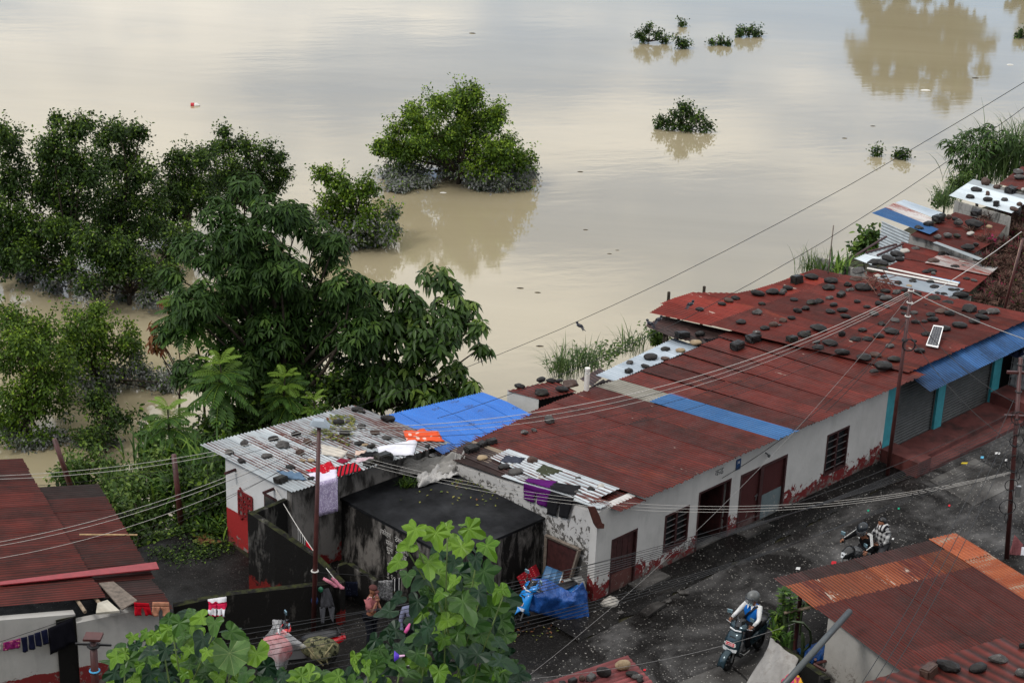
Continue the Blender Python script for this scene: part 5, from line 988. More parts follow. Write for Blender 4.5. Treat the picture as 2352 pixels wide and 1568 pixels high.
for i, (b_, z_, bl, lb) in enumerate((((200, 1150), -1.2, [(150, 1075, 34), (190, 1090, 34), (240, 1085, 36), (280, 1100, 34), (160, 1120, 30), (220, 1130, 36), (270, 1140, 30)], 'low light green bush behind the lower left roof, near the bank post'),
    ((300, 1215), -.3, [(260, 1165, 28), (290, 1195, 30), (320, 1220, 26), (245, 1130, 28), (300, 1160, 28)], 'light green bush at the right edge of the lower left roof'),
    ((360, 1170), -.6, [(320, 1110, 34), (360, 1120, 40), (330, 1155, 36), (380, 1160, 40), (300, 1180, 26), (350, 1195, 34)], 'light green bush in the middle of the bank behind the yard'),
    ((480, 1180), -.2, [(430, 1130, 40), (480, 1110, 44), (450, 1180, 40), (500, 1170, 40), (420, 1205, 30), (475, 1215, 36), (515, 1210, 26)], 'dark bush beside the white shed wall'),
    ((470, 1080), -1.6, [(350, 990, 26), (390, 1000, 34), (440, 1010, 44), (490, 1020, 44), (420, 1060, 44), (480, 1075, 44), (370, 1050, 34), (520, 1080, 34), (530, 1020, 40)], 'dark leafy bush under the feather leaved saplings'),
    ((640, 1040), -1.8, [(560, 990, 44), (600, 960, 50), (660, 960, 44), (540, 950, 44), (720, 950, 40), (770, 930, 40)], 'dark bush at the foot of the big dark tree'),
    ((880, 960), -2.4, [(800, 905, 36), (850, 900, 40), (900, 910, 36), (950, 905, 34), (1000, 905, 28), (820, 870, 36), (1040, 900, 20), (870, 930, 30)], 'scrubby bush behind the blue roof'))):
    NL += flood_tree(lb, b_, bl, MAT['leaf_herb'] if i in (0, 1, 2) else MAT['leaf_dark'], 'bush', 'bushes on the left bank', 120, 1.6, .16 if i > 2 else .13, .01, .9, 160+i, z_, True, .45 if i < 3 else .25, 0, 'bank_bush')
# trees of the far bank: only their reflections reach the picture
for i, (x0, top_, w_) in enumerate(((0, 15.5, 4.2), (5.0, 16.0, 4.6), (14, 8.5, 4.0))):
    r_ = np.random.default_rng(90+i); base = np.array([35.5+x0, 168.0-.2*x0, WATER+.2]); rt = root('far_tree', ('tall far bank tree reflected at the upper right', 'broad far bank tree reflected at the upper right', 'thin far bank tree reflected near the right edge')[i], 'tree', base, 0, 'trees of the far bank')
    P = []; 
    for q in range(64): u_ = unit(r_.normal(size=3)); c = np.array([0, 0, top_*.55])+u_*np.array([w_*.95, w_*.6, top_*.42])*r_.uniform(.35, 1); P.append(c+unit(r_.normal(size=(90, 3)))*r_.uniform(.2, 1, (90, 1))*r_.uniform(.6, 1.1))
    P = np.concatenate(P); n = len(P); V_, F = leaf_arrays(P, r_.normal(size=(n, 3)), r_.normal(size=(n, 3)), np.full(n, .6), np.full(n, .42)); quads('crown', V_, F, LD, rt, False, tones(n, np.zeros(n), None, r_))
    G().tube([(0, 0, -.5), (.2, 0, top_*.35), (0, .1, top_*.7)], [.35, .25, .1], 8).build('trunk', MAT['bark'], rt)
# ---- the big dark tree on the bank: drooping whorls of long leaves
def whorl_tree(name, label, base, blobs, m, leaf, wid, per, dens, deep, seed, droop=.5, up=.15, young=.1, trunk_r=.22, cat='tree', fill=()):
    r_ = np.random.default_rng(seed); rt = root(name, label, cat, base); g_ = G(); C, A, Nn, Y = [], [], [], []
    top = base+Z3*2.0; g_.tube([p-base for p in branch(base-Z3*1.0, top, .05)], np.linspace(trunk_r, trunk_r*.7, 6), 9); sprays = []
    for c, R_ in px_blobs(base, blobs, deep, r_):
        g_.tube([p-base for p in branch(top-Z3*r_.uniform(0, 1), c, .12, 7, r_)], np.linspace(trunk_r*.4, .015, 7), 5)
        n = int(dens*R_*R_*4)+6; u_ = unit(r_.normal(size=(n, 3))); P = c+u_*R_*(r_.uniform(.2, 1, (n, 1))**.45)*np.array([1, 1, .85])
        for p, w_ in zip(P, u_):
            axis = unit(w_*.7+np.array([0, 0, .7])+r_.normal(size=3)*.25); a1 = unit(np.cross(axis, [.3, .2, 1.0])); a2 = np.cross(axis, a1); k = r_.integers(per-2, per+3)
            ang = np.linspace(0, 2*math.pi, k, endpoint=False)+r_.uniform(0, 6); d = np.cos(ang)[:, None]*a1+np.sin(ang)[:, None]*a2
            ax = unit(d+axis*up+np.array([0, 0, -droop])+r_.normal(size=(k, 3))*.15)
            C.append(p+d*.03+r_.normal(size=(k, 3))*.02); A.append(ax); Nn.append(axis*.6+d*.4+np.array([0, 0, .3])+r_.normal(size=(k, 3))*.1)
            Y.append(np.full(k, float(r_.uniform() < young*max(0, w_[2]))*r_.uniform(.4, 1)))
    C, A, Nn, Y = (np.concatenate(a) for a in (C, A, Nn, Y)); n = len(C)
    V_, F = leaf_arrays(C-base, A, Nn, leaf*r_.uniform(.75, 1.25, n), wid*r_.uniform(.8, 1.2, n), .22, .14); quads('crown', V_, F, m, rt, False, tones(n, Y, None, r_))
    g_.build('trunk', MAT['bark'], rt, True); return n
TB = at(650, 1020, -2.5); 
NL += whorl_tree('mango_tree', 'big dark dense tree with drooping leaves in the middle of the left bank', TB, [(560, 465, 42), (620, 470, 48), (500, 510, 44), (660, 500, 42), (590, 530, 62), (690, 540, 46), (730, 565, 40), (470, 560, 50), (540, 590, 66), (640, 590, 66), (420, 590, 34), (760, 600, 44), (395, 630, 26), (460, 640, 58), (570, 660, 70), (680, 660, 66), (770, 670, 48), (430, 700, 46), (510, 730, 66), (620, 740, 66), (720, 740, 60), (400, 750, 34), (450, 800, 50), (560, 810, 62), (660, 820, 60), (740, 820, 46), (520, 870, 52), (610, 890, 56), (700, 890, 50), (640, 950, 44), (560, 950, 44), (480, 880, 36), (740, 930, 34), (600, 700, 95), (560, 610, 80), (650, 850, 90), (560, 800, 80), (700, 760, 70), (640, 960, 60), (780, 760, 50), (800, 850, 50), (790, 610, 44), (770, 555, 30), (830, 660, 44), (820, 720, 50), (545, 490, 40)], MAT['leaf_mango'], .27, .088, 9, 27, 1.9, 101, young=.10)
NL += whorl_tree('broadleaf_tree', 'lighter green tree with large hanging leaves right of the dark tree', at(930, 1010, -2.6), [(830, 640, 30), (880, 650, 36), (940, 660, 36), (1000, 655, 34), (1040, 670, 24), (870, 710, 50), (950, 715, 50), (1030, 710, 40), (1075, 720, 26), (1100, 740, 16), (1000, 770, 46), (1070, 770, 34), (1105, 790, 20), (910, 780, 46), (840, 770, 44), (960, 820, 42), (1040, 830, 30), (1080, 850, 20), (870, 850, 40), (930, 890, 36), (990, 880, 32), (1030, 890, 20), (860, 910, 34), (940, 930, 30), (1010, 915, 22), (800, 900, 36), (930, 740, 70), (1000, 740, 60), (900, 840, 60), (980, 870, 50), (830, 720, 50)], MAT['leaf_broad'], .34, .14, 6, 16, 1.3, 103, droop=.75, young=.35, trunk_r=.14)
for lb, q_, bl in (('small shrub of reddish new leaves hanging at the left flank of the dark tree', (380, 800), [(352, 745, 12), (358, 770, 14), (366, 800, 10), (380, 690, 8), (350, 790, 10)]),):
    NL += whorl_tree('red_shrub', lb, at(420, 1000, -2.8), bl, MAT['leaf_red'] if 'leaf_red' in MAT else leaf_mat('reddish_new_leaf', (.12, .025, .012), (.20, .09, .02), (.22, .2, .05)), .26, .12, 4, 10, .2, 107, droop=1.0, trunk_r=.05, cat='shrub')
# ---- feather-leaved saplings
def frond_mesh(seed, n=11, L_=1.0, arch=.45, lw=.085, ll=.26):
    r_ = np.random.default_rng(seed); C, A, Nn = [], [], []; pts = []
    for i in range(n+1):
        t = i/n; p = np.array([L_*t*(1-.12*t), 0, L_*(.32*t-arch*t*t)]); pts.append(p)
        if i < 1: continue
        ln = ll*(math.sin(math.pi*(.12+.80*t))**.7)
        for sd in (-1, 1): C.append(p); A.append([.42+.3*t, sd, -.30+r_.normal()*.06]); Nn.append([0, 0, 1.0]); 
    k = len(C); lens = np.array([ll*(math.sin(math.pi*(.10+.82*((j//2+1)/n)))**.6) for j in range(k)])
    V_, F = leaf_arrays(np.array(C), np.array(A), np.array(Nn), lens, np.full(k, lw), .25, .12); o = quads('frond', V_, F, MAT['leaf_frond'])
    tn = np.zeros((k, 4)); tn[:, 0] = r_.uniform(0, 1, k); tn[:, 1] = seed % 3*.4; tn[:, 3] = 1
    me = o.data; a = me.color_attributes.new('tone', 'FLOAT_COLOR', 'POINT'); a.data.foreach_set('color', np.repeat(tn, 6, 0).astype(np.float32).ravel()); bpy.data.objects.remove(o)
    bm = bmesh.new(); bm.from_mesh(me); g_ = G().tube(pts, np.linspace(.013, .004, n+1), 4)
    for f_ in g_.f: pass
    vsx = [bm.verts.new(p) for p in g_.v]
    for f_ in g_.f:
        try: bm.faces.new([vsx[i] for i in f_])
        except ValueError: pass
    bm.to_mesh(me); bm.free(); return me
FM = [frond_mesh(s_) for s_ in (3, 4, 5, 6, 7, 8)]
def sapling(label, top_v, base, tiers, L_, seed):
    r_ = np.random.default_rng(seed); top = vplane(*top_v, base); rt = root('feather_sapling', label, 'sapling', base, 0, 'feather leaved saplings on the bank')
    G().tube([p-base for p in branch(base-Z3*.5, top, .04)], np.linspace(.05, .02, 6), 7).build('stem', MAT['bark'], rt, True)
    for ti in range(tiers):
        n = 6 if ti == 0 else 9
        for i in range(n):
            a = 2*math.pi*(i+.5*ti)/n+r_.uniform(-.25, .25); me = FM[(2 if ti == 0 else int(r_.integers(0, 2)))+ (3 if i % 2 else 0)] if ti < 2 else FM[0 if i % 2 else 3]
            obj('frond', me, rt, top-base-Z3*(.34*ti+.05*r_.uniform()), (r_.uniform(-.2, .2), (-.45+.24*ti)+r_.uniform(-.15, .15), a), (L_*(.62+.17*ti)*r_.uniform(.9, 1.15),)*3)
sapling('feather leaved sapling highest on the left of the dark tree', (428, 672), at(470, 1010, -2.2), 4, 1.15, 1); sapling('feather leaved sapling in the middle before the dark tree', (505, 832), at(515, 1050, -1.5), 4, 1.15, 2)
sapling('feather leaved sapling right of the others, above the washing roof', (655, 862), at(650, 1030, -1.6), 4, .95, 3); sapling('lowest feather leaved sapling nearest the lower left roof', (385, 935), at(400, 1100, -1.0), 3, .95, 4); sapling('small feather leaved sapling just left of the blue roof', (720, 915), at(735, 1020, -1.2), 2, .7, 5)
# ---- reeds, grasses, herbs
def tuft(name, label, cat, base, n, h, spread, wd, m, seed, lean=.6, group=None, arc=1.0, young=.2, ax=0.0):
    r_ = np.random.default_rng(seed); rt = root(name, label, cat, base, 0, group); V_, F, Tn = [], [], []; K = 5
    for i in range(n):
        a = r_.uniform(0, 6.283); d = np.array([math.cos(a), math.sin(a), 0]); s_ = np.array([-d[1], d[0], 0]); hh = h*r_.uniform(.55, 1.1); ln = lean*r_.uniform(.3, 1.2); o = r_.normal(size=3)*spread*np.array([.5, .5, 0]); b = len(V_); hb = hh*r_.uniform(0, .25)*ax
        for j in range(K+1):
            t = j/K; p = o+d*hh*ln*(t*.35+.65*t*t)+Z3*(hb+hh*(t-arc*ln*.55*t*t*t)); w_ = wd*(.35+1.3*t if t < .5 else 2.0*(1-t)+.0)*r_.uniform(.9, 1.1)
            V_ += [p-s_*w_/2, p+s_*w_/2]
        F += [(b+2*j, b+2*j+1, b+2*j+3, b+2*j+2) for j in range(K)]; q = [r_.uniform(), float(r_.uniform() < young)*r_.uniform(.3, 1), 0, 1]; Tn += [q]*(2*K+2)
    quads('blades', V_, F, m, rt, False, Tn); return rt
RE = MAT['leaf_reed']
fp = lambda z: (lambda x, y: W(*onp(x, y, z)))
for i, (p, n, h, sp, lb) in enumerate((((1290, 872), 120, 1.5, .5, 'tuft of tall thin grass behind the small stone covered hut'), ((1350, 860), 110, 1.4, .5, 'tuft of thin grass right of the white vent pipe'), ((1455, 815), 60, 1.3, .5, 'sparse tall grass beside the pale blue sheets'), ((2175, 480), 110, 1.5, .5, 'grass tuft beside the white roof at the upper right'))):
    tuft('grass_tuft', lb, 'grass', fp(.8 if i < 3 else 1.3)(*p), n, h, sp, .028, RE, 200+i, .75, 'tall grass along the roofs')
rb_ = fp(.6)
for i, (x, y, n, h) in enumerate(((2290, 425, 260, 3.0), (2345, 420, 240, 3.2), (2245, 440, 150, 2.2))):
    tuft('reed_clump', ('dense reed clump in the middle above the white roof', 'dense reed clump cut by the right edge', 'shorter reed clump at the left of the upper right thicket')[i], 'reeds', rb_(x, y), n, h, 1.1, .05, RE, 220+i, .65, 'reeds at the upper right', ax=1)
NL += whorl_tree('riverside_shrub', 'glossy long leaved shrub overhanging the river at the upper right', rb_(2250, 440), [(2175, 335, 18), (2205, 325, 24), (2240, 310, 24), (2270, 295, 20), (2200, 355, 26), (2235, 345, 30), (2275, 330, 30), (2310, 315, 24), (2215, 385, 20), (2330, 345, 30), (2280, 375, 30), (2245, 385, 22)], MAT['leaf_broad'], .34, .09, 7, 6.5, .8, 109, droop=.5, trunk_r=.07, cat='shrub')
NL += flood_tree('feathery pale herb bush below the upper right reeds', (2170, 470), [(2190, 440, 14), (2165, 455, 14), (2200, 420, 16), (2150, 475, 14), (2220, 410, 14)], MAT['leaf_herb'], 'bush', None, 260, 1.0, .10, .01, .4, 71, .8, True, .2, 0, 'herb_bush')
NL += flood_tree('small bright leafy bush by the corrugated iron wall', (1995, 585), [(1985, 560, 14), (2003, 553, 14), (1980, 580, 14), (2000, 575, 14), (1990, 600, 14)], MAT['leaf_broad'], 'bush', None, 110, 1.0, .22, .01, .3, 73, 1.2, True, .5, 0, 'leafy_bush')
NL += flood_tree('small weedy bush at the end of the brown river roof', (1515, 790), [(1512, 772, 9), (1518, 785, 10), (1508, 790, 8)], MAT['leaf_herb'], 'bush', None, 160, 1.0, .13, .01, .15, 74, 1.0, True, .5, 0, 'weedy_bush')
tuft('feather_herb', 'tall wispy pale green herb standing above the big red roof', 'herb', fp(1.8)(1862, 640), 150, 1.3, .45, .02, MAT['leaf_herb'], 231, .55, None)
tuft('strap_plant', 'plant with long yellow edged strap leaves behind the big red roof', 'plant', fp(1.9)(1925, 640), 46, 1.25, .45, .085, MAT['leaf_frond'], 232, .75, None, young=.55)
# broad grass, creepers and herbs on the left bank
for i, (x, y, z, n, h) in enumerate(((345, 1075, -1.0, 60, 1.3), (420, 1095, -.6, 90, 1.5), (480, 1110, -.4, 80, 1.4), (400, 1160, -.1, 90, 1.0), (495, 1190, 0, 60, .9), (330, 1150, -.3, 120, .8), (280, 1120, -.5, 130, .8), (515, 1225, 0, 40, .6), (455, 1150, -.2, 60, 1.2))):
    tuft('broad_grass', 'broad leaved grass clump, %s from the left on the bank behind the yard' % ORD[[6, 7, 8, 5, 3, 1, 0, 2, 4].index(i) if False else i], 'grass', at(x, y, z), n, h, .55 if n < 100 else .8, .075 if n < 100 else .03, MAT['leaf_frond'] if n < 100 else MAT['leaf_herb'], 240+i, .8, 'broad grass on the left bank', ax=1)
def cover(name, label, cat, pts, zf, n, leaf, m, seed, hgt=.25, group=None, kind='stuff', young=.2):
    r_ = np.random.default_rng(seed); P = []
    poly = np.array([L(at(x, y, 0))[:2] for x, y in pts]); lo, hi = poly.min(0), poly.max(0)
    def inside(p):
        c = False
        for i in range(len(poly)):
            a, b = poly[i], poly[i-1]
            if (a[1] > p[1]) != (b[1] > p[1]) and p[0] < (b[0]-a[0])*(p[1]-a[1])/(b[1]-a[1])+a[0]: c = not c
        return c
    while len(P) < n:
        q = r_.uniform(lo, hi)
        if inside(q):
            h_ = hgt*(.4+.6*abs(wob(q[0]*1.1, q[1]*1.3)))
            for _ in range(4): P.append(W(q[0]+r_.normal()*.12, q[1]+r_.normal()*.12, zf(q[0], q[1])+h_*r_.uniform(.1, 1)))
    P = np.array(P); k = len(P); A = r_.normal(size=(k, 3))*np.array([1, 1, .35]); V_, F = leaf_arrays(P, A, np.array([0, 0, 1.0])+r_.normal(size=(k, 3))*.35, leaf*r_.uniform(.7, 1.3, k), leaf*.75*r_.uniform(.8, 1.2, k))
    o = quads(name, V_, F, m, None, False, tones(k, (r_.uniform(0, 1, k) < young)*r_.uniform(.3, 1, k), None, r_)); tag(o, label, cat, group); o['kind'] = kind; return o
cover('ground_creeper', 'low dark creepers covering the bank edge behind the yard', 'creeper', [(300, 1235), (530, 1240), (525, 1120), (330, 1090), (180, 1050), (130, 1120), (240, 1180)], ground_h, 5200, .12, MAT['leaf_dark'], 301, .5)
cover('vine_cover', 'light green vines and herbs spilling down the bank behind the left roof', 'vines', [(130, 1080), (350, 1180), (430, 1120), (500, 1040), (330, 1000), (200, 1020)], lambda s, n: max(ground_h(s, n), -3.4)+.3, 5200, .16, MAT['leaf_herb'], 302, .9, young=.35)
cover('yard_weeds', 'patchy weeds at the edge of the black yard', 'weeds', [(330, 1262), (520, 1245), (535, 1262), (480, 1285), (420, 1295), (360, 1280)], lambda s, n: .0, 900, .07, MAT['leaf_dark'], 303, .12)
cover('bank_scrub', 'tangled scrub between the dark tree and the sheds', 'scrub', [(560, 1010), (700, 975), (860, 925), (1040, 880), (1100, 880), (900, 990), (780, 960), (480, 1050)], lambda s, n: max(ground_h(s, n), -3.2)+.2, 5200, .17, MAT['leaf_dark'], 304, 1.6)
cover('bank_herbs', 'herbs along the bank behind the long red roof', 'herbs', [(1240, 880), (1420, 830), (1560, 770), (1500, 800), (1400, 870), (1300, 890)], lambda s, n: .4, 700, .12, MAT['leaf_herb'], 305, .8)
# dry red creeper at the right edge
def dry_creeper():
    r_ = np.random.default_rng(5); c0 = W(*onp(*v('q', 700, 900), 2.6)); rt = root('dry_creeper', 'dry reddish brown creeper thicket at the right edge', 'creeper', c0*np.array([1, 1, 0])); b = c0*np.array([1, 1, 0]); C, A, g_ = [], [], G()
    for x, y, rp, dn in ((640, 560, 60, 500), (760, 580, 80, 900), (880, 560, 70, 800), (560, 640, 60, 300), (700, 680, 90, 900), (850, 700, 100, 1500), (620, 780, 90, 700), (760, 820, 100, 1500), (880, 860, 90, 1500), (640, 920, 70, 500), (760, 950, 90, 1500), (860, 1000, 90, 1500), (700, 1050, 80, 1300), (800, 1100, 100, 1700), (640, 1150, 70, 900), (720, 1200, 90, 1500), (830, 1220, 90, 1500), (600, 1260, 60, 600), (480, 690, 50, 160), (900, 480, 40, 300), (880, 1300, 60, 700)):
        c = W(*onp(*v('q', x, y), 2.75 if x < 700 and y < 1000 else 2.2)); R_ = rp*.2748/pxm(c); w_ = unit(r_.normal(size=(dn, 3))); C.append(c+w_*R_*r_.uniform(.1, 1, (dn, 1))*np.array([1, 1, .6])); A.append(w_+r_.normal(size=(dn, 3))*.8)
        for _ in range(26): d = unit(r_.normal(size=3)); p = c+d*R_*.5; g_.tube([p-b, p-b+unit(r_.normal(size=3))*R_*.5, p-b+d*R_*.7+r_.normal(size=3)*R_*.4], [.012, .009, .005], 4, False)
    C, A = np.concatenate(C), np.concatenate(A); n = len(C); V_, F = leaf_arrays(C-b, A, r_.normal(size=(n, 3)), .22*r_.uniform(.5, 1.6, n), np.full(n, .030), .1)
    Y = (r_.uniform(0, 1, n) < .05)*1.0; quads('twigs', V_, F, MAT['dry'], rt, False, tones(n, Y, None, r_)); tag(g_.build('stems', MAT['bark'], rt), kind='stuff')
    k = 700; ii = r_.integers(0, n, k); V_, F = leaf_arrays(C[ii]-b, r_.normal(size=(k, 3)), np.array([0, 0, 1.])+r_.normal(size=(k, 3))*.4, np.full(k, .13), np.full(k, .08)); quads('leaves', V_, F, MAT['leaf_herb'], rt, False, tones(k, r_.uniform(0, 1, k)))
    ii = [i for i in range(n) if (np.linalg.norm(C[i]-W(*onp(*v('q', 760, 840), 2.4))) < .9)][:90]
    if ii: k = len(ii); V_, F = leaf_arrays(C[ii]-b+Z3*.1, r_.normal(size=(k, 3)), np.array([0, 0, 1.])+r_.normal(size=(k, 3))*.4, np.full(k, .11), np.full(k, .09)); quads('blossoms', V_, F, leaf_mat('magenta_blossom', (.3, .01, .07), (.4, .02, .12), (.4, .05, .1)), rt, False, tones(k, np.zeros(k)))
dry_creeper()
print('leaves', NL)
# ------------------------------------------------------------------ washing and cloths
CL = {}
def cl(key, *a, **k):
    if key not in CL: CL[key] = cloth('cloth_'+key, *a, **k)
    return CL[key]
def spread(name, label, cat, pts, fn, m, group='washing spread on the roof', bump=.035, seed=1, nu=9, nv=7, lift=.02):
    q = [np.asarray(fn(*p)) for p in pts]; q = [W(*p) for p in q]; c = sum(q)/4; h_ = lambda a, b: (abs(wob(a*4+seed, b*3.3, seed))*bump+abs(wob(a*9, b*8+seed, 2))*bump*.5)*(1 if 0 < a < 1 and 0 < b < 1 else .4)
    def f(a, b):
        a_ = a+.03*wob(b*6+seed, 1); b_ = b+.03*wob(a*6+seed, 4)
        return (q[0]*(1-a_)+q[1]*a_)*(1-b_)+(q[3]*(1-a_)+q[2]*a_)*b_-c+Z3*(lift+h_(a, b)*1.6)
    o = G().grid(f, nu, nv).build(name, m, None, True, .008); o.location = c; return tag(o, label, cat, group)
def hang(name, label, cat, tops, bots, m, group='washing hung out to dry', fold=.03, seed=1, gap=None, nu=8, nv=8):
    # cloth between a top edge and a bottom edge (world points); gap splits the lower part into two legs
    t0, t1 = (np.asarray(p) for p in tops); b0, b1 = (np.asarray(p) for p in bots); c = (t0+t1)/2; n_ = np.cross(t1-t0, b0-t0); n_ /= np.linalg.norm(n_)+1e-9; g_ = G()
    def f(a, b, lo=0., hi=1.):
        a_ = lo+(hi-lo)*a; return (t0*(1-a_)+t1*a_)*(1-b)+(b0*(1-a_)+b1*a_)*b-c+n_*fold*wob(a_*7+seed, b*2.2, seed)*(.3+b)
    if gap is None: g_.grid(f, nu, nv)
    else:
        y0 = .32; g_.grid(lambda a, b: f(a, b*y0), nu, 3)
        for lo, hi, l2, h2 in ((0, .5, 0, .5-gap), (.5, 1, .5+gap, 1)): g_.grid(lambda a, b: f(a, y0+b*(1-y0), lo+(l2-lo)*min(1, b*2), hi+(h2-hi)*min(1, b*2)), 4, 7)
    o = g_.build(name, m, None, True, .010); o.location = c; return tag(o, label, cat, group)
GW = 'washing spread on the washing roof'
spread('patterned_cloth', 'orange cloth with white flowers at the right corner of the washing roof', 'cloth', [v('A', *p) for p in ((230, 955), (512, 962), (465, 882), (205, 878))], r3, cl('orange', (.62, .085, .030), pat='flower', pc=(.62, .42, .36), sc=5, lim=.24), GW, .06, 2)
spread('shirt', 'white shirt lying crumpled beside the orange cloth', 'shirt', [v('A', *p) for p in ((30, 1060), (285, 1062), (318, 940), (15, 1000))], r3, cl('white', (.66, .66, .72)), GW, .05, 3)
spread('cloth_piece', 'cream cloth lying right of the lamp pole', 'cloth', [v('b', *p) for p in ((820, 455), (960, 480), (1000, 435), (815, 385))], r3, cl('cream', (.52, .48, .42)), GW, .04, 4)
spread('cloth_piece', 'small maroon cloth above the red striped shirt', 'cloth', [v('b', *p) for p in ((915, 500), (960, 520), (1020, 492), (960, 482))], r3, cl('maroon', (.20, .012, .035)), GW, .03, 5)
spread('cloth_piece', 'red spotted cloth behind the lamp pole', 'cloth', [v('b', *p) for p in ((710, 570), (840, 590), (925, 560), (880, 503))], r3, cl('redspot', (.42, .008, .020), pat='flower', pc=(.55, .2, .2), sc=16, lim=.22), GW, .05, 6)
spread('shirt', 'red and black striped sports shirt on the edge of the washing roof', 'shirt', [v('b', *p) for p in ((930, 607), (1095, 560), (1045, 508), (915, 540))], r3, cl('redstripe', (.42, .008, .022), pat='bandx', pc=(.02, .01, .012), sc=3.2, lim=.6), GW, .03, 7)
spread('jeans', 'faded blue jeans lying left of the lamp pole', 'trousers', [v('b', *p) for p in ((600, 622), (720, 632), (690, 590), (510, 565))], r3, cl('jean', (.10, .16, .24)), GW, .05, 8)
spread('cloth_piece', 'black cloth lying flat above the pale pink cloth', 'cloth', [v('b', *p) for p in ((1050, 475), (1160, 470), (1210, 440), (1110, 440))], r3, cl('black', (.012, .012, .014)), GW, .03, 9)
spread('cloth_piece', 'pale pink cloth below the black cloth on the washing roof', 'cloth', [v('b', *p) for p in ((1045, 510), (1150, 500), (1185, 475), (1060, 480))], r3, cl('pink', (.60, .45, .50)), GW, .03, 10)
spread('cloth_piece', 'small peach cloth beside the cream cloth', 'cloth', [v('b', *p) for p in ((1045, 460), (1100, 462), (1125, 432), (1050, 430))], r3, cl('peach', (.60, .45, .38)), GW, .03, 11)
lil = cl('lilac', (.40, .33, .52), pat='noise', pc=(.62, .56, .72), sc=26, lim=.52)
t0, t1 = W(*r3(*v('b', 795, 645))), W(*r3(*v('b', 922, 612))); t0, t1 = t0+Z3*.03, t1+Z3*.03; dn = W(*atn(*v('b', 905, 835), L(t1)[1])); dz_ = dn[2]-t1[2]
hang('lilac_towel', 'lilac patterned towel hanging down from the washing roof edge', 'towel', (t0-N_*.03, t1-N_*.03), (t0+Z3*dz_-N_*.04, t1+Z3*dz_-N_*.04), lil, 'washing hung out to dry', .02, 3)
spread('shirt', 'white and lilac shirt on the roof edge above the lilac towel', 'shirt', [v('b', *p) for p in ((795, 648), (922, 614), (925, 555), (720, 585))], r3, cl('lilacw', (.62, .58, .70)), GW, .03, 12)
spread('cloth_piece', 'blue grey cloth lying at the left end of the long red roof', 'cloth', [v('A', *p) for p in ((920, 1120), (1070, 1130), (1110, 1090), (960, 1075))], r1, cl('navygrey', (.045, .05, .07)), 'washing on the long roof', .05, 13, lift=.06)
spread('cloth_piece', 'olive green shirt lying on the grey sheets of the long roof', 'shirt', [v('A', *p) for p in ((1180, 1185), (1250, 1228), (1390, 1185), (1240, 1138))], r1, cl('olive', (.045, .05, .03)), 'washing on the long roof', .03, 14, lift=.06)
SW = -.06
def edge_hang(label, tp, bt, m, seed, gap=.06):
    a, b = W(*ats(*v('A', *tp[0]), SW)), W(*ats(*v('A', *tp[1]), SW)); c_, d_ = W(*ats(*v('A', *bt[0]), SW)), W(*ats(*v('A', *bt[1]), SW)); return hang('trousers', label, 'trousers', (a, b), (c_, d_), m, 'washing hung out to dry', .02, seed, gap)
edge_hang('purple trousers hanging over the edge of the long roof', ((1100, 1258), (1300, 1314)), ((1098, 1375), (1265, 1435)), cl('purple', (.085, .008, .115)), 2); edge_hang('black trousers hanging over the roof edge beside the purple pair', ((1285, 1310), (1470, 1366)), ((1268, 1485), (1425, 1520)), cl('black', (.01, .01, .012)), 4)
spread('trouser_waist', 'upper part of the purple trousers lying on the roof edge', 'trousers', [v('A', *p) for p in ((1100, 1262), (1300, 1318), (1345, 1262), (1130, 1245))], r1, cl('purple', (.085, .008, .115)), 'washing on the long roof', .03, 15, lift=.07); spread('trouser_waist', 'upper part of the black trousers lying on the roof edge', 'trousers', [v('A', *p) for p in ((1285, 1314), (1470, 1370), (1518, 1300), (1310, 1270))], r1, cl('black', (.01, .01, .012)), 'washing on the long roof', .03, 16, lift=.07)
# lower left: washing before the lane house
def vp_fn(base): return lambda z_, x, y: vplane(*v(z_, x, y), base)
fw = lambda x, y: (OB0+0)  # placeholder for readability
bL = OB0+UB*(wm_[0]-1.2)+NB*(fr-.10); bR = OB0+UB*(wr[0]-.3)+NB*(E0[1]-.05)
def onplane(z_, x, y, p, n):
    d = ray(*v(z_, x, y)); t_ = ((p-CAM)@n)/(d@n); return CAM+t_*d
pw = lambda x, y: onplane('m', x, y, bL, NB); pr = lambda x, y: onplane('p', x, y, bR, NB)
hang('trousers', 'bright red trousers over the edge of the lower left roof', 'trousers', (pr(485, 150), pr(640, 160)), (pr(495, 290), pr(672, 282)), cl('red', (.50, .006, .018)), gap=.10, seed=3); hang('trousers', 'peach trousers beside the red pair on the lower left roof edge', 'trousers', (pr(680, 145), pr(850, 150)), (pr(668, 293), pr(860, 296)), cl('peachy', (.58, .27, .17)), gap=.12, seed=5)
for i, (t_, b_) in enumerate((((272, 975), (350, 958), (300, 1160), (365, 1150)), ((365, 948), (440, 928), (385, 1130), (460, 1120)), ((445, 918), (525, 895), (470, 1085), (545, 1080)), ((532, 885), (612, 862), (565, 1068), (635, 1045)))) if False else enumerate(((((272, 975), (350, 958)), ((300, 1160), (365, 1150))), (((365, 948), (440, 928)), ((385, 1130), (460, 1120))), (((445, 918), (525, 895)), ((470, 1085), (545, 1080))), (((532, 885), (612, 862)), ((565, 1068), (635, 1045))))):
    hang('legging', '%s navy legging piece from the left on the lower left line' % ORD[i], 'leggings', [pw(*p) for p in t_], [pw(*p) for p in b_], cl('navy', (.008, .010, .032)), seed=i+1, nu=3)
hang('cloth_sheet', 'large black cloth hanging on the line before the lower left wall', 'cloth', (pw(622, 855), pw(945, 715)), (pw(655, 1198), pw(992, 1020)), cl('black2', (.006, .006, .010)), seed=8)
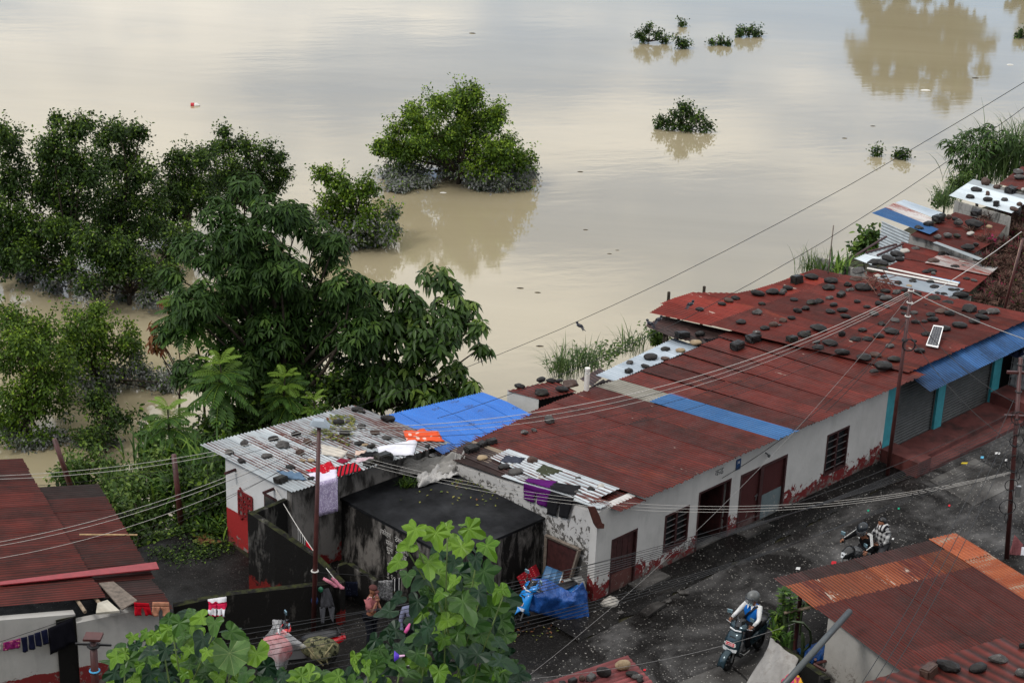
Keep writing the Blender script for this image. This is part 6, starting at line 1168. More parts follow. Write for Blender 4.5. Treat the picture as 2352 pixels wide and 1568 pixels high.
hang('blouse', 'purple flowered blouse hanging on the lower left line', 'blouse', (pw(40, 1040), pw(268, 978)), (pw(40, 1145), pw(262, 1100)), cl('floral', (.24, .015, .13), pat='noise', pc=(.6, .28, .22), sc=16, lim=.56), seed=9)
hang('cloth_piece', 'white cloth hanging on the line at the left picture edge', 'cloth', (pw(-60, 1060), pw(18, 1045)), (pw(-60, 1140), pw(10, 1135)), cl('cream', (.5, .5, .5)), seed=2, nu=3)
wire('washing line before the lower left wall', pw(-150, 1075), pw(985, 695), .01, 'wire', .006, 'washing lines', 'line', 12)
hang('leggings', 'red and white striped leggings hanging on the black wall', 'leggings', tuple(atd(*v('p', *p), depth(e0)-.35) for p in ((1260, 118), (1446, 90))), tuple(atd(*v('p', *p), depth(e0)-.35) for p in ((1280, 296), (1440, 300))), cl('redwhite', (.62, .60, .62), pat='bandz', pc=(.42, .012, .05), sc=4.4, lim=.5), seed=4, gap=.05)
# court between the walls
cb = at(*v('c', 1000, 620), 0); pc_ = lambda x, y: vplane(*v('c', x, y), cb)
hang('cloth_sheet', 'dark blue patterned cloth on the court washing line', 'cloth', (pc_(925, 440), pc_(1092, 440)), (pc_(920, 556), pc_(1090, 556)), cl('bluepat', (.008, .010, .022), pat='noise', pc=(.05, .06, .1), sc=18, lim=.6), seed=3)
hang('shawl', 'grey lacy shawl hanging behind the standing man', 'shawl', (pc_(1128, 442), pc_(1315, 425)), (pc_(1125, 560), pc_(1312, 600)), cl('greylace', (.13, .13, .135), pat='noise', pc=(.34, .34, .35), sc=22, lim=.5), seed=4)
hang('track_top', 'black cloth with white stripes right of the lacy shawl', 'cloth', (pc_(1316, 420), pc_(1380, 412)), (pc_(1310, 515), pc_(1376, 520)), cl('blackstripe', (.008, .008, .01), pat='bandx', pc=(.6, .6, .6), sc=3, lim=.93), seed=6, nu=4)
wire('court washing line from the lamp pole past the shawl', P1b+l3*0+(P1-P1b)*.30, pc_(1480, 400), .03, 'wire', .006, 'washing lines', 'line', 14)
for i, (a, b) in enumerate((((770, 415), (868, 470)), ((838, 408), (912, 482)))):
    p, q = atd(*v('c', *a), depth(P1b)-.1), atd(*v('c', *b), depth(P1b)-.1); m_ = p*.35+q*.65
    G().tube([p, m_, q-Z3*.02, q+np.array([.07, 0, -.03])], [.035, .045, .05, .03], 8).top('sock', cl('sockpink', (.55, .20, .26), pat='noise', pc=(.2, .05, .3), sc=30, lim=.6), ('left', 'right')[i]+' pink sock hanging beside the lamp pole', 'sock', 'pink socks', True)
st = lambda x, y: ats(*v('b', x, y), -4.9)
wl2 = (W(*ats(*v('b', 500, 670), -4.7)), at(*v('b', 905, 1285), 1.3)); wire('white washing line from the shed pole down to the wall end', wl2[0], wl2[1], .12, 'wirew', .010, 'washing lines', 'line', 16)
wlp = lambda f_: wl2[0]*(1-f_)+wl2[1]*f_-Z3*.12*4*f_*(1-f_)
hang('striped_cloth', 'black and grey striped cloth hanging on the white line', 'cloth', (wlp(.40), wlp(.53)), (wlp(.40)-Z3*.62, wlp(.53)-Z3*.70), cl('zebra', (.02, .02, .022), pat='bandx', pc=(.3, .3, .3), sc=5, lim=.55), seed=3)
hang('cloth_piece', 'red cloth hanging on the white line beside the striped one', 'cloth', (wlp(.55), wlp(.72)), (wlp(.55)-Z3*.42, wlp(.72)-Z3*.34), cl('red', (.42, .008, .02)), seed=5)
dp1 = depth(P1b)-.25; pj = lambda x, y: atd(*v('c', x, y), dp1)
hang('jacket', 'dark grey jackets hung on the lamp pole', 'jacket', (pj(760, 500), pj(815, 490)), (pj(745, 650), pj(862, 640)), cl('charcoal', (.035, .036, .042)), fold=.07, seed=3)
for i, (a, b, c_, d_) in enumerate((((740, 640), (790, 640), (755, 768), (778, 765)), ((805, 625), (862, 640), (825, 720), (850, 766)))): hang('sleeve', ('left', 'right')[i]+' hanging sleeve below the dark jackets on the lamp pole', 'jacket', (pj(*a), pj(*b)), (pj(*c_), pj(*d_)), cl('charcoal2', (.05, .052, .06)), fold=.04, seed=5+i, nu=4)
G().ball(pj(703, 590), (.17, .17, .24), 10, 8).top('net_bag', flat('blue_net', (.01, .03, .10), .6, var=.6, sc=60), 'dark blue net bag tied to the lamp pole', 'bag', None, True); G().ball(pj(750, 503), (.12, .12, .15), 10, 8).top('carrier_bag', flat('green_plastic', (.02, .13, .07), .3), 'small green plastic bag tied to the lamp pole', 'bag', None, True)
G().torus(P1b+(P1-P1b)*.305, .075, .018, 'z', 12, 6).top('rope_wrap', MAT['wirew'], 'white rope wound round the lamp pole above the jackets', 'rope')
dr = depth(P3b)+.2; py = lambda x, y: atd(*v('y', x, y), dr)
hang('shirt', 'dull red checked shirt hanging at the right edge', 'shirt', (py(568, 1312), py(622, 1375)), (py(533, 1435), py(596, 1500)), cl('dullred', (.15, .04, .05), pat='plaid', pc=(.24, .10, .10), sc=9), seed=4); hang('cloth_piece', 'white cloth hanging at the right edge beside the checked shirt', 'cloth', (py(612, 1388), py(660, 1395)), (py(596, 1512), py(650, 1530)), cl('white', (.6, .6, .66)), seed=5)
# ------------------------------------------------------------------ things on the concrete block, junk by the corner
fs = lambda x, y: onp(x, y, 1.735)
spread('grey_tarp', 'crumpled grey plastic sheet heaped on the concrete block', 'tarpaulin', [v('A', *p) for p in ((165, 1205), (560, 1210), (660, 1060), (210, 1110))], lambda x, y: onp(x, y, 1.76 if y > 1085 else 2.08), cl('tarp', (.27, .26, .245), rough=.45), None, .10, 3, 30, 22)
spread('white_sacks', 'shiny white woven sack lying at the front of the grey sheet', 'sack', [v('A', *p) for p in ((320, 1300), (620, 1215), (600, 1150), (300, 1230))], fs, cl('sack', (.42, .41, .40), rough=.35), None, .14, 8, 26, 12); spread('sack_end', 'bunched end of grey sacking beside the long red roof', 'sack', [v('A', *p) for p in ((590, 1180), (685, 1170), (690, 1045), (580, 1090))], lambda x, y: onp(x, y, 1.78 if y > 1070 else 2.0), cl('sack2', (.33, .32, .31), rough=.4), None, .15, 5, 16, 12)
tuft('slab_weed', 'small round weed growing at the corner of the concrete block', 'weed', W(*fs(*v('A', 235, 1275))), 160, .28, .18, .03, MAT['leaf_dark'], 401, 1.0)
def litter(name, label, zone, pts, fn, n, size, cols, seed, world=False):
    r_ = np.random.default_rng(seed); V_, F, Tn = [], [], []
    for i in range(n):
        a, b = r_.uniform(0, 1, 2); x = (pts[0][0]*(1-a)+pts[1][0]*a)*(1-b)+(pts[3][0]*(1-a)+pts[2][0]*a)*b; y = (pts[0][1]*(1-a)+pts[1][1]*a)*(1-b)+(pts[3][1]*(1-a)+pts[2][1]*a)*b
        p = fn(*v(zone, x, y)); p = p if world else W(*p); an = r_.uniform(0, 6.3); l_ = size*r_.uniform(.5, 1.3); d = np.array([math.cos(an), math.sin(an), r_.uniform(-.1, .35)])*l_; s_ = np.array([-math.sin(an), math.cos(an), r_.uniform(-.2, .2)])*l_*.3; b0_ = len(V_); V_ += [p+Z3*.012, p+d*.5+s_+Z3*.02, p+d+Z3*.012, p+d*.5-s_+Z3*.02]; F.append((b0_, b0_+1, b0_+2, b0_+3)); Tn += [[r_.uniform(), float(r_.uniform() < cols), 0, 1]]*4
    o = quads(name, V_, F, MAT['litter'], None, False, Tn); tag(o, label, 'leaves'); o['kind'] = 'stuff'
MAT['litter'] = leaf_mat('fallen_leaf', (.05, .085, .015), (.19, .17, .04), (.11, .045, .02), .1, .7)
litter('fallen_leaves', 'yellow and green fallen leaves on the concrete block', 'A', ((560, 1290), (1000, 1370), (900, 1230), (640, 1200)), fs, 130, .075, .06, 5); litter('fallen_leaves', 'few scattered leaves on the black concrete top', 'A', ((100, 1400), (1050, 1450), (900, 1350), (300, 1300)), fs, 26, .08, .1, 6); litter('fallen_leaves', 'leafy twigs lying on the washing roof', 'b', ((720, 330), (1000, 400), (1060, 200), (900, 190)), lambda x, y: r3(x, y)+np.array([0, 0, .02]), 240, .13, .02, 7)
litter('fallen_leaves', 'leaf scraps on the street near the covered scooter', 'd', ((380, 1480), (800, 1420), (760, 1350), (420, 1330)), lambda x, y: at(x, y, .03), 40, .08, .5, 8, True)
litter('straw', 'straw and dry stalks at the yard edge', 't', ((900, 1330), (1060, 1300), (1050, 1240), (920, 1240)), lambda x, y: at(x, y, .03), 60, .22, .4, 9, True)
n0 = lambda x, y, z=0.0: at(*v('n', x, y), z)
# leaning door, barrels, red box, bundle
A_ = [W(*ats(*v('n', x, y), -.10)) for x, y in ((820, 540), (1200, 700), (1085, 1090), (800, 960))]
LDR = root('leaning_door', 'old wooden door leaning on the side wall with creeper over it', 'door', np.array([A_[2][0], A_[2][1], 0])); lb = np.array(LDR.location)
G().plate([p-lb for p in A_][::-1], S_*.04).build('panel', MAT['wood'], LDR)
for i in range(4):
    a, b = A_[i]-lb, A_[(i+1) % 4]-lb; G().tube([a-S_*.03, b-S_*.03], .05, 4).build('frame_rail', MAT['wood_grey'], LDR)
flood_tree('heart leaved creeper climbing over the leaning door', v('n', 900, 1000), [(x_, y_, 9) for x_, y_ in (v('n', 960, 650), v('n', 930, 720), v('n', 980, 740), v('n', 890, 800), v('n', 940, 840), v('n', 850, 870), v('n', 900, 930), v('n', 960, 930), v('n', 990, 860))], MAT['leaf_herb'], 'creeper', None, 150, .8, .15, .01, .05, 405, .0, True, .2, 0, 'creeper')
def drum(label, a, b, r_, m, cat='barrel'):
    a, b = np.asarray(a), np.asarray(b); d = b-a; c = a.copy(); rt = root('barrel', label, cat, c); ln = np.linalg.norm(d); rotq = Vector(d).to_track_quat('Z', 'Y').to_euler()
    o = G().lathe([(r_*.96, 0), (r_, .02), (r_, ln*.33), (r_*1.03, ln*.345), (r_, ln*.36), (r_, ln*.64), (r_*1.03, ln*.655), (r_, ln*.67), (r_, ln-.02), (r_*.96, ln)], k=20).build('shell', m, rt, True); o.rotation_euler = rotq
    o2 = G().torus((0, 0, ln-.01), r_*.97, .02, 'z', 20, 6).build('rim', MAT['steel'], rt, True); o2.rotation_euler = rotq; o3 = G().lathe([(r_*.93, ln+.001), (r_*.5, ln+.003)], k=20).build('lid', MAT['rustlid'], rt); o3.rotation_euler = rotq; return rt
MAT['rustlid'] = flat('rusty_orange_lid', (.22, .075, .03), .7, var=.5, sc=6); MAT['drumblue'] = flat('faded_blue_drum', (.035, .10, .20), .5, var=.35, sc=5)
drum('faded blue barrel lying against the leaning door with rusty lid', n0(770, 1000, .75), n0(965, 1075, .62), .26, MAT['drumblue']); drum('grey metal drum lying behind the blue tarpaulin', n0(1215, 1110, .6), n0(1010, 1155, .6), .23, flat('dull_grey_drum', (.16, .16, .155), .6))
rb4 = [n0(475, 1015, .62), n0(660, 890, .95), n0(712, 1010, .8), n0(560, 1190, .3)]; RQ = root('red_crate', 'glossy red diamond patterned plastic box beside the blue barrel', 'box', np.array([rb4[3][0], rb4[3][1], 0])); rl = np.array(RQ.location); nn_ = np.cross(rb4[1]-rb4[0], rb4[3]-rb4[0]); nn_ /= np.linalg.norm(nn_); nn_ = nn_ if nn_@(CAM-rb4[0]) > 0 else -nn_
mr_ = flat('glossy_red_plastic', (.19, .006, .012), .25); G().plate([p-rl for p in rb4], -nn_*.25).build('shell', mr_, RQ); mr2 = flat('light_red_plastic', (.30, .03, .035), .25)
for i in range(5):
    for j in range(6): u_, w_ = (i+.5)/5, (j+.5)/6; c = (rb4[0]*(1-u_)+rb4[1]*u_)*(1-w_)+(rb4[3]*(1-u_)+rb4[2]*u_)*w_-rl; e1_, e2_ = (rb4[1]-rb4[0])*.06, (rb4[3]-rb4[0])*.055; G().add([c+nn_*.003-e1_, c+nn_*.003+e2_, c+nn_*.003+e1_, c+nn_*.003-e2_, c+nn_*.02], [(0, 1, 4), (1, 2, 4), (2, 3, 4), (3, 0, 4)]).build('stud', mr2, RQ)
spread('bundle', 'grey tied bundle lying on the ground left of the covered scooter', 'bundle', [v('n', *p) for p in ((290, 1430), (540, 1420), (530, 1270), (270, 1260))], lambda x, y: onp(x, y, .25), cl('bundle', (.22, .215, .205)), None, .16, 4, 20, 14)
G().plate([n0(250, 1500, .0), n0(560, 1480, .0), n0(540, 1330, .0), n0(300, 1340, 0)][::-1], (0, 0, .28)).top('black_ledge', MAT['mossblack'], 'low black ledge under the grey bundle', 'ledge')
# ------------------------------------------------------------------ near the roadside house: sacking, pipe, planter, tarpaulin, tank
o_ = lambda x, y, z=0.0: at(*v('o', x, y), z)
pa, pb2 = o_(2178, 525, 2.25), o_(1215, 1600, 1.95); PP = root('drain_pipe', 'grey plastic pipe slanting up past the lower right roof corner', 'pipe', pb2*np.array([1, 1, 0])); pz = np.array(PP.location)
G().tube([pb2-pz, pa-pz], .072, 14).build('pipe', MAT['pvcgrey'], PP, True); d_ = (pa-pb2)/np.linalg.norm(pa-pb2); G().tube([pa-pz-d_*.02, pa-pz+d_*.006], .060, 14).build('opening', MAT['dark'], PP)
G().tube([(0, 0, 0), tuple(pb2-pz)], .06, 8).build('prop', MAT['wood_grey'], PP)
PW = [o_(1075, 920, .95), o_(1480, 1190, .95), o_(1830, 1430, .95), o_(1900, 1500, .95)]
wall_run('planter_wall', 'black mouldy low wall below the cactus at the lower right', PW, -.16, MAT['mossblack'])
def sk(a, b):
    pts = [[o_(1030, 905, 1.05), o_(1200, 1050, 1.05), o_(1425, 1215, 1.0)], [o_(930, 1180, .75), o_(1120, 1260, .9), o_(1400, 1330, .9)], [o_(660, 1590, .25), o_(1000, 1590, .5), o_(1300, 1590, .6)]]
    x, y = a*2, b*2; i, j = min(1, int(x)), min(1, int(y)); x -= i; y -= j; p = (pts[j][i]*(1-x)+pts[j][i+1]*x)*(1-y)+(pts[j+1][i]*(1-x)+pts[j+1][i+1]*x)*y
    return p+np.array([.3, -.5, .5])*.06*(wob(a*5, b*2, 2)+.4*wob(a*11, b*4, 1))
G().grid(sk, 26, 18).top('sacking', (lambda t: (t.color(t.mix(t.ramp(t.noise(t.obj(), 3, 8, .7), (.5, 0), (.75, .9)), t.ramp(t.noise(t.obj(), 2, 6), (.3, (.22, .21, .20)), (.7, (.32, .31, .295))), (.12, .095, .075))), t.bump(t.noise(t.obj(), 12, 7), .7, .03), t.m)[2])(MT('grey_sacking', .7, .3)), 'grey sacking sheet draped over the wall beside the scooter rider', 'tarpaulin', None, True, .01)
spread('blue_tarp', 'blue tarpaulin lying on the ground under the roadside porch', 'tarpaulin', [v('o', *p) for p in ((1560, 1320), (1810, 1240), (1840, 960), (1400, 1090))], lambda x, y: onp(x, y, .06), cl('bluetarp', (.015, .075, .27), rough=.35), None, .06, 4, 20, 16)
gb = [o_(1868, 962, .9), o_(1838, 1380, .1), o_(1785, 1400, .1), o_(1818, 975, .9)]; G().plate(gb, UB*.04).top('green_board', flat('green_paint', (.012, .11, .065), .5), 'green painted board at the corner of the roadside house', 'board')
spread('market_bag', 'pink and yellow plastic bag at the bottom edge below the pipe', 'bag', [v('o', *p) for p in ((1150, 1640), (1500, 1640), (1450, 1530), (1200, 1550))], lambda x, y: onp(x, y, .9), cl('bagpink', (.5, .06, .14), pat='noise', pc=(.6, .33, .03), sc=5, lim=.5), None, .15, 6)
for i, (a, b) in enumerate((((1690, 1280), (1850, 1240)), ((1660, 1290), (1830, 1385)), ((1680, 1220), (1680, 1300)))): G().tube([o_(*a, .5), o_(*b, .5 if i < 2 else .2)], .035, 6).top('frame_bar', MAT['rustbar'] if 'rustbar' in MAT else MAT['polepaint'], ('upper', 'lower', 'upright')[i]+' rusty bar of the small frame beside the blue tarpaulin', 'bar', 'rusty bars')
# euphorbia and night cactus
def euphorbia(label, bv, tv, r_, leafy, seed, bend=.05):
    rr = np.random.default_rng(seed); b, t_ = pole_ends(v('o', *bv), v('o', *tv), .3); rt = root('cactus', label, 'cactus', b, 0, 'cactus plants by the porch post'); pts = [p-b for p in branch(b-Z3*.3, t_, bend, 9, rr)]
    G().tube(pts, [r_]*7+[r_*.9, r_*.5], 5).build('stem', MAT['cactus'], rt)
    if leafy:
        C, A, Nn = [], [], []
        for i in range(leafy): f_ = 1-.45*rr.uniform()**1.3; p = (t_-b)*f_; a = rr.uniform(0, 6.28); d = np.array([math.cos(a), math.sin(a), .35]); C.append(p+d*r_); A.append(d); Nn.append(np.array([-d[0]*.3, -d[1]*.3, 1]))
        k = len(C); V_, F = leaf_arrays(np.array(C), np.array(A), np.array(Nn), rr.uniform(.12, .2, k), np.full(k, .065), .1, .1); quads('leaves', V_, F, MAT['leaf_frond'], rt, False, tones(k, (rr.uniform(0, 1, k) < .3)*.6, None, rr))
    return rt
MAT['cactus'] = flat('cactus_green', (.035, .055, .022), .5, var=.35, sc=12)
for i, (bv, tv, r_, lf, lb) in enumerate((((1290, 1040), (1215, 240), .045, 110, 'tallest leafy cactus column left of the porch post'), ((1330, 1060), (1320, 300), .045, 80, 'leafy cactus column touching the porch post'), ((1190, 980), (1115, 540), .04, 110, 'shorter bushy cactus column nearest the rider'), ((1250, 960), (1250, 480), .035, 30, 'thin cactus stem between the leafy columns'), ((1480, 700), (1520, 400), .03, 50, 'leafy cactus top behind the porch post'), ((1470, 1140), (1490, 830), .05, 0, 'bare short cactus stem right of the porch post'))): euphorbia(lb, bv, tv, r_, lf, 420+i)
q = [o_(x, y, z) for x, y, z in ((1160, 830, .9), (1220, 720, 1.3), (1350, 670, 1.6), (1500, 690, 1.6), (1600, 800, 1.3), (1620, 920, 1.0), (1590, 1030, .7), (1510, 1100, .5))]; G().tube(q, .032, 3).top('night_cactus', MAT['cactus'], 'thin arching night cactus stem forming a loop beside the porch post', 'cactus')
tuft('rosette_plant', 'rosette plant with broad pale leaves at the end of the black wall', 'plant', o_(1110, 930, .95), 16, .55, .1, .11, MAT['leaf_frond'], 431, .7, None, young=.5); tuft('strap_plant', 'two long upright leaves rising before the cactus', 'plant', o_(1060, 800, .95), 5, .6, .05, .09, MAT['leaf_frond'], 432, .5, None, young=.7); tuft('aloe', 'small aloe plant growing behind the black wall', 'plant', o_(1240, 1040, .9), 14, .45, .1, .08, MAT['leaf_frond'], 433, .7, None, young=.4)
# white water tank in its cage at the right edge
TK = root('water_tank', 'white cube water tank in a metal cage beside the last turquoise pillar', 'water tank', W(19.55, -.75), AS); ty = flat('cloudy_white_plastic', (.30, .31, .32), .4, var=.2, sc=2)
G().bx(-.5, .55, -.5, .5, .62, 1.62).build('tank', ty, TK); G().lathe([(.12, 1.62), (.12, 1.70), (.1, 1.71)], (0, 0, 0), 12).build('lid', MAT['black'], TK); G().bx(-.55, .6, -.55, .55, .50, .61).build('pallet', MAT['wood_grey'], TK)
for i in range(6): x = -.53+.222*i; G().tube([(x, -.535, .62), (x, -.535, 1.68)], .014, 5).build('cage_bar', MAT['steel'], TK); G().tube([(-.535, -.53+.212*i, .62), (-.535, -.53+.212*i, 1.68)], .014, 5).build('cage_bar', MAT['steel'], TK)
for z in (.68, .92, 1.16, 1.40, 1.68): G().tube([(-.55, -.55, z), (.62, -.55, z)], .015, 5).build('cage_bar', MAT['steel'], TK); G().tube([(-.55, -.55, z), (-.55, .55, z)], .015, 5).build('cage_bar', MAT['steel'], TK)
spread('dark_tarp', 'dark blue tarpaulin on top of the caged water tank', 'tarpaulin', [v('D', *p) for p in ((1570, 560), (1756, 560), (1740, 490), (1600, 500))], lambda x, y: onp(x, y, 1.75), cl('darkblue', (.01, .014, .035)), None, .2, 6)
# bits of litter on the street, bottles on the water
RL = [('e', 965, 838, 34, 20, 'redpaper', 'red and white wrapper on the street before the motorbike'), ('e', 748, 872, 30, 14, 'whitepaper', 'white scrap of paper in the middle of the street'), ('e', 1165, 310, 24, 30, 'redpaper', 'red rag at the foot of the cable pole'), ('e', 1868, 197, 22, 12, 'bluepaper', 'light blue scrap on the street before the plinth'), ('e', 1760, 232, 44, 8, 'yellowpaper', 'yellow strip on the street by the plinth'), ('e', 1668, 490, 14, 10, 'redpaper', 'small red wrapper on the upper street'), ('e', 1175, 520, 14, 8, 'greenpaper', 'small green scrap near the pavement edge'), ('e', 1360, 508, 14, 8, 'greenpaper', 'small green scrap further up the street'), ('e', 1962, 172, 36, 12, 'whitepaper', 'white plastic piece near the tangled pole'), ('k', 1775, 400, 40, 20, 'redpaper', 'red and white wrapper beside the bottom roof'), ('e', 2015, 215, 20, 12, 'whitepaper', 'pink white scrap left of the tangled pole'), ('d', 967, 1300, 26, 14, 'whitepaper', 'white scrap beside the blue tarpaulin'), ('e', 1325, 692, 14, 8, 'whitepaper', 'white scrap to the right of the pillion rider'), ('d', 1030, 1335, 18, 14, 'redpaper', 'small orange red scrap below the blue tarpaulin')]
PCOL = {'redpaper': (.5, .03, .04), 'whitepaper': (.6, .6, .6), 'bluepaper': (.12, .4, .6), 'yellowpaper': (.5, .38, .04), 'greenpaper': (.02, .30, .18)}
for z_, x, y, w_, h_, k_, lb in RL:
    a, b, c_, d_ = (at(*v(z_, x+i*w_*.5, y+j*h_*.5), .05) for i, j in ((-1, .6), (.7, 1), (1, -.5), (-.6, -1))); G().plate([a, b, c_+Z3*.02, d_+Z3*.01], (0, 0, .008)).top('litter_scrap', cl(k_, PCOL[k_]), lb, 'litter', 'litter on the street')
bo = at(449, 243, WATER); BT = root('bottle', 'floating plastic bottle with red end far out in the river', 'bottle', bo); G().lathe([(.11, -.22), (.13, -.18), (.13, .1), (.05, .2), (.05, .25)], (0, 0, .03), 12, 'x').build('body', MAT['pvc'], BT, True); G().lathe([(.135, -.26), (.14, -.06), (.11, -.05)], (0, 0, .03), 12, 'x').build('label', flat('red_label', (.4, .01, .02), .4), BT)
for i, (x, y, s_) in enumerate(((1018, 443, .22), (1418, 575, .12), (1400, 583, .14), (1345, 528, .16), (1333, 395, .2), (1235, 672, .18), (1195, 662, .2), (1288, 795, .1), (2126, 208, .4), (2240, 180, .3), (2320, 149, .3), (1085, 77, .3), (1240, 795, .2), (1940, 318, .2), (2005, 290, .2))):
    c = at(x, y, WATER); a = i*1.3; G().ball(c, (s_*1.6, s_*.5, s_*.35), 8, 6).top('driftwood' if i not in (0, 8, 10) else 'floating_bottle', MAT['bark'] if i not in (0, 8, 10) else MAT['pvc'], ('dark floating stick' if i not in (0, 8, 10) else 'white floating bottle')+' %s in order from left across the river' % ORD[i if i < 14 else 13] if i < 14 else 'last dark floating stick near the right bank', 'driftwood' if i not in (0, 8, 10) else 'bottle', 'flotsam on the river')
tw0 = W(*onp(*v('C', 690, 1085), 2.66)); TW = root('twig_heap', 'heap of bare reddish twigs between the two stone laden roofs', 'twigs', tw0)
for i in range(22):
    r_ = np.random.default_rng(500+i); c = W(*onp(*v('C', 690+r_.uniform(-110, 120), 1085+r_.uniform(-40, 30)), 2.70))-tw0; d = unit(r_.normal(size=3)*np.array([1, 1, .25])); G().tube([c-d*.45, c+np.array([0, 0, .06]), c+d*.5], .014, 4).build('twig', MAT['twig'], TW)
# ------------------------------------------------------------------ scooters, motorbike, people
def loft(secs, k=14, close=True):                             # secs: (centre, half width x, half height, axis) superellipse rings
    g_ = G(); P = []
    for c, hx, hz, ax in secs:
        for j in range(k):
            a = 2*math.pi*j/k; x, z = math.cos(a), math.sin(a); x = math.copysign(abs(x)**.75, x)*hx; z = math.copysign(abs(z)**.75, z)*hz
            P.append(np.asarray(c, float)+(np.array([x, 0, z]) if ax == 'y' else np.array([x, z, 0])))
    n = len(secs); F = [(i*k+j, i*k+(j+1) % k, (i+1)*k+(j+1) % k, (i+1)*k+j) for i in range(n-1) for j in range(k)]+[tuple(range(k-1, -1, -1)), tuple((n-1)*k+j for j in range(k))]
    return g_.add(P, F)
def wheel(rt, name, y, R, w_, rimm):
    t_ = G().torus((0, y, R), R-w_, w_, 'x', 24, 8).build(name, MAT['rubber'], rt, True)
    G().torus((0, y, R), R-w_*1.9, .014, 'x', 20, 6).build('rim', rimm, t_, True); G().lathe([(.05, -.06), (.05, .06)], (0, y, R), 12, 'x').build('hub', rimm, t_)
    for i in range(5): a = i*2*math.pi/5; G().tube([(0, y, R), (0, y+math.cos(a)*(R-w_*1.9), R+math.sin(a)*(R-w_*1.9))], .013, 5).build('spoke', rimm, t_)
    G().lathe([(.09, .035), (.09, .04)], (0, y, R), 16, 'x').build('brake_disc', MAT['steel'], t_)
def mirrors(rt, x, y, z):
    for s in (-1, 1):
        m_ = G().tube([(s*x, y, z), (s*(x+.08), y-.02, z+.17)], .008, 6).build('mirror', MAT['black'], rt); G().box((s*(x+.10), y-.03, z+.21), (.12, .03, .08), rz=s*.2).build('mirror_glass', MAT['mirrorm'], m_)
MAT['mirrorm'] = flat('mirror_glass', (.20, .32, .38), .1, .5, .6, .1); MAT['lens'] = flat('lamp_lens', (.62, .64, .66), .12, .5, .2, .3, 60); MAT['platered'] = flat('red_number_plate', (.35, .012, .02), .4, var=.08)
def plate(rt, c, w_, h_, rot, txt):
    p_ = G().box((0, 0, 0), (w_, .012, h_)).build('number_plate', MAT['white'], rt); p_.location = c; p_.rotation_euler = (rot, 0, 0); G().box((0, .0075, 0), (w_*.94, .004, h_*.86)).build('plate_face', MAT['platered'], p_)
    text_mesh('plate_text', txt, h_*.72, MAT['white'], p_, Matrix.Translation((0, .0105, -.002)) @ Matrix.Rotation(math.pi, 4, 'Z') @ Matrix.Rotation(math.pi/2, 4, 'X'), ext=.001)
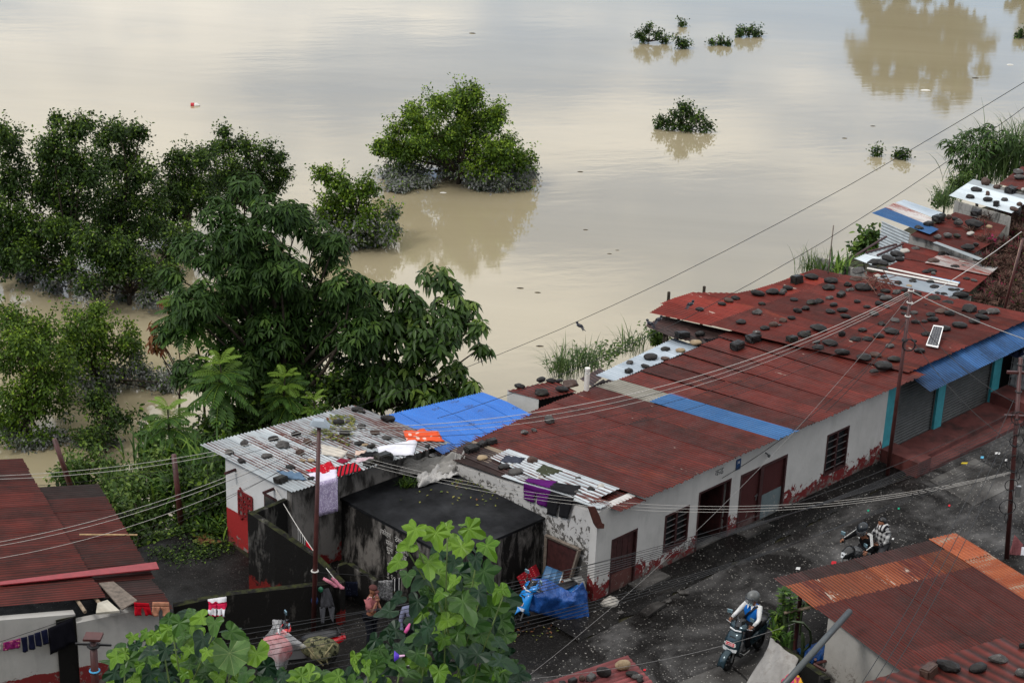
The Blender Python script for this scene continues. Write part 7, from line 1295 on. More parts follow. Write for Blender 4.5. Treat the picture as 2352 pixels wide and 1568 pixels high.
def scooter(name, label, loc, hd, body, trim=None, txt='प ० ०१६१ ०६'):
    rt = root(name, label, 'scooter', loc, math.atan2(hd[1], hd[0])-math.pi/2); trim = trim or MAT['black']; bd = body
    wheel(rt, 'front_wheel', .72, .235, .05, MAT['rimdark']); wheel(rt, 'rear_wheel', -.55, .235, .055, MAT['rimdark'])
    G().grid(lambda u_, w_: np.array([(w_-.5)*.20*(1-.25*abs(u_-.45)), .72+.30*math.cos(math.radians(-5+165*u_))*(1+.04*(u_ < .1)), .245+.30*math.sin(math.radians(-5+165*u_))-.16*(w_-.5)**2*1.2]), 12, 6).build('front_fender', bd, rt, True, .012)
    for s in (-1, 1): G().tube([(s*.085, .72, .235), (s*.085, .60, .56)], .022, 8).build('fork', MAT['steel'], rt)
    G().tube([(.10, .70, .25), (.10, .66, .34)], .02, 6).build('caliper', flat('gold_caliper', (.4, .3, .08), .35), rt)
    ap = loft([((0, .50, .30), .12, .05, 'z'), ((0, .60, .45), .18, .085, 'z'), ((0, .61, .58), .205, .10, 'z'), ((0, .57, .72), .20, .10, 'z'), ((0, .50, .86), .175, .09, 'z'), ((0, .45, .93), .13, .075, 'z')]).build('apron', bd, rt, True)
    G().add([(-.17, .695, .50), (.17, .695, .50), (.185, .685, .57), (0, .725, .55), (-.185, .685, .57), (0, .73, .485)], [(0, 5, 3, 4), (5, 1, 2, 3)]).build('headlight', MAT['lens'], rt, False, .02)
    G().plate([(-.09, .668, .66), (.09, .668, .66), (.075, .60, .82), (-.075, .60, .82)], (0, .012, .006)).build('grille', MAT['black'], rt)
    plate(rt, (0, .695, .665), .25, .085, .42, txt)
    loft([((0, .44, .92), .10, .07, 'z'), ((0, .40, .98), .23, .10, 'z'), ((0, .36, 1.04), .21, .10, 'z'), ((0, .33, 1.08), .12, .06, 'z')]).build('handlebar_cowl', bd, rt, True)
    G().grid(lambda u_, w_: np.array([(u_-.5)*.26*(1-.25*w_), .51-.13*w_-.10*(2*u_-1)**2, .98+.20*w_]), 6, 4).build('windscreen', MAT['visor'], rt, True, .012)
    G().tube([(-.15, .515, .965), (0, .545, .95), (.15, .515, .965)], .018, 6).build('light_strip', MAT['lens'], rt)
    for s in (-1, 1): G().tube([(s*.17, .36, 1.01), (s*.36, .31, 1.03)], .020, 8).build('grip', MAT['black'], rt); G().tube([(s*.20, .40, 1.0), (s*.35, .37, 1.02)], .008, 5).build('brake_lever', MAT['steel'], rt)
    mirrors(rt, .20, .37, 1.04)
    G().bx(-.17, .17, -.08, .46, .26, .31).build('floorboard', MAT['black'], rt); loft([((0, -.05, .42), .13, .12, 'y'), ((0, -.25, .50), .18, .16, 'y'), ((0, -.55, .56), .19, .14, 'y'), ((0, -.90, .66), .12, .07, 'y')]).build('rear_body', bd, rt, True)
    loft([((0, .04, .70), .10, .03, 'y'), ((0, -.15, .73), .15, .055, 'y'), ((0, -.5, .76), .16, .055, 'y'), ((0, -.85, .79), .10, .035, 'y')]).build('seat', MAT['black'], rt, True)
    G().box((0, -.93, .66), (.18, .05, .06)).build('tail_light', MAT['platered'], rt); G().tube([(-.13, -.95, .78), (-.13, -.80, .84), (.13, -.80, .84), (.13, -.95, .78)], .014, 6).build('grab_rail', MAT['black'], rt)
    G().bx(.07, .17, -.70, -.25, .18, .36).build('engine', MAT['black'], rt); return rt
MAT['rimdark'] = flat('dark_rim', (.03, .03, .032), .4, .5, .5); MAT['visor'] = flat('smoked_plastic', (.010, .011, .013), .08, .6)
MAT['scootbody'] = flat('blue_grey_paint', (.020, .040, .052), .18, .6, .35, .12, 3); MAT['scootblue'] = flat('sky_blue_paint', (.010, .19, .55), .2, .6, 0, .08); MAT['scootred'] = flat('red_scooter_paint', (.45, .008, .012), .2, .6, 0, .08)
SKIN = flat('brown_skin', (.20, .085, .048), .5, .3, 0, .12, 20)
def skin_me(J, E, R, sub=1):
    keys = list(J); ix = {k: i for i, k in enumerate(keys)}; me = bpy.data.meshes.new('tmp'); me.from_pydata([tuple(map(float, J[k])) for k in keys], [(ix[a], ix[b]) for a, b in E], [])
    o = bpy.data.objects.new('tmp', me); COL.objects.link(o); md = o.modifiers.new('s', 'SKIN'); md.use_smooth_shade = True; sv = me.skin_vertices[0].data
    for k in keys: r_ = R[k]; sv[ix[k]].radius = (r_, r_) if not hasattr(r_, '__len__') else r_; sv[ix[k]].use_root = (ix[k] == 0)
    if sub: o.modifiers.new('d', 'SUBSURF').levels = sub
    bpy.context.view_layer.update(); m2 = bpy.data.meshes.new_from_object(o.evaluated_get(bpy.context.evaluated_depsgraph_get())); bpy.data.objects.remove(o); return m2
def merge(me, g_):
    bm = bmesh.new(); bm.from_mesh(me); vv = [bm.verts.new(tuple(p)) for p in g_.v]
    for f_ in g_.f:
        if len(set(f_)) > 2:
            try: bm.faces.new([vv[i] for i in f_])
            except ValueError: pass
    bm.to_mesh(me); bm.free(); me.shade_smooth(); return me
def hand_geo(g_, wrist, d, side, curl):                       # palm, four unequal bent fingers and a thumb from the palm's side
    d = np.asarray(d, float)/np.linalg.norm(d); s = np.asarray(side, float); s = s-d*(s@d); s /= np.linalg.norm(s); n_ = np.cross(d, s); c = np.asarray(curl, float); c = c-d*(c@d)-s*(c@s); c /= np.linalg.norm(c)+1e-9; w_ = np.asarray(wrist, float)
    g_.ball(w_+d*.045, (.085, .085, .05), 10, 6)
    for i, l_ in enumerate((.068, .078, .073, .058)):
        b = w_+d*.075+s*(.030-.020*i); g_.tube([b, b+d*l_*.5+c*.012, b+d*l_*.75+c*.035, b+d*l_*.7+c*.058], [.0095, .009, .008, .006], 6)
    b = w_+d*.03+s*.040; g_.tube([b, b+s*.025+d*.025, b+s*.022+d*.055+c*.02], [.011, .010, .007], 6)
def head_geo(g_, c, fwd, up=(0, 0, 1)):
    f_ = np.asarray(fwd, float)/np.linalg.norm(fwd); u_ = np.asarray(up, float); r_ = np.cross(f_, u_); r_ /= np.linalg.norm(r_); u_ = np.cross(r_, f_); c = np.asarray(c, float); b = len(g_.v)
    g_.ball((0, 0, 0), (.155, .19, .235), 16, 12, lambda q: q*np.array([1-.22*max(0, -q[2]), 1-.12*max(0, -q[2])+.05*(q[1] > 0)*max(0, -q[2]), 1]))
    g_.ball((0, .098, -.018), (.030, .036, .048), 8, 6).ball((0, .078, -.072), (.050, .02, .018), 8, 4).ball((-.034, .083, .02), (.03, .012, .014), 8, 4).ball((.034, .083, .02), (.03, .012, .014), 8, 4).ball((-.080, -.005, -.005), (.022, .045, .062), 8, 6).ball((.080, -.005, -.005), (.022, .045, .062), 8, 6)
    for i in range(b, len(g_.v)): p = g_.v[i]; g_.v[i] = c+r_*p[0]+f_*p[1]+u_*p[2]
    return r_, f_, u_
def person(label, loc, hd, J, look, shirt, trousers, shoes, sleeves='long', rads=1.0, tops='shirt'):
    rt = root('person', label, 'person', loc, math.atan2(hd[1], hd[0])-math.pi/2); J = {k: np.asarray(p, float) for k, p in J.items()}
    arm = lambda s: [('chest', 'sh'+s), ('sh'+s, 'el'+s), ('el'+s, 'wr'+s)]; leg = lambda s: [('pelvis', 'hip'+s), ('hip'+s, 'kn'+s), ('kn'+s, 'an'+s), ('an'+s, 'toe'+s)]
    R = dict(pelvis=(.125, .105), spine=(.12, .095), chest=(.135, .10), neck=.055, head=.06)
    for s in 'LR': R.update({'sh'+s: .058, 'el'+s: .037, 'wr'+s: .027, 'hip'+s: .09, 'kn'+s: .058, 'an'+s: .040, 'toe'+s: .034})
    E = [('pelvis', 'spine'), ('spine', 'chest'), ('chest', 'neck'), ('neck', 'head')]+arm('L')+arm('R')+leg('L')+leg('R')
    me = skin_me({k: J[k] for k in R}, E, R); g_ = G(); axes = head_geo(g_, J['head'], look)
    for s, sx in (('L', -1), ('R', 1)): d = J['hand'+s]-J['wr'+s]; hand_geo(g_, J['wr'+s], d, (-sx*.8, .3, .3), J.get('curl'+s, (0, 0, -1)))
    merge(me, g_); me.name = 'body'; me.materials.append(SKIN); obj('body', me, rt)
    def garment(name, keys, edges, add, m, over={}):
        RR = {k: tuple(x+add for x in R[k]) if hasattr(R[k], '__len__') else R[k]+(add if k[:2] not in ('el', 'wr', 'mi') else add*.6) for k in keys}; RR.update(over); JJ = {k: J[k] for k in keys}; q = skin_me(JJ, edges, RR); q.name = name; q.materials.append(m); return obj(name, q, rt)
    ks = ['pelvis', 'spine', 'chest', 'shL', 'shR']; es = [('pelvis', 'spine'), ('spine', 'chest'), ('chest', 'shL'), ('chest', 'shR')]
    for s in 'LR':
        if sleeves == 'long': ks += ['el'+s, 'wr'+s]; es += [('sh'+s, 'el'+s), ('el'+s, 'wr'+s)]
        elif sleeves == 'short': J['mid'+s] = J['sh'+s]*.3+J['el'+s]*.7; R['mid'+s] = .05; ks += ['mid'+s]; es += [('sh'+s, 'mid'+s)]
    ov = {'pelvis': (.135, .115)} if tops != 'lifted' else {}
    if tops == 'lifted': ks[0] = 'belly'; es[0] = ('belly', 'spine'); J['belly'] = J['pelvis']*.45+J['spine']*.55; R['belly'] = (.13, .105)
    garment('shirt', ks, es, .022, shirt, ov)
    kt = ['pelvis']+[a+s for s in 'LR' for a in ('hip', 'kn', 'an')]; garment('trousers', kt, [('pelvis', 'hipL'), ('hipL', 'knL'), ('knL', 'anL'), ('pelvis', 'hipR'), ('hipR', 'knR'), ('knR', 'anR')], .022, trousers)
    for s in 'LR':
        d = J['toe'+s]-J['an'+s]; d[2] = 0; d /= np.linalg.norm(d)+1e-9; c = J['an'+s]*.45+J['toe'+s]*.55; sh = G().box(c-Z3*.0+np.array([0, 0, -.0]), (.10, .27, .085), rz=math.atan2(d[1], d[0])-math.pi/2, taper=.75).build('shoe', shoes, rt, True); G().box(c-Z3*.05, (.105, .28, .025), rz=math.atan2(d[1], d[0])-math.pi/2).build('sole', MAT['white'], sh)
    return rt, J, axes
def helmet(rt, c, axes, m, visor=True):
    r_, f_, u_ = axes; g_ = G().ball((0, 0, 0), (.27, .32, .29), 18, 12, lambda q: q if q[2] > -.35 or q[1] < 0 else q*np.array([1, .62, .7])); T_ = lambda p: c+r_*p[0]+f_*p[1]+u_*p[2]; g_.v = [T_(p+np.array([0, -.015, .045])) for p in g_.v]; h_ = g_.build('helmet', m, rt, True)
    v_ = G().grid(lambda a, b: T_(np.array([.150*math.sin((a-.5)*2.6), .175*math.cos((a-.5)*2.6)-.01+.02*b, .09-.13*b])), 10, 4).build('visor', MAT['visorclear'], h_, True, .006); return h_
vc = MT('clear_smoked_visor', .05, .5); vc.color((.10, .11, .12)); vc.b.inputs['Alpha'].default_value = .55; MAT['visorclear'] = vc.m
def mask(rt, c, axes, m):
    r_, f_, u_ = axes; G().grid(lambda a, b: c+r_*.080*math.sin((a-.5)*2.4)+f_*(.102*math.cos((a-.5)*2.2)+.012*math.sin(b*3.1))+u_*(-.005-.095*b), 8, 5).build('face_mask', m, rt, True, .006)
# --- rider on the grey blue scooter
hp_ = at(*v('o', 930, 170), 1.66); fw_ = at(*v('o', 395, 1395), 0); hd = (fw_-hp_)*np.array([1, 1, 0]); print('scooter heading', np.degrees(np.arctan2(hd[1], hd[0])), np.linalg.norm(hd)); hd /= np.linalg.norm(hd)
s_loc = fw_-hd*.72; s_loc[2] = .04
scooter('scooter', 'blue grey scooter ridden down the street by the man in a blue vest', s_loc, hd, MAT['scootbody'])
JR = dict(pelvis=(0, -.20, .85), spine=(0, -.19, 1.02), chest=(0, -.16, 1.22), neck=(0, -.13, 1.38), head=(0, -.10, 1.51), shL=(-.18, -.15, 1.31), shR=(.18, -.15, 1.31), elL=(-.29, .03, 1.10), elR=(.29, .03, 1.10), wrL=(-.29, .26, 1.05), wrR=(.29, .26, 1.05), handL=(-.28, .36, 1.03), handR=(.28, .36, 1.03), hipL=(-.10, -.16, .82), hipR=(.10, -.16, .82), knL=(-.15, .22, .78), knR=(.15, .22, .78), anL=(-.12, .14, .37), anR=(.12, .14, .37), toeL=(-.13, .30, .345), toeR=(.13, .30, .345))
pr_, J, ax = person('man in blue vest, white shirt and grey helmet riding the scooter', s_loc, hd, JR, (.45, .85, -.15), cl('shirtwhite', (.66, .66, .66)), cl('trblack', (.012, .012, .014)), MAT['black'])
helmet(pr_, J['head'], ax, flat('grey_helmet_shell', (.11, .115, .115), .35)); mask(pr_, J['head']-ax[2]*.05, ax, flat('pale_blue_mask', (.40, .58, .62), .8))
ve = {'pelvis': (.19, .17), 'spine': (.19, .17), 'chest': (.215, .18), 'shL': .112, 'shR': .112}; q = skin_me({k: J[k] if k != 'pelvis' else J[k]+Z3*.0 for k in ve}, [('pelvis', 'spine'), ('spine', 'chest'), ('chest', 'shL'), ('chest', 'shR')], ve); q.materials.append(cl('vestblue', (.010, .13, .47))); obj('vest', q, pr_)
G().tube([(-.15, -.10, 1.36), (-.02, .0, 1.22), (.14, -.03, 1.0), (.17, -.16, .92)], .022, 6).build('bag_strap', MAT['black'], pr_)
for s in (-1, 1): G().plate([(s*.02, -.03, 1.36), (s*.09, -.055, 1.37), (s*.05, -.0, 1.27)], (0, .012, 0)).build('collar', cl('shirtwhite', (.66, .66, .66)), pr_)
# --- couple on the black motorbike
hl = at(*v('w', 410, 1150), .98); dr_ = at(*v('w', 790, 640), 1.50); hd2 = (hl-dr_)*np.array([1, 1, 0]); print('bike', np.degrees(np.arctan2(hd2[1], hd2[0])), np.linalg.norm(hd2)); hd2 /= np.linalg.norm(hd2); m_loc = hl-hd2*.66; m_loc[2] = .04
MB_ = root('motorbike', 'black motorbike with a helmeted rider and a shawl wrapped passenger', 'motorbike', m_loc, math.atan2(hd2[1], hd2[0])-math.pi/2)
wheel(MB_, 'front_wheel', .78, .30, .05, MAT['rimdark']); wheel(MB_, 'rear_wheel', -.58, .30, .058, MAT['rimdark'])
MAT['bikeblk'] = flat('black_bike_paint', (.010, .0105, .012), .2, .6); MAT['bikegrey'] = flat('grey_bike_paint', (.07, .073, .078), .25, .6)
G().grid(lambda u_, w_: np.array([(w_-.5)*.14, .78+.34*math.cos(math.radians(10+140*u_)), .30+.34*math.sin(math.radians(10+140*u_))-.1*(w_-.5)**2]), 10, 4).build('front_fender', MAT['bikeblk'], MB_, True, .01)
for s in (-1, 1): G().tube([(s*.10, .78, .30), (s*.10, .52, .95)], .024, 8).build('fork', MAT['steel'], MB_); G().tube([(s*.06, .46, 1.03), (s*.25, .42, 1.09), (s*.40, .32, 1.07)], .016, 8).build('handlebar', MAT['black'], MB_); G().tube([(s*.36, .35, 1.075), (s*.48, .27, 1.06)], .05, 8).build('hand_guard', MAT['black'], MB_)
loft([((0, .74, .92), .05, .05, 'y'), ((0, .66, .95), .12, .10, 'y'), ((0, .52, .99), .15, .12, 'y'), ((0, .42, 1.04), .12, .09, 'y')]).build('headlight_cowl', MAT['bikeblk'], MB_, True); G().add([(-.03, .757, .90), (.03, .757, .90), (.07, .70, 1.01), (0, .69, 1.03), (-.07, .70, 1.01)], [(0, 1, 2, 3, 4)]).build('headlight', MAT['lens'], MB_, False, .01)
loft([((0, .40, .86), .10, .09, 'y'), ((0, .22, .92), .16, .13, 'y'), ((0, .02, .86), .13, .10, 'y')]).build('tank', MAT['bikegrey'], MB_, True); loft([((0, .05, .80), .10, .05, 'y'), ((0, -.3, .80), .14, .055, 'y'), ((0, -.75, .88), .12, .05, 'y')]).build('seat', MAT['black'], MB_, True)
G().box((0, .10, .48), (.28, .42, .38), taper=.8).build('engine', MAT['bikegrey'], MB_); G().tube([(.14, .2, .32), (.16, -.2, .30), (.18, -.75, .45)], [.03, .035, .05], 8).build('exhaust', MAT['steel'], MB_); loft([((0, -.1, .68), .12, .1, 'y'), ((0, -.85, .82), .08, .06, 'y')]).build('tail', MAT['bikeblk'], MB_, True)
mirrors(MB_, .28, .40, 1.09); plate(MB_, (0, 1.09, .60), .23, .09, .2, 'प ४')
JD = dict(pelvis=(0, -.10, .92), spine=(0, -.06, 1.08), chest=(0, .01, 1.26), neck=(0, .06, 1.40), head=(0, .11, 1.50), shL=(-.20, .02, 1.34), shR=(.20, .02, 1.34), elL=(-.36, .12, 1.16), elR=(.36, .12, 1.16), wrL=(-.38, .30, 1.12), wrR=(.38, .30, 1.12), handL=(-.40, .38, 1.10), handR=(.40, .38, 1.10), hipL=(-.11, -.08, .90), hipR=(.11, -.08, .90), knL=(-.20, .30, .76), knR=(.20, .30, .76), anL=(-.18, .06, .38), anR=(.18, .06, .38), toeL=(-.18, .2, .34), toeR=(.18, .2, .34))
p2, J, ax = person('motorbike rider in black track jacket with white stripes and black helmet', m_loc, hd2, JD, (-.1, .85, -.5), cl('trackblack', (.008, .008, .009)), cl('trblack', (.012, .012, .014)), MAT['black']); helmet(p2, J['head'], ax, flat('black_helmet_shell', (.016, .019, .023), .2))
for s, a, b, w3 in ((-1, 'shL', 'elL', 'wrL'), (1, 'shR', 'elR', 'wrR')):
    for i in range(3): o_f = np.array([0, .018*(i-1)*2.0+.01, .068]); G().tube([J['neck']*.4+J[a]*.6+o_f*.9+np.array([0, 0, .01]), J[a]+o_f+np.array([s*.02, 0, .006]), J[b]+o_f*.85+np.array([s*.012, 0, .0]), J[w3]+o_f*.62], .008, 4).build('stripe', MAT['white'], p2)
G().add([(.02, .155, 1.28), (.08, .15, 1.28), (.05, .15, 1.23)], [(0, 1, 2)]).build('chest_mark', MAT['white'], p2, False, .006)
pl_ = m_loc-hd2*.42; JP = dict(JD); JP.update(pelvis=(0, -.06, .98), spine=(0, -.06, 1.14), chest=(0, -.05, 1.31), neck=(0, -.03, 1.46), head=(.03, .0, 1.585), shL=(-.16, -.05, 1.39), shR=(.16, -.05, 1.39), elL=(-.22, .08, 1.16), elR=(.24, .06, 1.16), wrL=(-.12, .20, 1.10), wrR=(.12, .20, 1.10), handL=(-.05, .26, 1.10), handR=(.05, .26, 1.10), knL=(-.22, .28, .88), knR=(.22, .28, .88), anL=(-.2, .1, .45), anR=(.2, .1, .45), toeL=(-.2, .24, .42), toeR=(.2, .24, .42), hipL=(-.1, -.05, .96), hipR=(.1, -.05, .96))
p3, J, ax = person('pillion passenger in white face mask and black and white checked shawl', pl_+np.cross(hd2, Z3)*-.16, hd2, JP, (.15, .9, -.25), cl('shawlplaid', (.50, .50, .50), pat='plaid', pc=(.02, .02, .024), sc=2.6), cl('trgrey', (.05, .05, .055)), MAT['black']); mask(p3, J['head'], ax, flat('white_mask', (.66, .66, .66), .8))
r_, f_, u_ = ax; hr = G().ball((0, 0, 0), (.185, .215, .25), 14, 10, lambda q: q if q[1] < .35 or q[2] > .45 else q*np.array([1, .25, 1])); hr.v = [J['head']+r_*p[0]+f_*(p[1]-.022)+u_*(p[2]+.028) for p in hr.v]; hr.build('hair', MAT['black'], p3, True)
hw = G().grid(lambda a, b: J['head']+r_*(.125*math.sin((a-.5)*4.6))+f_*(.12*math.cos((a-.5)*4.6)-.035)*(.9 if abs(a-.5) > .32 else 1.0)+u_*(.04-.22*b+.0)-f_*.03, 12, 5); hw = G().lathe([(.14, -.02), (.155, .05), (.13, .10), (.095, .15)], J['neck']-Z3*.02, 16).build('head_scarf', cl('shawlstripe', (.55, .55, .55), pat='bandx', pc=(.02, .02, .024), sc=4, lim=.5), p3, True)
sw = {'pelvis': (.17, .15), 'spine': (.19, .165), 'chest': (.185, .16), 'shL': .085, 'shR': .085, 'elL': .075, 'elR': .075}; q = skin_me({k: J[k] for k in sw}, [('pelvis', 'spine'), ('spine', 'chest'), ('chest', 'shL'), ('chest', 'shR'), ('shL', 'elL'), ('shR', 'elR')], sw); q.materials.append(cl('shawlplaid', (.5, .5, .5))); obj('shawl', q, p3)
# --- man standing in the court, another half hidden behind the vine
mb = at(851, 1492, .02); JS = dict(pelvis=(0, 0, .92), spine=(0, .02, 1.08), chest=(0, .01, 1.26), neck=(0, .02, 1.43), head=(.0, .06, 1.56), shL=(-.19, 0, 1.36), shR=(.19, 0, 1.36), elL=(-.27, .05, 1.08), elR=(.25, .16, 1.14), wrL=(-.10, .22, 1.02), wrR=(.10, .20, 1.36), handL=(.0, .25, 1.01), handR=(.04, .19, 1.46), curlR=(0, -1, 0), curlL=(0, -1, 0), hipL=(-.10, 0, .88), hipR=(.10, 0, .88), knL=(-.11, .02, .48), knR=(.11, .04, .48), anL=(-.11, -.02, .09), anR=(.12, 0, .09), toeL=(-.13, .13, .05), toeR=(.14, .15, .05))
p4, J, ax = person('standing man in brown cap and pink leaf patterned shirt with hand at his chin', mb, (.92, -.38, 0), JS, (.25, .95, -.1), cl('pinkshirt', (.36, .125, .13), pat='noise', pc=(.10, .05, .065), sc=9, lim=.64), cl('trdark', (.010, .011, .016)), MAT['black'], 'short', tops='lifted')
r_, f_, u_ = ax; cp = G().ball((0, 0, 0), (.185, .215, .17), 14, 8, lambda q: q if q[2] > -.25 else q*np.array([1, 1, .2])); cp.v = [J['head']+r_*p[0]+f_*(p[1]-.01)+u_*(p[2]+.062) for p in cp.v]; MAT['capbrown'] = cl('capbrown', (.085, .035, .033)); h_ = cp.build('cap', MAT['capbrown'], p4, True); G().grid(lambda a, b: J['head']+r_*(a-.5)*.15*(1-.25*b)+f_*(.085+.085*b*(1-(2*a-1)**2*.35))+u_*(.058-.02*b-.02*(2*a-1)**2), 6, 3).build('peak', MAT['capbrown'], h_, True, .008)
G().lathe([(.062, 0), (.070, .012), (.064, .024)], J['neck']-Z3*.03, 14).build('neck_chain', MAT['white'], p4)
JH = dict(JS); JH.update(elR=(.28, .04, 1.08), wrR=(.26, .12, .86), handR=(.25, .16, .77), curlR=(0, 0, -1))
p5_, J, ax = person('person in grey blue shirt mostly hidden behind the leafy vine', at(945, 1515, .02), (.3, -.9, 0), JH, (-.3, .9, -.1), cl('greyblue', (.17, .18, .27)), cl('trdark', (.01, .011, .016)), MAT['black']); hr = G().ball((0, 0, 0), (.175, .205, .2), 12, 8, lambda q: q if q[1] < .3 or q[2] > .3 else q*np.array([1, .3, 1])); hr.v = [J['head']+np.array([0, -.02, .05])+p for p in hr.v]; hr.build('hair', MAT['black'], p5_, True)
# --- covered scooters
f1_, f2_ = n0(470, 1610), n0(1120, 1420); hc = (f1_-f2_)*np.array([1, 1, 0]); hc /= np.linalg.norm(hc); sc2 = n0(500, 1600)-hc*.70; sc2[2] = .03
scooter('covered_scooter', 'sky blue scooter under the blue tarpaulin with only its front showing', sc2, hc, MAT['scootblue'], txt='')
rows = [[(700, 1130, .55), (840, 1120, .5), (980, 1190, .5), (1100, 1160, .45), (1225, 1150, .5)], [(650, 1040, 1.12), (815, 1035, 1.15), (990, 1135, .9), (1095, 1200, .80), (1228, 1072, .98)], [(560, 1200, .85), (790, 1240, .9), (960, 1270, .72), (1120, 1300, .66), (1275, 1190, .62)], [(512, 1370, .48), (720, 1430, .42), (850, 1470, .2), (1060, 1520, .05), (1302, 1495, .05)]]
TP = [[n0(*p) for p in r] for r in rows]
def tarp(a, b):
    x, y = a*4, b*3; i, j = min(3, int(x)), min(2, int(y)); x -= i; y -= j; p = (TP[j][i]*(1-x)+TP[j][i+1]*x)*(1-y)+(TP[j+1][i]*(1-x)+TP[j+1][i+1]*x)*y
    return p+np.array([.3, -.7, .4])*.045*(wob(a*13, b*7, 1)+.6*wob(a*29, b*17, 2))
tb = MT('blue_tarpaulin', .22, .5); tb.color(tb.ramp(tb.noise(tb.pos(), 2.5, 6), (.3, (.008, .045, .21)), (.7, (.018, .10, .36)))); tb.bump(tb.noise(tb.pos(), 9, 8, .7), .8, .05); G().grid(tarp, 40, 24).top('blue_tarpaulin', tb.m, 'bright blue wrinkled tarpaulin thrown over the parked scooter', 'tarpaulin', None, True, .006)
rs = at(*v('c', 800, 1130), 0); scooter('parked_red_scooter', 'red scooter parked in the court under a clear plastic sheet and a camouflage bag', rs+np.array([-.55, .1, .0]), (-.93, -.25, 0), MAT['scootred'], txt='')
cm = MT('camouflage', .9, .1); nA, nB_ = cm.noise(cm.obj(), 5, 3), cm.noise(cm.obj((1.3, 1, 1.2)), 7, 3); cm.color(cm.mix(cm.ramp(nB_, (.56, 0), (.58, 1)), cm.ramp(nA, (.40, (.045, .05, .025)), (.44, (.10, .10, .055)), (.56, (.10, .10, .055)), (.58, (.018, .02, .012))), (.17, .15, .09)))
cbp = at(*v('c', 745, 950), .95); CB = root('camouflage_bag', 'camouflage backpack lying on the seat of the red scooter', 'bag', cbp-Z3*.25); G().ball((0, 0, .22), (.85, .5, .5), 16, 12, lambda q: q*(1+.08*wob(q[0]*3, q[1]*3, q[2]*4))).build('body', cm.m, CB, True); G().ball((.05, -.22, .15), (.5, .2, .3), 12, 8).build('pocket', cm.m, CB, True); G().tube([(-.3, -.2, .4), (-.1, -.30, .2), (.1, -.28, -.05)], .02, 5).build('strap', flat('khaki_strap', (.16, .14, .07), .8), CB); G().tube([(.3, -.1, .4), (.15, -.30, .25), (.2, -.28, 0)], .02, 5).build('strap', flat('khaki_strap_pale', (.18, .16, .08), .8), CB)
pm = MT('clear_plastic', .15, .5); pm.color((.72, .72, .74)); pm.b.inputs['Alpha'].default_value = .38; pm.bump(pm.noise(pm.obj(), 14, 5), .6, .03); pt = [[(370, 735, 1.7), (415, 728, 1.72), (455, 738, 1.7)], [(372, 800, 1.55), (410, 800, 1.6), (440, 800, 1.55)], [(300, 880, 1.2), (430, 900, 1.3), (640, 950, 1.1)], [(300, 960, .9), (420, 1010, 1.0), (520, 990, .9)], [(340, 1130, .4), (420, 1160, .5), (480, 1120, .4)]]; PT = [[at(*v('c', x, y), z) for x, y, z in r] for r in pt]
def plas(a, b):
    x, y = a*2, b*4; i, j = min(1, int(x)), min(3, int(y)); x -= i; y -= j; return (PT[j][i]*(1-x)+PT[j][i+1]*x)*(1-y)+(PT[j+1][i]*(1-x)+PT[j+1][i+1]*x)*y+np.array([.2, -.9, .2])*(.05*wob(a*9, b*8)+.10*math.sin(a*3.14))
G().grid(plas, 16, 24).top('plastic_cover', pm.m, 'clear plastic sheet gathered to a point over the front of the red scooter', 'plastic sheet', None, True); G().ball(at(*v('c', 430, 990), .85)+N_*.15, (.75, .4, .7), 14, 10).top('pink_bundle', flat('pinkish_red_cloth', (.45, .08, .09), .8), 'pinkish red bundle inside the clear plastic sheet', 'bundle', None, True)
# ------------------------------------------------------------------ leafy vines close to the viewer
def big_leaf_mat(name, dark, light, vein):
    t = MT(name, .42, .35); p = nd(t.t, 'SeparateXYZ', {0: t.obj()}).outputs; an = t.math('ARCTAN2', p[0], p[1]); r_ = nd(t.t, 'VectorMath', {0: t.obj()}, operation='LENGTH').outputs['Value']
    fr_ = t.math('ABSOLUTE', t.math('SUBTRACT', t.math('FRACT', t.math('ADD', t.math('MULTIPLY', an, 1.25), .5)), .5)); vn = t.math('LESS_THAN', t.math('MULTIPLY', fr_, r_), .012); br = t.math('LESS_THAN', t.math('ABSOLUTE', t.math('SUBTRACT', t.math('FRACT', t.math('ADD', t.math('MULTIPLY', r_, 5), t.math('MULTIPLY', fr_, -3))), .5)), .05)
    base = t.mix(t.rand(), dark, light); base = t.mix(t.ramp(t.noise(t.pos(), 26, 5), (.45, 0), (.75, .45)), base, tuple(c*.55 for c in dark)); base = t.mix(t.math('MULTIPLY', br, .12), base, vein); base = t.mix(t.math('MULTIPLY', vn, .4), base, vein)
    base = t.mix(t.ramp(t.noise(t.pos(), 60, 2), (.74, 0), (.76, .9)), base, (.02, .018, .008))
    t.color(base); tr = nd(t.t, 'BsdfTranslucent', {'Color': base}); ms = nd(t.t, 'MixShader', {0: .3, 1: t.b.outputs[0], 2: tr.outputs[0]}); t.t.links.new(ms.outputs[0], t.t.nodes['Material Output'].inputs[0]); t.bump(t.math('MULTIPLY', fr_, r_), .5, .1); return t.m
BL = {'y': big_leaf_mat('young_vine_leaf', (.075, .17, .012), (.16, .29, .024), (.24, .36, .07)), 'g': big_leaf_mat('green_vine_leaf', (.028, .080, .014), (.060, .135, .020), (.09, .17, .04)), 'd': big_leaf_mat('dark_vine_leaf', (.008, .028, .012), (.018, .052, .019), (.03, .07, .026)), 'v': big_leaf_mat('variegated_gourd_leaf', (.10, .19, .05), (.13, .23, .06), (.36, .42, .16))}
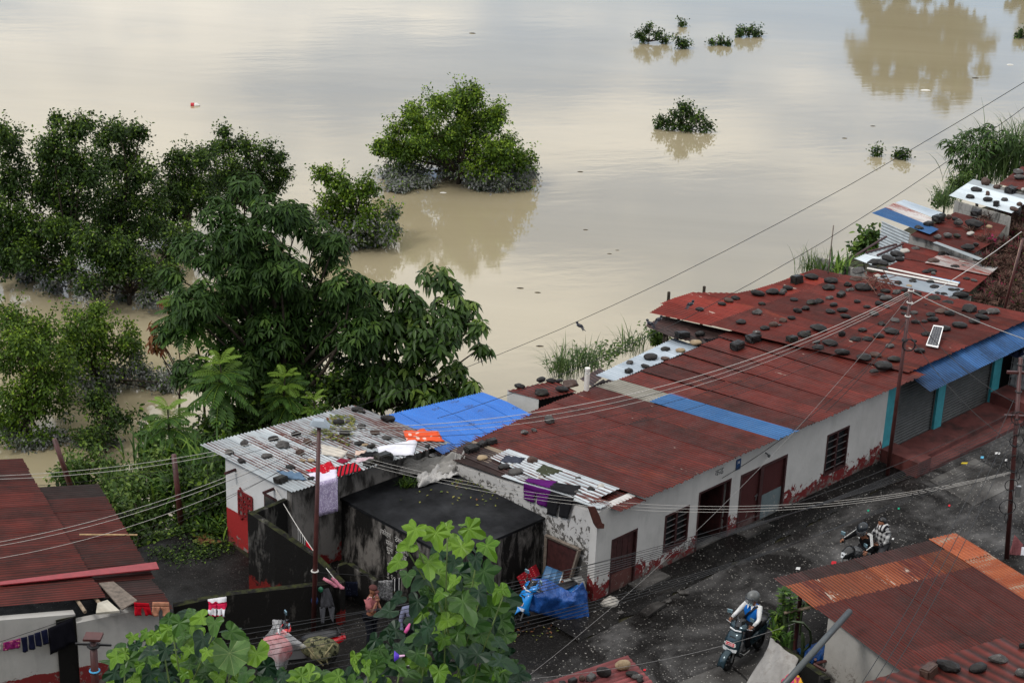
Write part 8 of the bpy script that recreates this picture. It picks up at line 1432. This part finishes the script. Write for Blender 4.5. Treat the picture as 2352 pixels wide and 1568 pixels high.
def leaf_outline(kind, th):                                   # th from the tip, radius of the outline measured from the leaf stalk
    a = abs(th)
    if kind == 'lobed': r_ = .40+.60*math.exp(-(a/.44)**2)+.36*math.exp(-((a-1.30)/.40)**2)+.24*math.exp(-((a-2.25)/.30)**2)
    elif kind == 'gourd': r_ = .72+.06*math.cos(a*7)+.05*math.cos(a*3)
    else: r_ = .50+.50*math.exp(-(a/.50)**2)+.16*math.exp(-((a-2.1)/.6)**2)
    return r_*(1-.75*math.exp(-((math.pi-a)/.26)**2))
def big_leaf(kind, m, seed):
    r_ = np.random.default_rng(seed); n = 24; P = [(0, 0, 0)]; cup, wv = r_.uniform(-.22, .30), r_.uniform(.06, .16)
    for ring in (.5, 1.0):
        for j in range(n):
            th = -math.pi+2*math.pi*j/n; rr = leaf_outline(kind, th)*ring*(1+.04*wob(th*3+seed)); P.append((rr*math.sin(th), rr*math.cos(th), cup*rr*rr+wv*ring*math.sin(th*3+seed)*rr-.25*max(0, rr*math.cos(th))**2*ring+.05*abs(math.sin(th))*rr))
    F = [(0, 1+(j+1) % n, 1+j) for j in range(n)]+[(1+j, 1+(j+1) % n, 1+n+(j+1) % n, 1+n+j) for j in range(n)]; me = mesh('leaf', P, F, BL[m], True); return me
BM = {(k, c): [big_leaf(k, c, 10*i+len(k)) for i in range(4)] for k in ('lobed', 'heart', 'gourd') for c in 'ygdv'}
def put_leaf(rt, base, c, size, kind, col, ang, tilt, seed):
    r_ = np.random.default_rng(seed); nrm = unit(-_f*.62+np.array([0, 0, .72])+r_.normal(size=3)*tilt); t_ = _r*math.sin(ang)+_u*math.cos(ang); t_ = unit(t_-nrm*(t_@nrm)); x = np.cross(t_, nrm)
    o = obj('leaf', BM[kind, col][int(seed) % 4], rt); M = Matrix(((x[0]*size, t_[0]*size, nrm[0]*size, c[0]-base[0]), (x[1]*size, t_[1]*size, nrm[1]*size, c[1]-base[1]), (x[2]*size, t_[2]*size, nrm[2]*size, c[2]-base[2]), (0, 0, 0, 1))); o.matrix_local = M; return o
def vine(name, label, dep, hand, blobs, seed, base, yo=0):
    r_ = np.random.default_rng(seed); rt = root(name, label, 'vine', base); n_ = 0; g_ = G(); heads = []
    for (z_, x, y, w_, kind, col, deg) in hand:
        X, Y = v(z_, x, y); Y += yo; dd = dep+r_.uniform(-.25, -.05); c = atd(X, Y, dd); size = w_*ZM[z_][2]/FV*dd/(1.62 if kind != 'lobed' else 1.5); a = math.radians(deg); t_ = _r*math.sin(a)+_u*math.cos(a)
        put_leaf(rt, base, c-t_*size*.25, size, kind, col, a, .28, seed*100+n_); n_ += 1; heads.append(c-base)
    for x, y, rp, k, sz in blobs:
        for i in range(k):
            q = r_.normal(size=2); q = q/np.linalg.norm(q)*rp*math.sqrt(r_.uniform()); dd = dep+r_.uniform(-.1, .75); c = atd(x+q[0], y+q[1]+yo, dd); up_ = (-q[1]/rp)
            col = 'd' if dd > dep+.35 or r_.uniform() < .30-.3*up_ else ('g' if r_.uniform() < .72-.35*up_ else 'y'); put_leaf(rt, base, c, sz*r_.uniform(.65, 1.2)/FV*dd, 'heart' if r_.uniform() < .78 else 'lobed', col, math.pi+r_.normal()*.9, .42, seed*100+n_); n_ += 1  # leaves set deep get the dark copy, painting shade inside the vine
    for i, h_ in enumerate(heads):
        if i % 4 == 0: g2 = G().tube(branch(np.array([0, 0, .0])+r_.normal(size=3)*.08, h_-unit(h_)*.02, .10, 8, r_), [.006, .0055, .005, .0045, .004, .0035, .003, .003], 5); g2.build('stem', MAT['stem'], rt, True)
    return rt
HA_ = [('u', 590, 190, 260, 'lobed', 'y', 200), ('u', 800, 230, 280, 'lobed', 'y', 170), ('u', 1140, 170, 280, 'lobed', 'y', 120), ('u', 1280, 340, 260, 'lobed', 'y', 150), ('u', 520, 300, 240, 'heart', 'y', 260), ('u', 720, 500, 300, 'lobed', 'y', 185), ('u', 420, 470, 230, 'heart', 'y', 235), ('u', 530, 600, 210, 'heart', 'g', 180), ('u', 1250, 590, 330, 'lobed', 'g', 160), ('u', 960, 650, 190, 'heart', 'y', 190), ('u', 830, 760, 170, 'heart', 'y', 215), ('u', 1060, 880, 380, 'lobed', 'g', 165), ('u', 1420, 720, 170, 'heart', 'y', 140), ('u', 330, 930, 260, 'heart', 'd', 235), ('u', 430, 800, 190, 'heart', 'd', 230), ('u', 610, 850, 260, 'heart', 'd', 200), ('u', 720, 1090, 270, 'heart', 'd', 185), ('u', 640, 1330, 270, 'heart', 'g', 150), ('u', 850, 1190, 170, 'lobed', 'y', 200), ('u', 820, 1500, 250, 'heart', 'y', 180), ('u', 450, 1440, 230, 'heart', 'g', 160), ('u', 1330, 1040, 180, 'heart', 'd', 170), ('u', 1390, 1210, 200, 'heart', 'd', 130), ('u', 1420, 1390, 320, 'heart', 'd', 125), ('u', 1380, 1500, 190, 'heart', 'y', 170), ('u', 1580, 1500, 220, 'heart', 'd', 120), ('u', 220, 1190, 190, 'heart', 'd', 220), ('u', 160, 1320, 180, 'heart', 'g', 230), ('u', 150, 1400, 130, 'heart', 'y', 180), ('u', 40, 1340, 150, 'heart', 'y', 200), ('u', 1000, 1310, 250, 'heart', 'd', 190), ('u', 450, 1280, 200, 'heart', 'd', 200), ('u', 900, 110, 150, 'lobed', 'y', 20), ('u', 1050, 100, 120, 'heart', 'y', 30), ('u', 1200, 760, 230, 'heart', 'd', 160), ('u', 950, 470, 200, 'heart', 'd', 200), ('u', 1160, 450, 200, 'heart', 'd', 170)]
bA = atd(1030, 1640, 6.9); bA[2] = 15.9
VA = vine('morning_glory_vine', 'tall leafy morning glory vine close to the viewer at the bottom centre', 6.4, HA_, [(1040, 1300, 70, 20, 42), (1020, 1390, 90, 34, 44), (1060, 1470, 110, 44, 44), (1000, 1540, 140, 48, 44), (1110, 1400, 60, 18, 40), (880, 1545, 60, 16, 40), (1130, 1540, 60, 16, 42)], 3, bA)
for z_, x, y, cc, lb_ in (('u', 530, 1065, (.55, .08, .25), 'bud'), ('u', 420, 1320, (.10, .04, .50), 'flower')):
    dd = 6.05; c = atd(*v(z_, x, y), dd)-bA; m_ = flat(('pink_bud', 'violet_flower')[lb_ == 'flower'], cc, .5, var=.15)
    if lb_ == 'bud': G().tube([c+_r*.008+_u*.018, c, c-_r*.008-_u*.014], [.003, .007, .006], 8).build('bud', m_, VA, True)
    else: fl = G().tube([c+_r*.032+_u*.003, c+_r*.010], [.003, .005], 8).build('flower', flat('pale_pink_tube', (.6, .35, .5), .5), VA, True); G().tube([c+_r*.012, c, c-_r*.004], [.006, .016, .020], 14).build('petals', m_, fl, True)
HB_ = [('p', 1500, 680, 470, 'gourd', 'v', 170), ('p', 1780, 660, 330, 'gourd', 'y', 165), ('p', 1160, 250, 250, 'heart', 'y', 250), ('p', 950, 330, 260, 'heart', 'g', 200), ('p', 1330, 330, 260, 'heart', 'g', 180), ('p', 1540, 400, 280, 'heart', 'g', 110), ('p', 1200, 500, 320, 'heart', 'd', 190), ('p', 640, 620, 250, 'heart', 'd', 210), ('p', 800, 600, 220, 'heart', 'd', 200), ('p', 1040, 730, 230, 'heart', 'g', 260), ('p', 250, 830, 240, 'heart', 'd', 240), ('p', 290, 680, 220, 'lobed', 'y', 200), ('p', 640, 850, 260, 'heart', 'd', 200), ('p', 470, 460, 160, 'lobed', 'y', 190), ('p', 600, 420, 160, 'lobed', 'y', 210), ('p', 700, 430, 150, 'lobed', 'y', 180), ('p', 900, 430, 160, 'lobed', 'y', 170), ('p', 1060, 600, 200, 'lobed', 'y', 190), ('p', 1000, 470, 200, 'heart', 'g', 190), ('p', 1240, 620, 170, 'lobed', 'y', 200), ('p', 380, 800, 150, 'heart', 'g', 200), ('p', 540, 760, 150, 'heart', 'y', 190), ('p', 270, 950, 220, 'heart', 'y', 180), ('p', 1000, 850, 140, 'lobed', 'y', 190), ('p', 1100, 930, 120, 'heart', 'y', 190), ('p', 800, 950, 300, 'heart', 'd', 200), ('p', 1650, 850, 250, 'heart', 'g', 190), ('p', 1560, 980, 150, 'heart', 'y', 200), ('p', 1320, 980, 130, 'heart', 'g', 200), ('p', 2200, 850, 260, 'heart', 'y', 260), ('p', 2330, 930, 200, 'heart', 'y', 240), ('p', 2040, 880, 200, 'heart', 'd', 200), ('c', 560, 1130, 200, 'heart', 'y', 250), ('c', 640, 1130, 220, 'heart', 'y', 230), ('c', 860, 1140, 200, 'heart', 'y', 250), ('c', 700, 1210, 200, 'heart', 'g', 220), ('c', 450, 1150, 170, 'heart', 'd', 200), ('c', 1010, 1060, 120, 'heart', 'y', 190), ('c', 1110, 1090, 100, 'heart', 'y', 160), ('c', 560, 1220, 200, 'heart', 'g', 200), ('c', 1000, 1200, 180, 'heart', 'g', 210)]
bB = atd(440, 1700, 6.6); bB[2] = 15.9
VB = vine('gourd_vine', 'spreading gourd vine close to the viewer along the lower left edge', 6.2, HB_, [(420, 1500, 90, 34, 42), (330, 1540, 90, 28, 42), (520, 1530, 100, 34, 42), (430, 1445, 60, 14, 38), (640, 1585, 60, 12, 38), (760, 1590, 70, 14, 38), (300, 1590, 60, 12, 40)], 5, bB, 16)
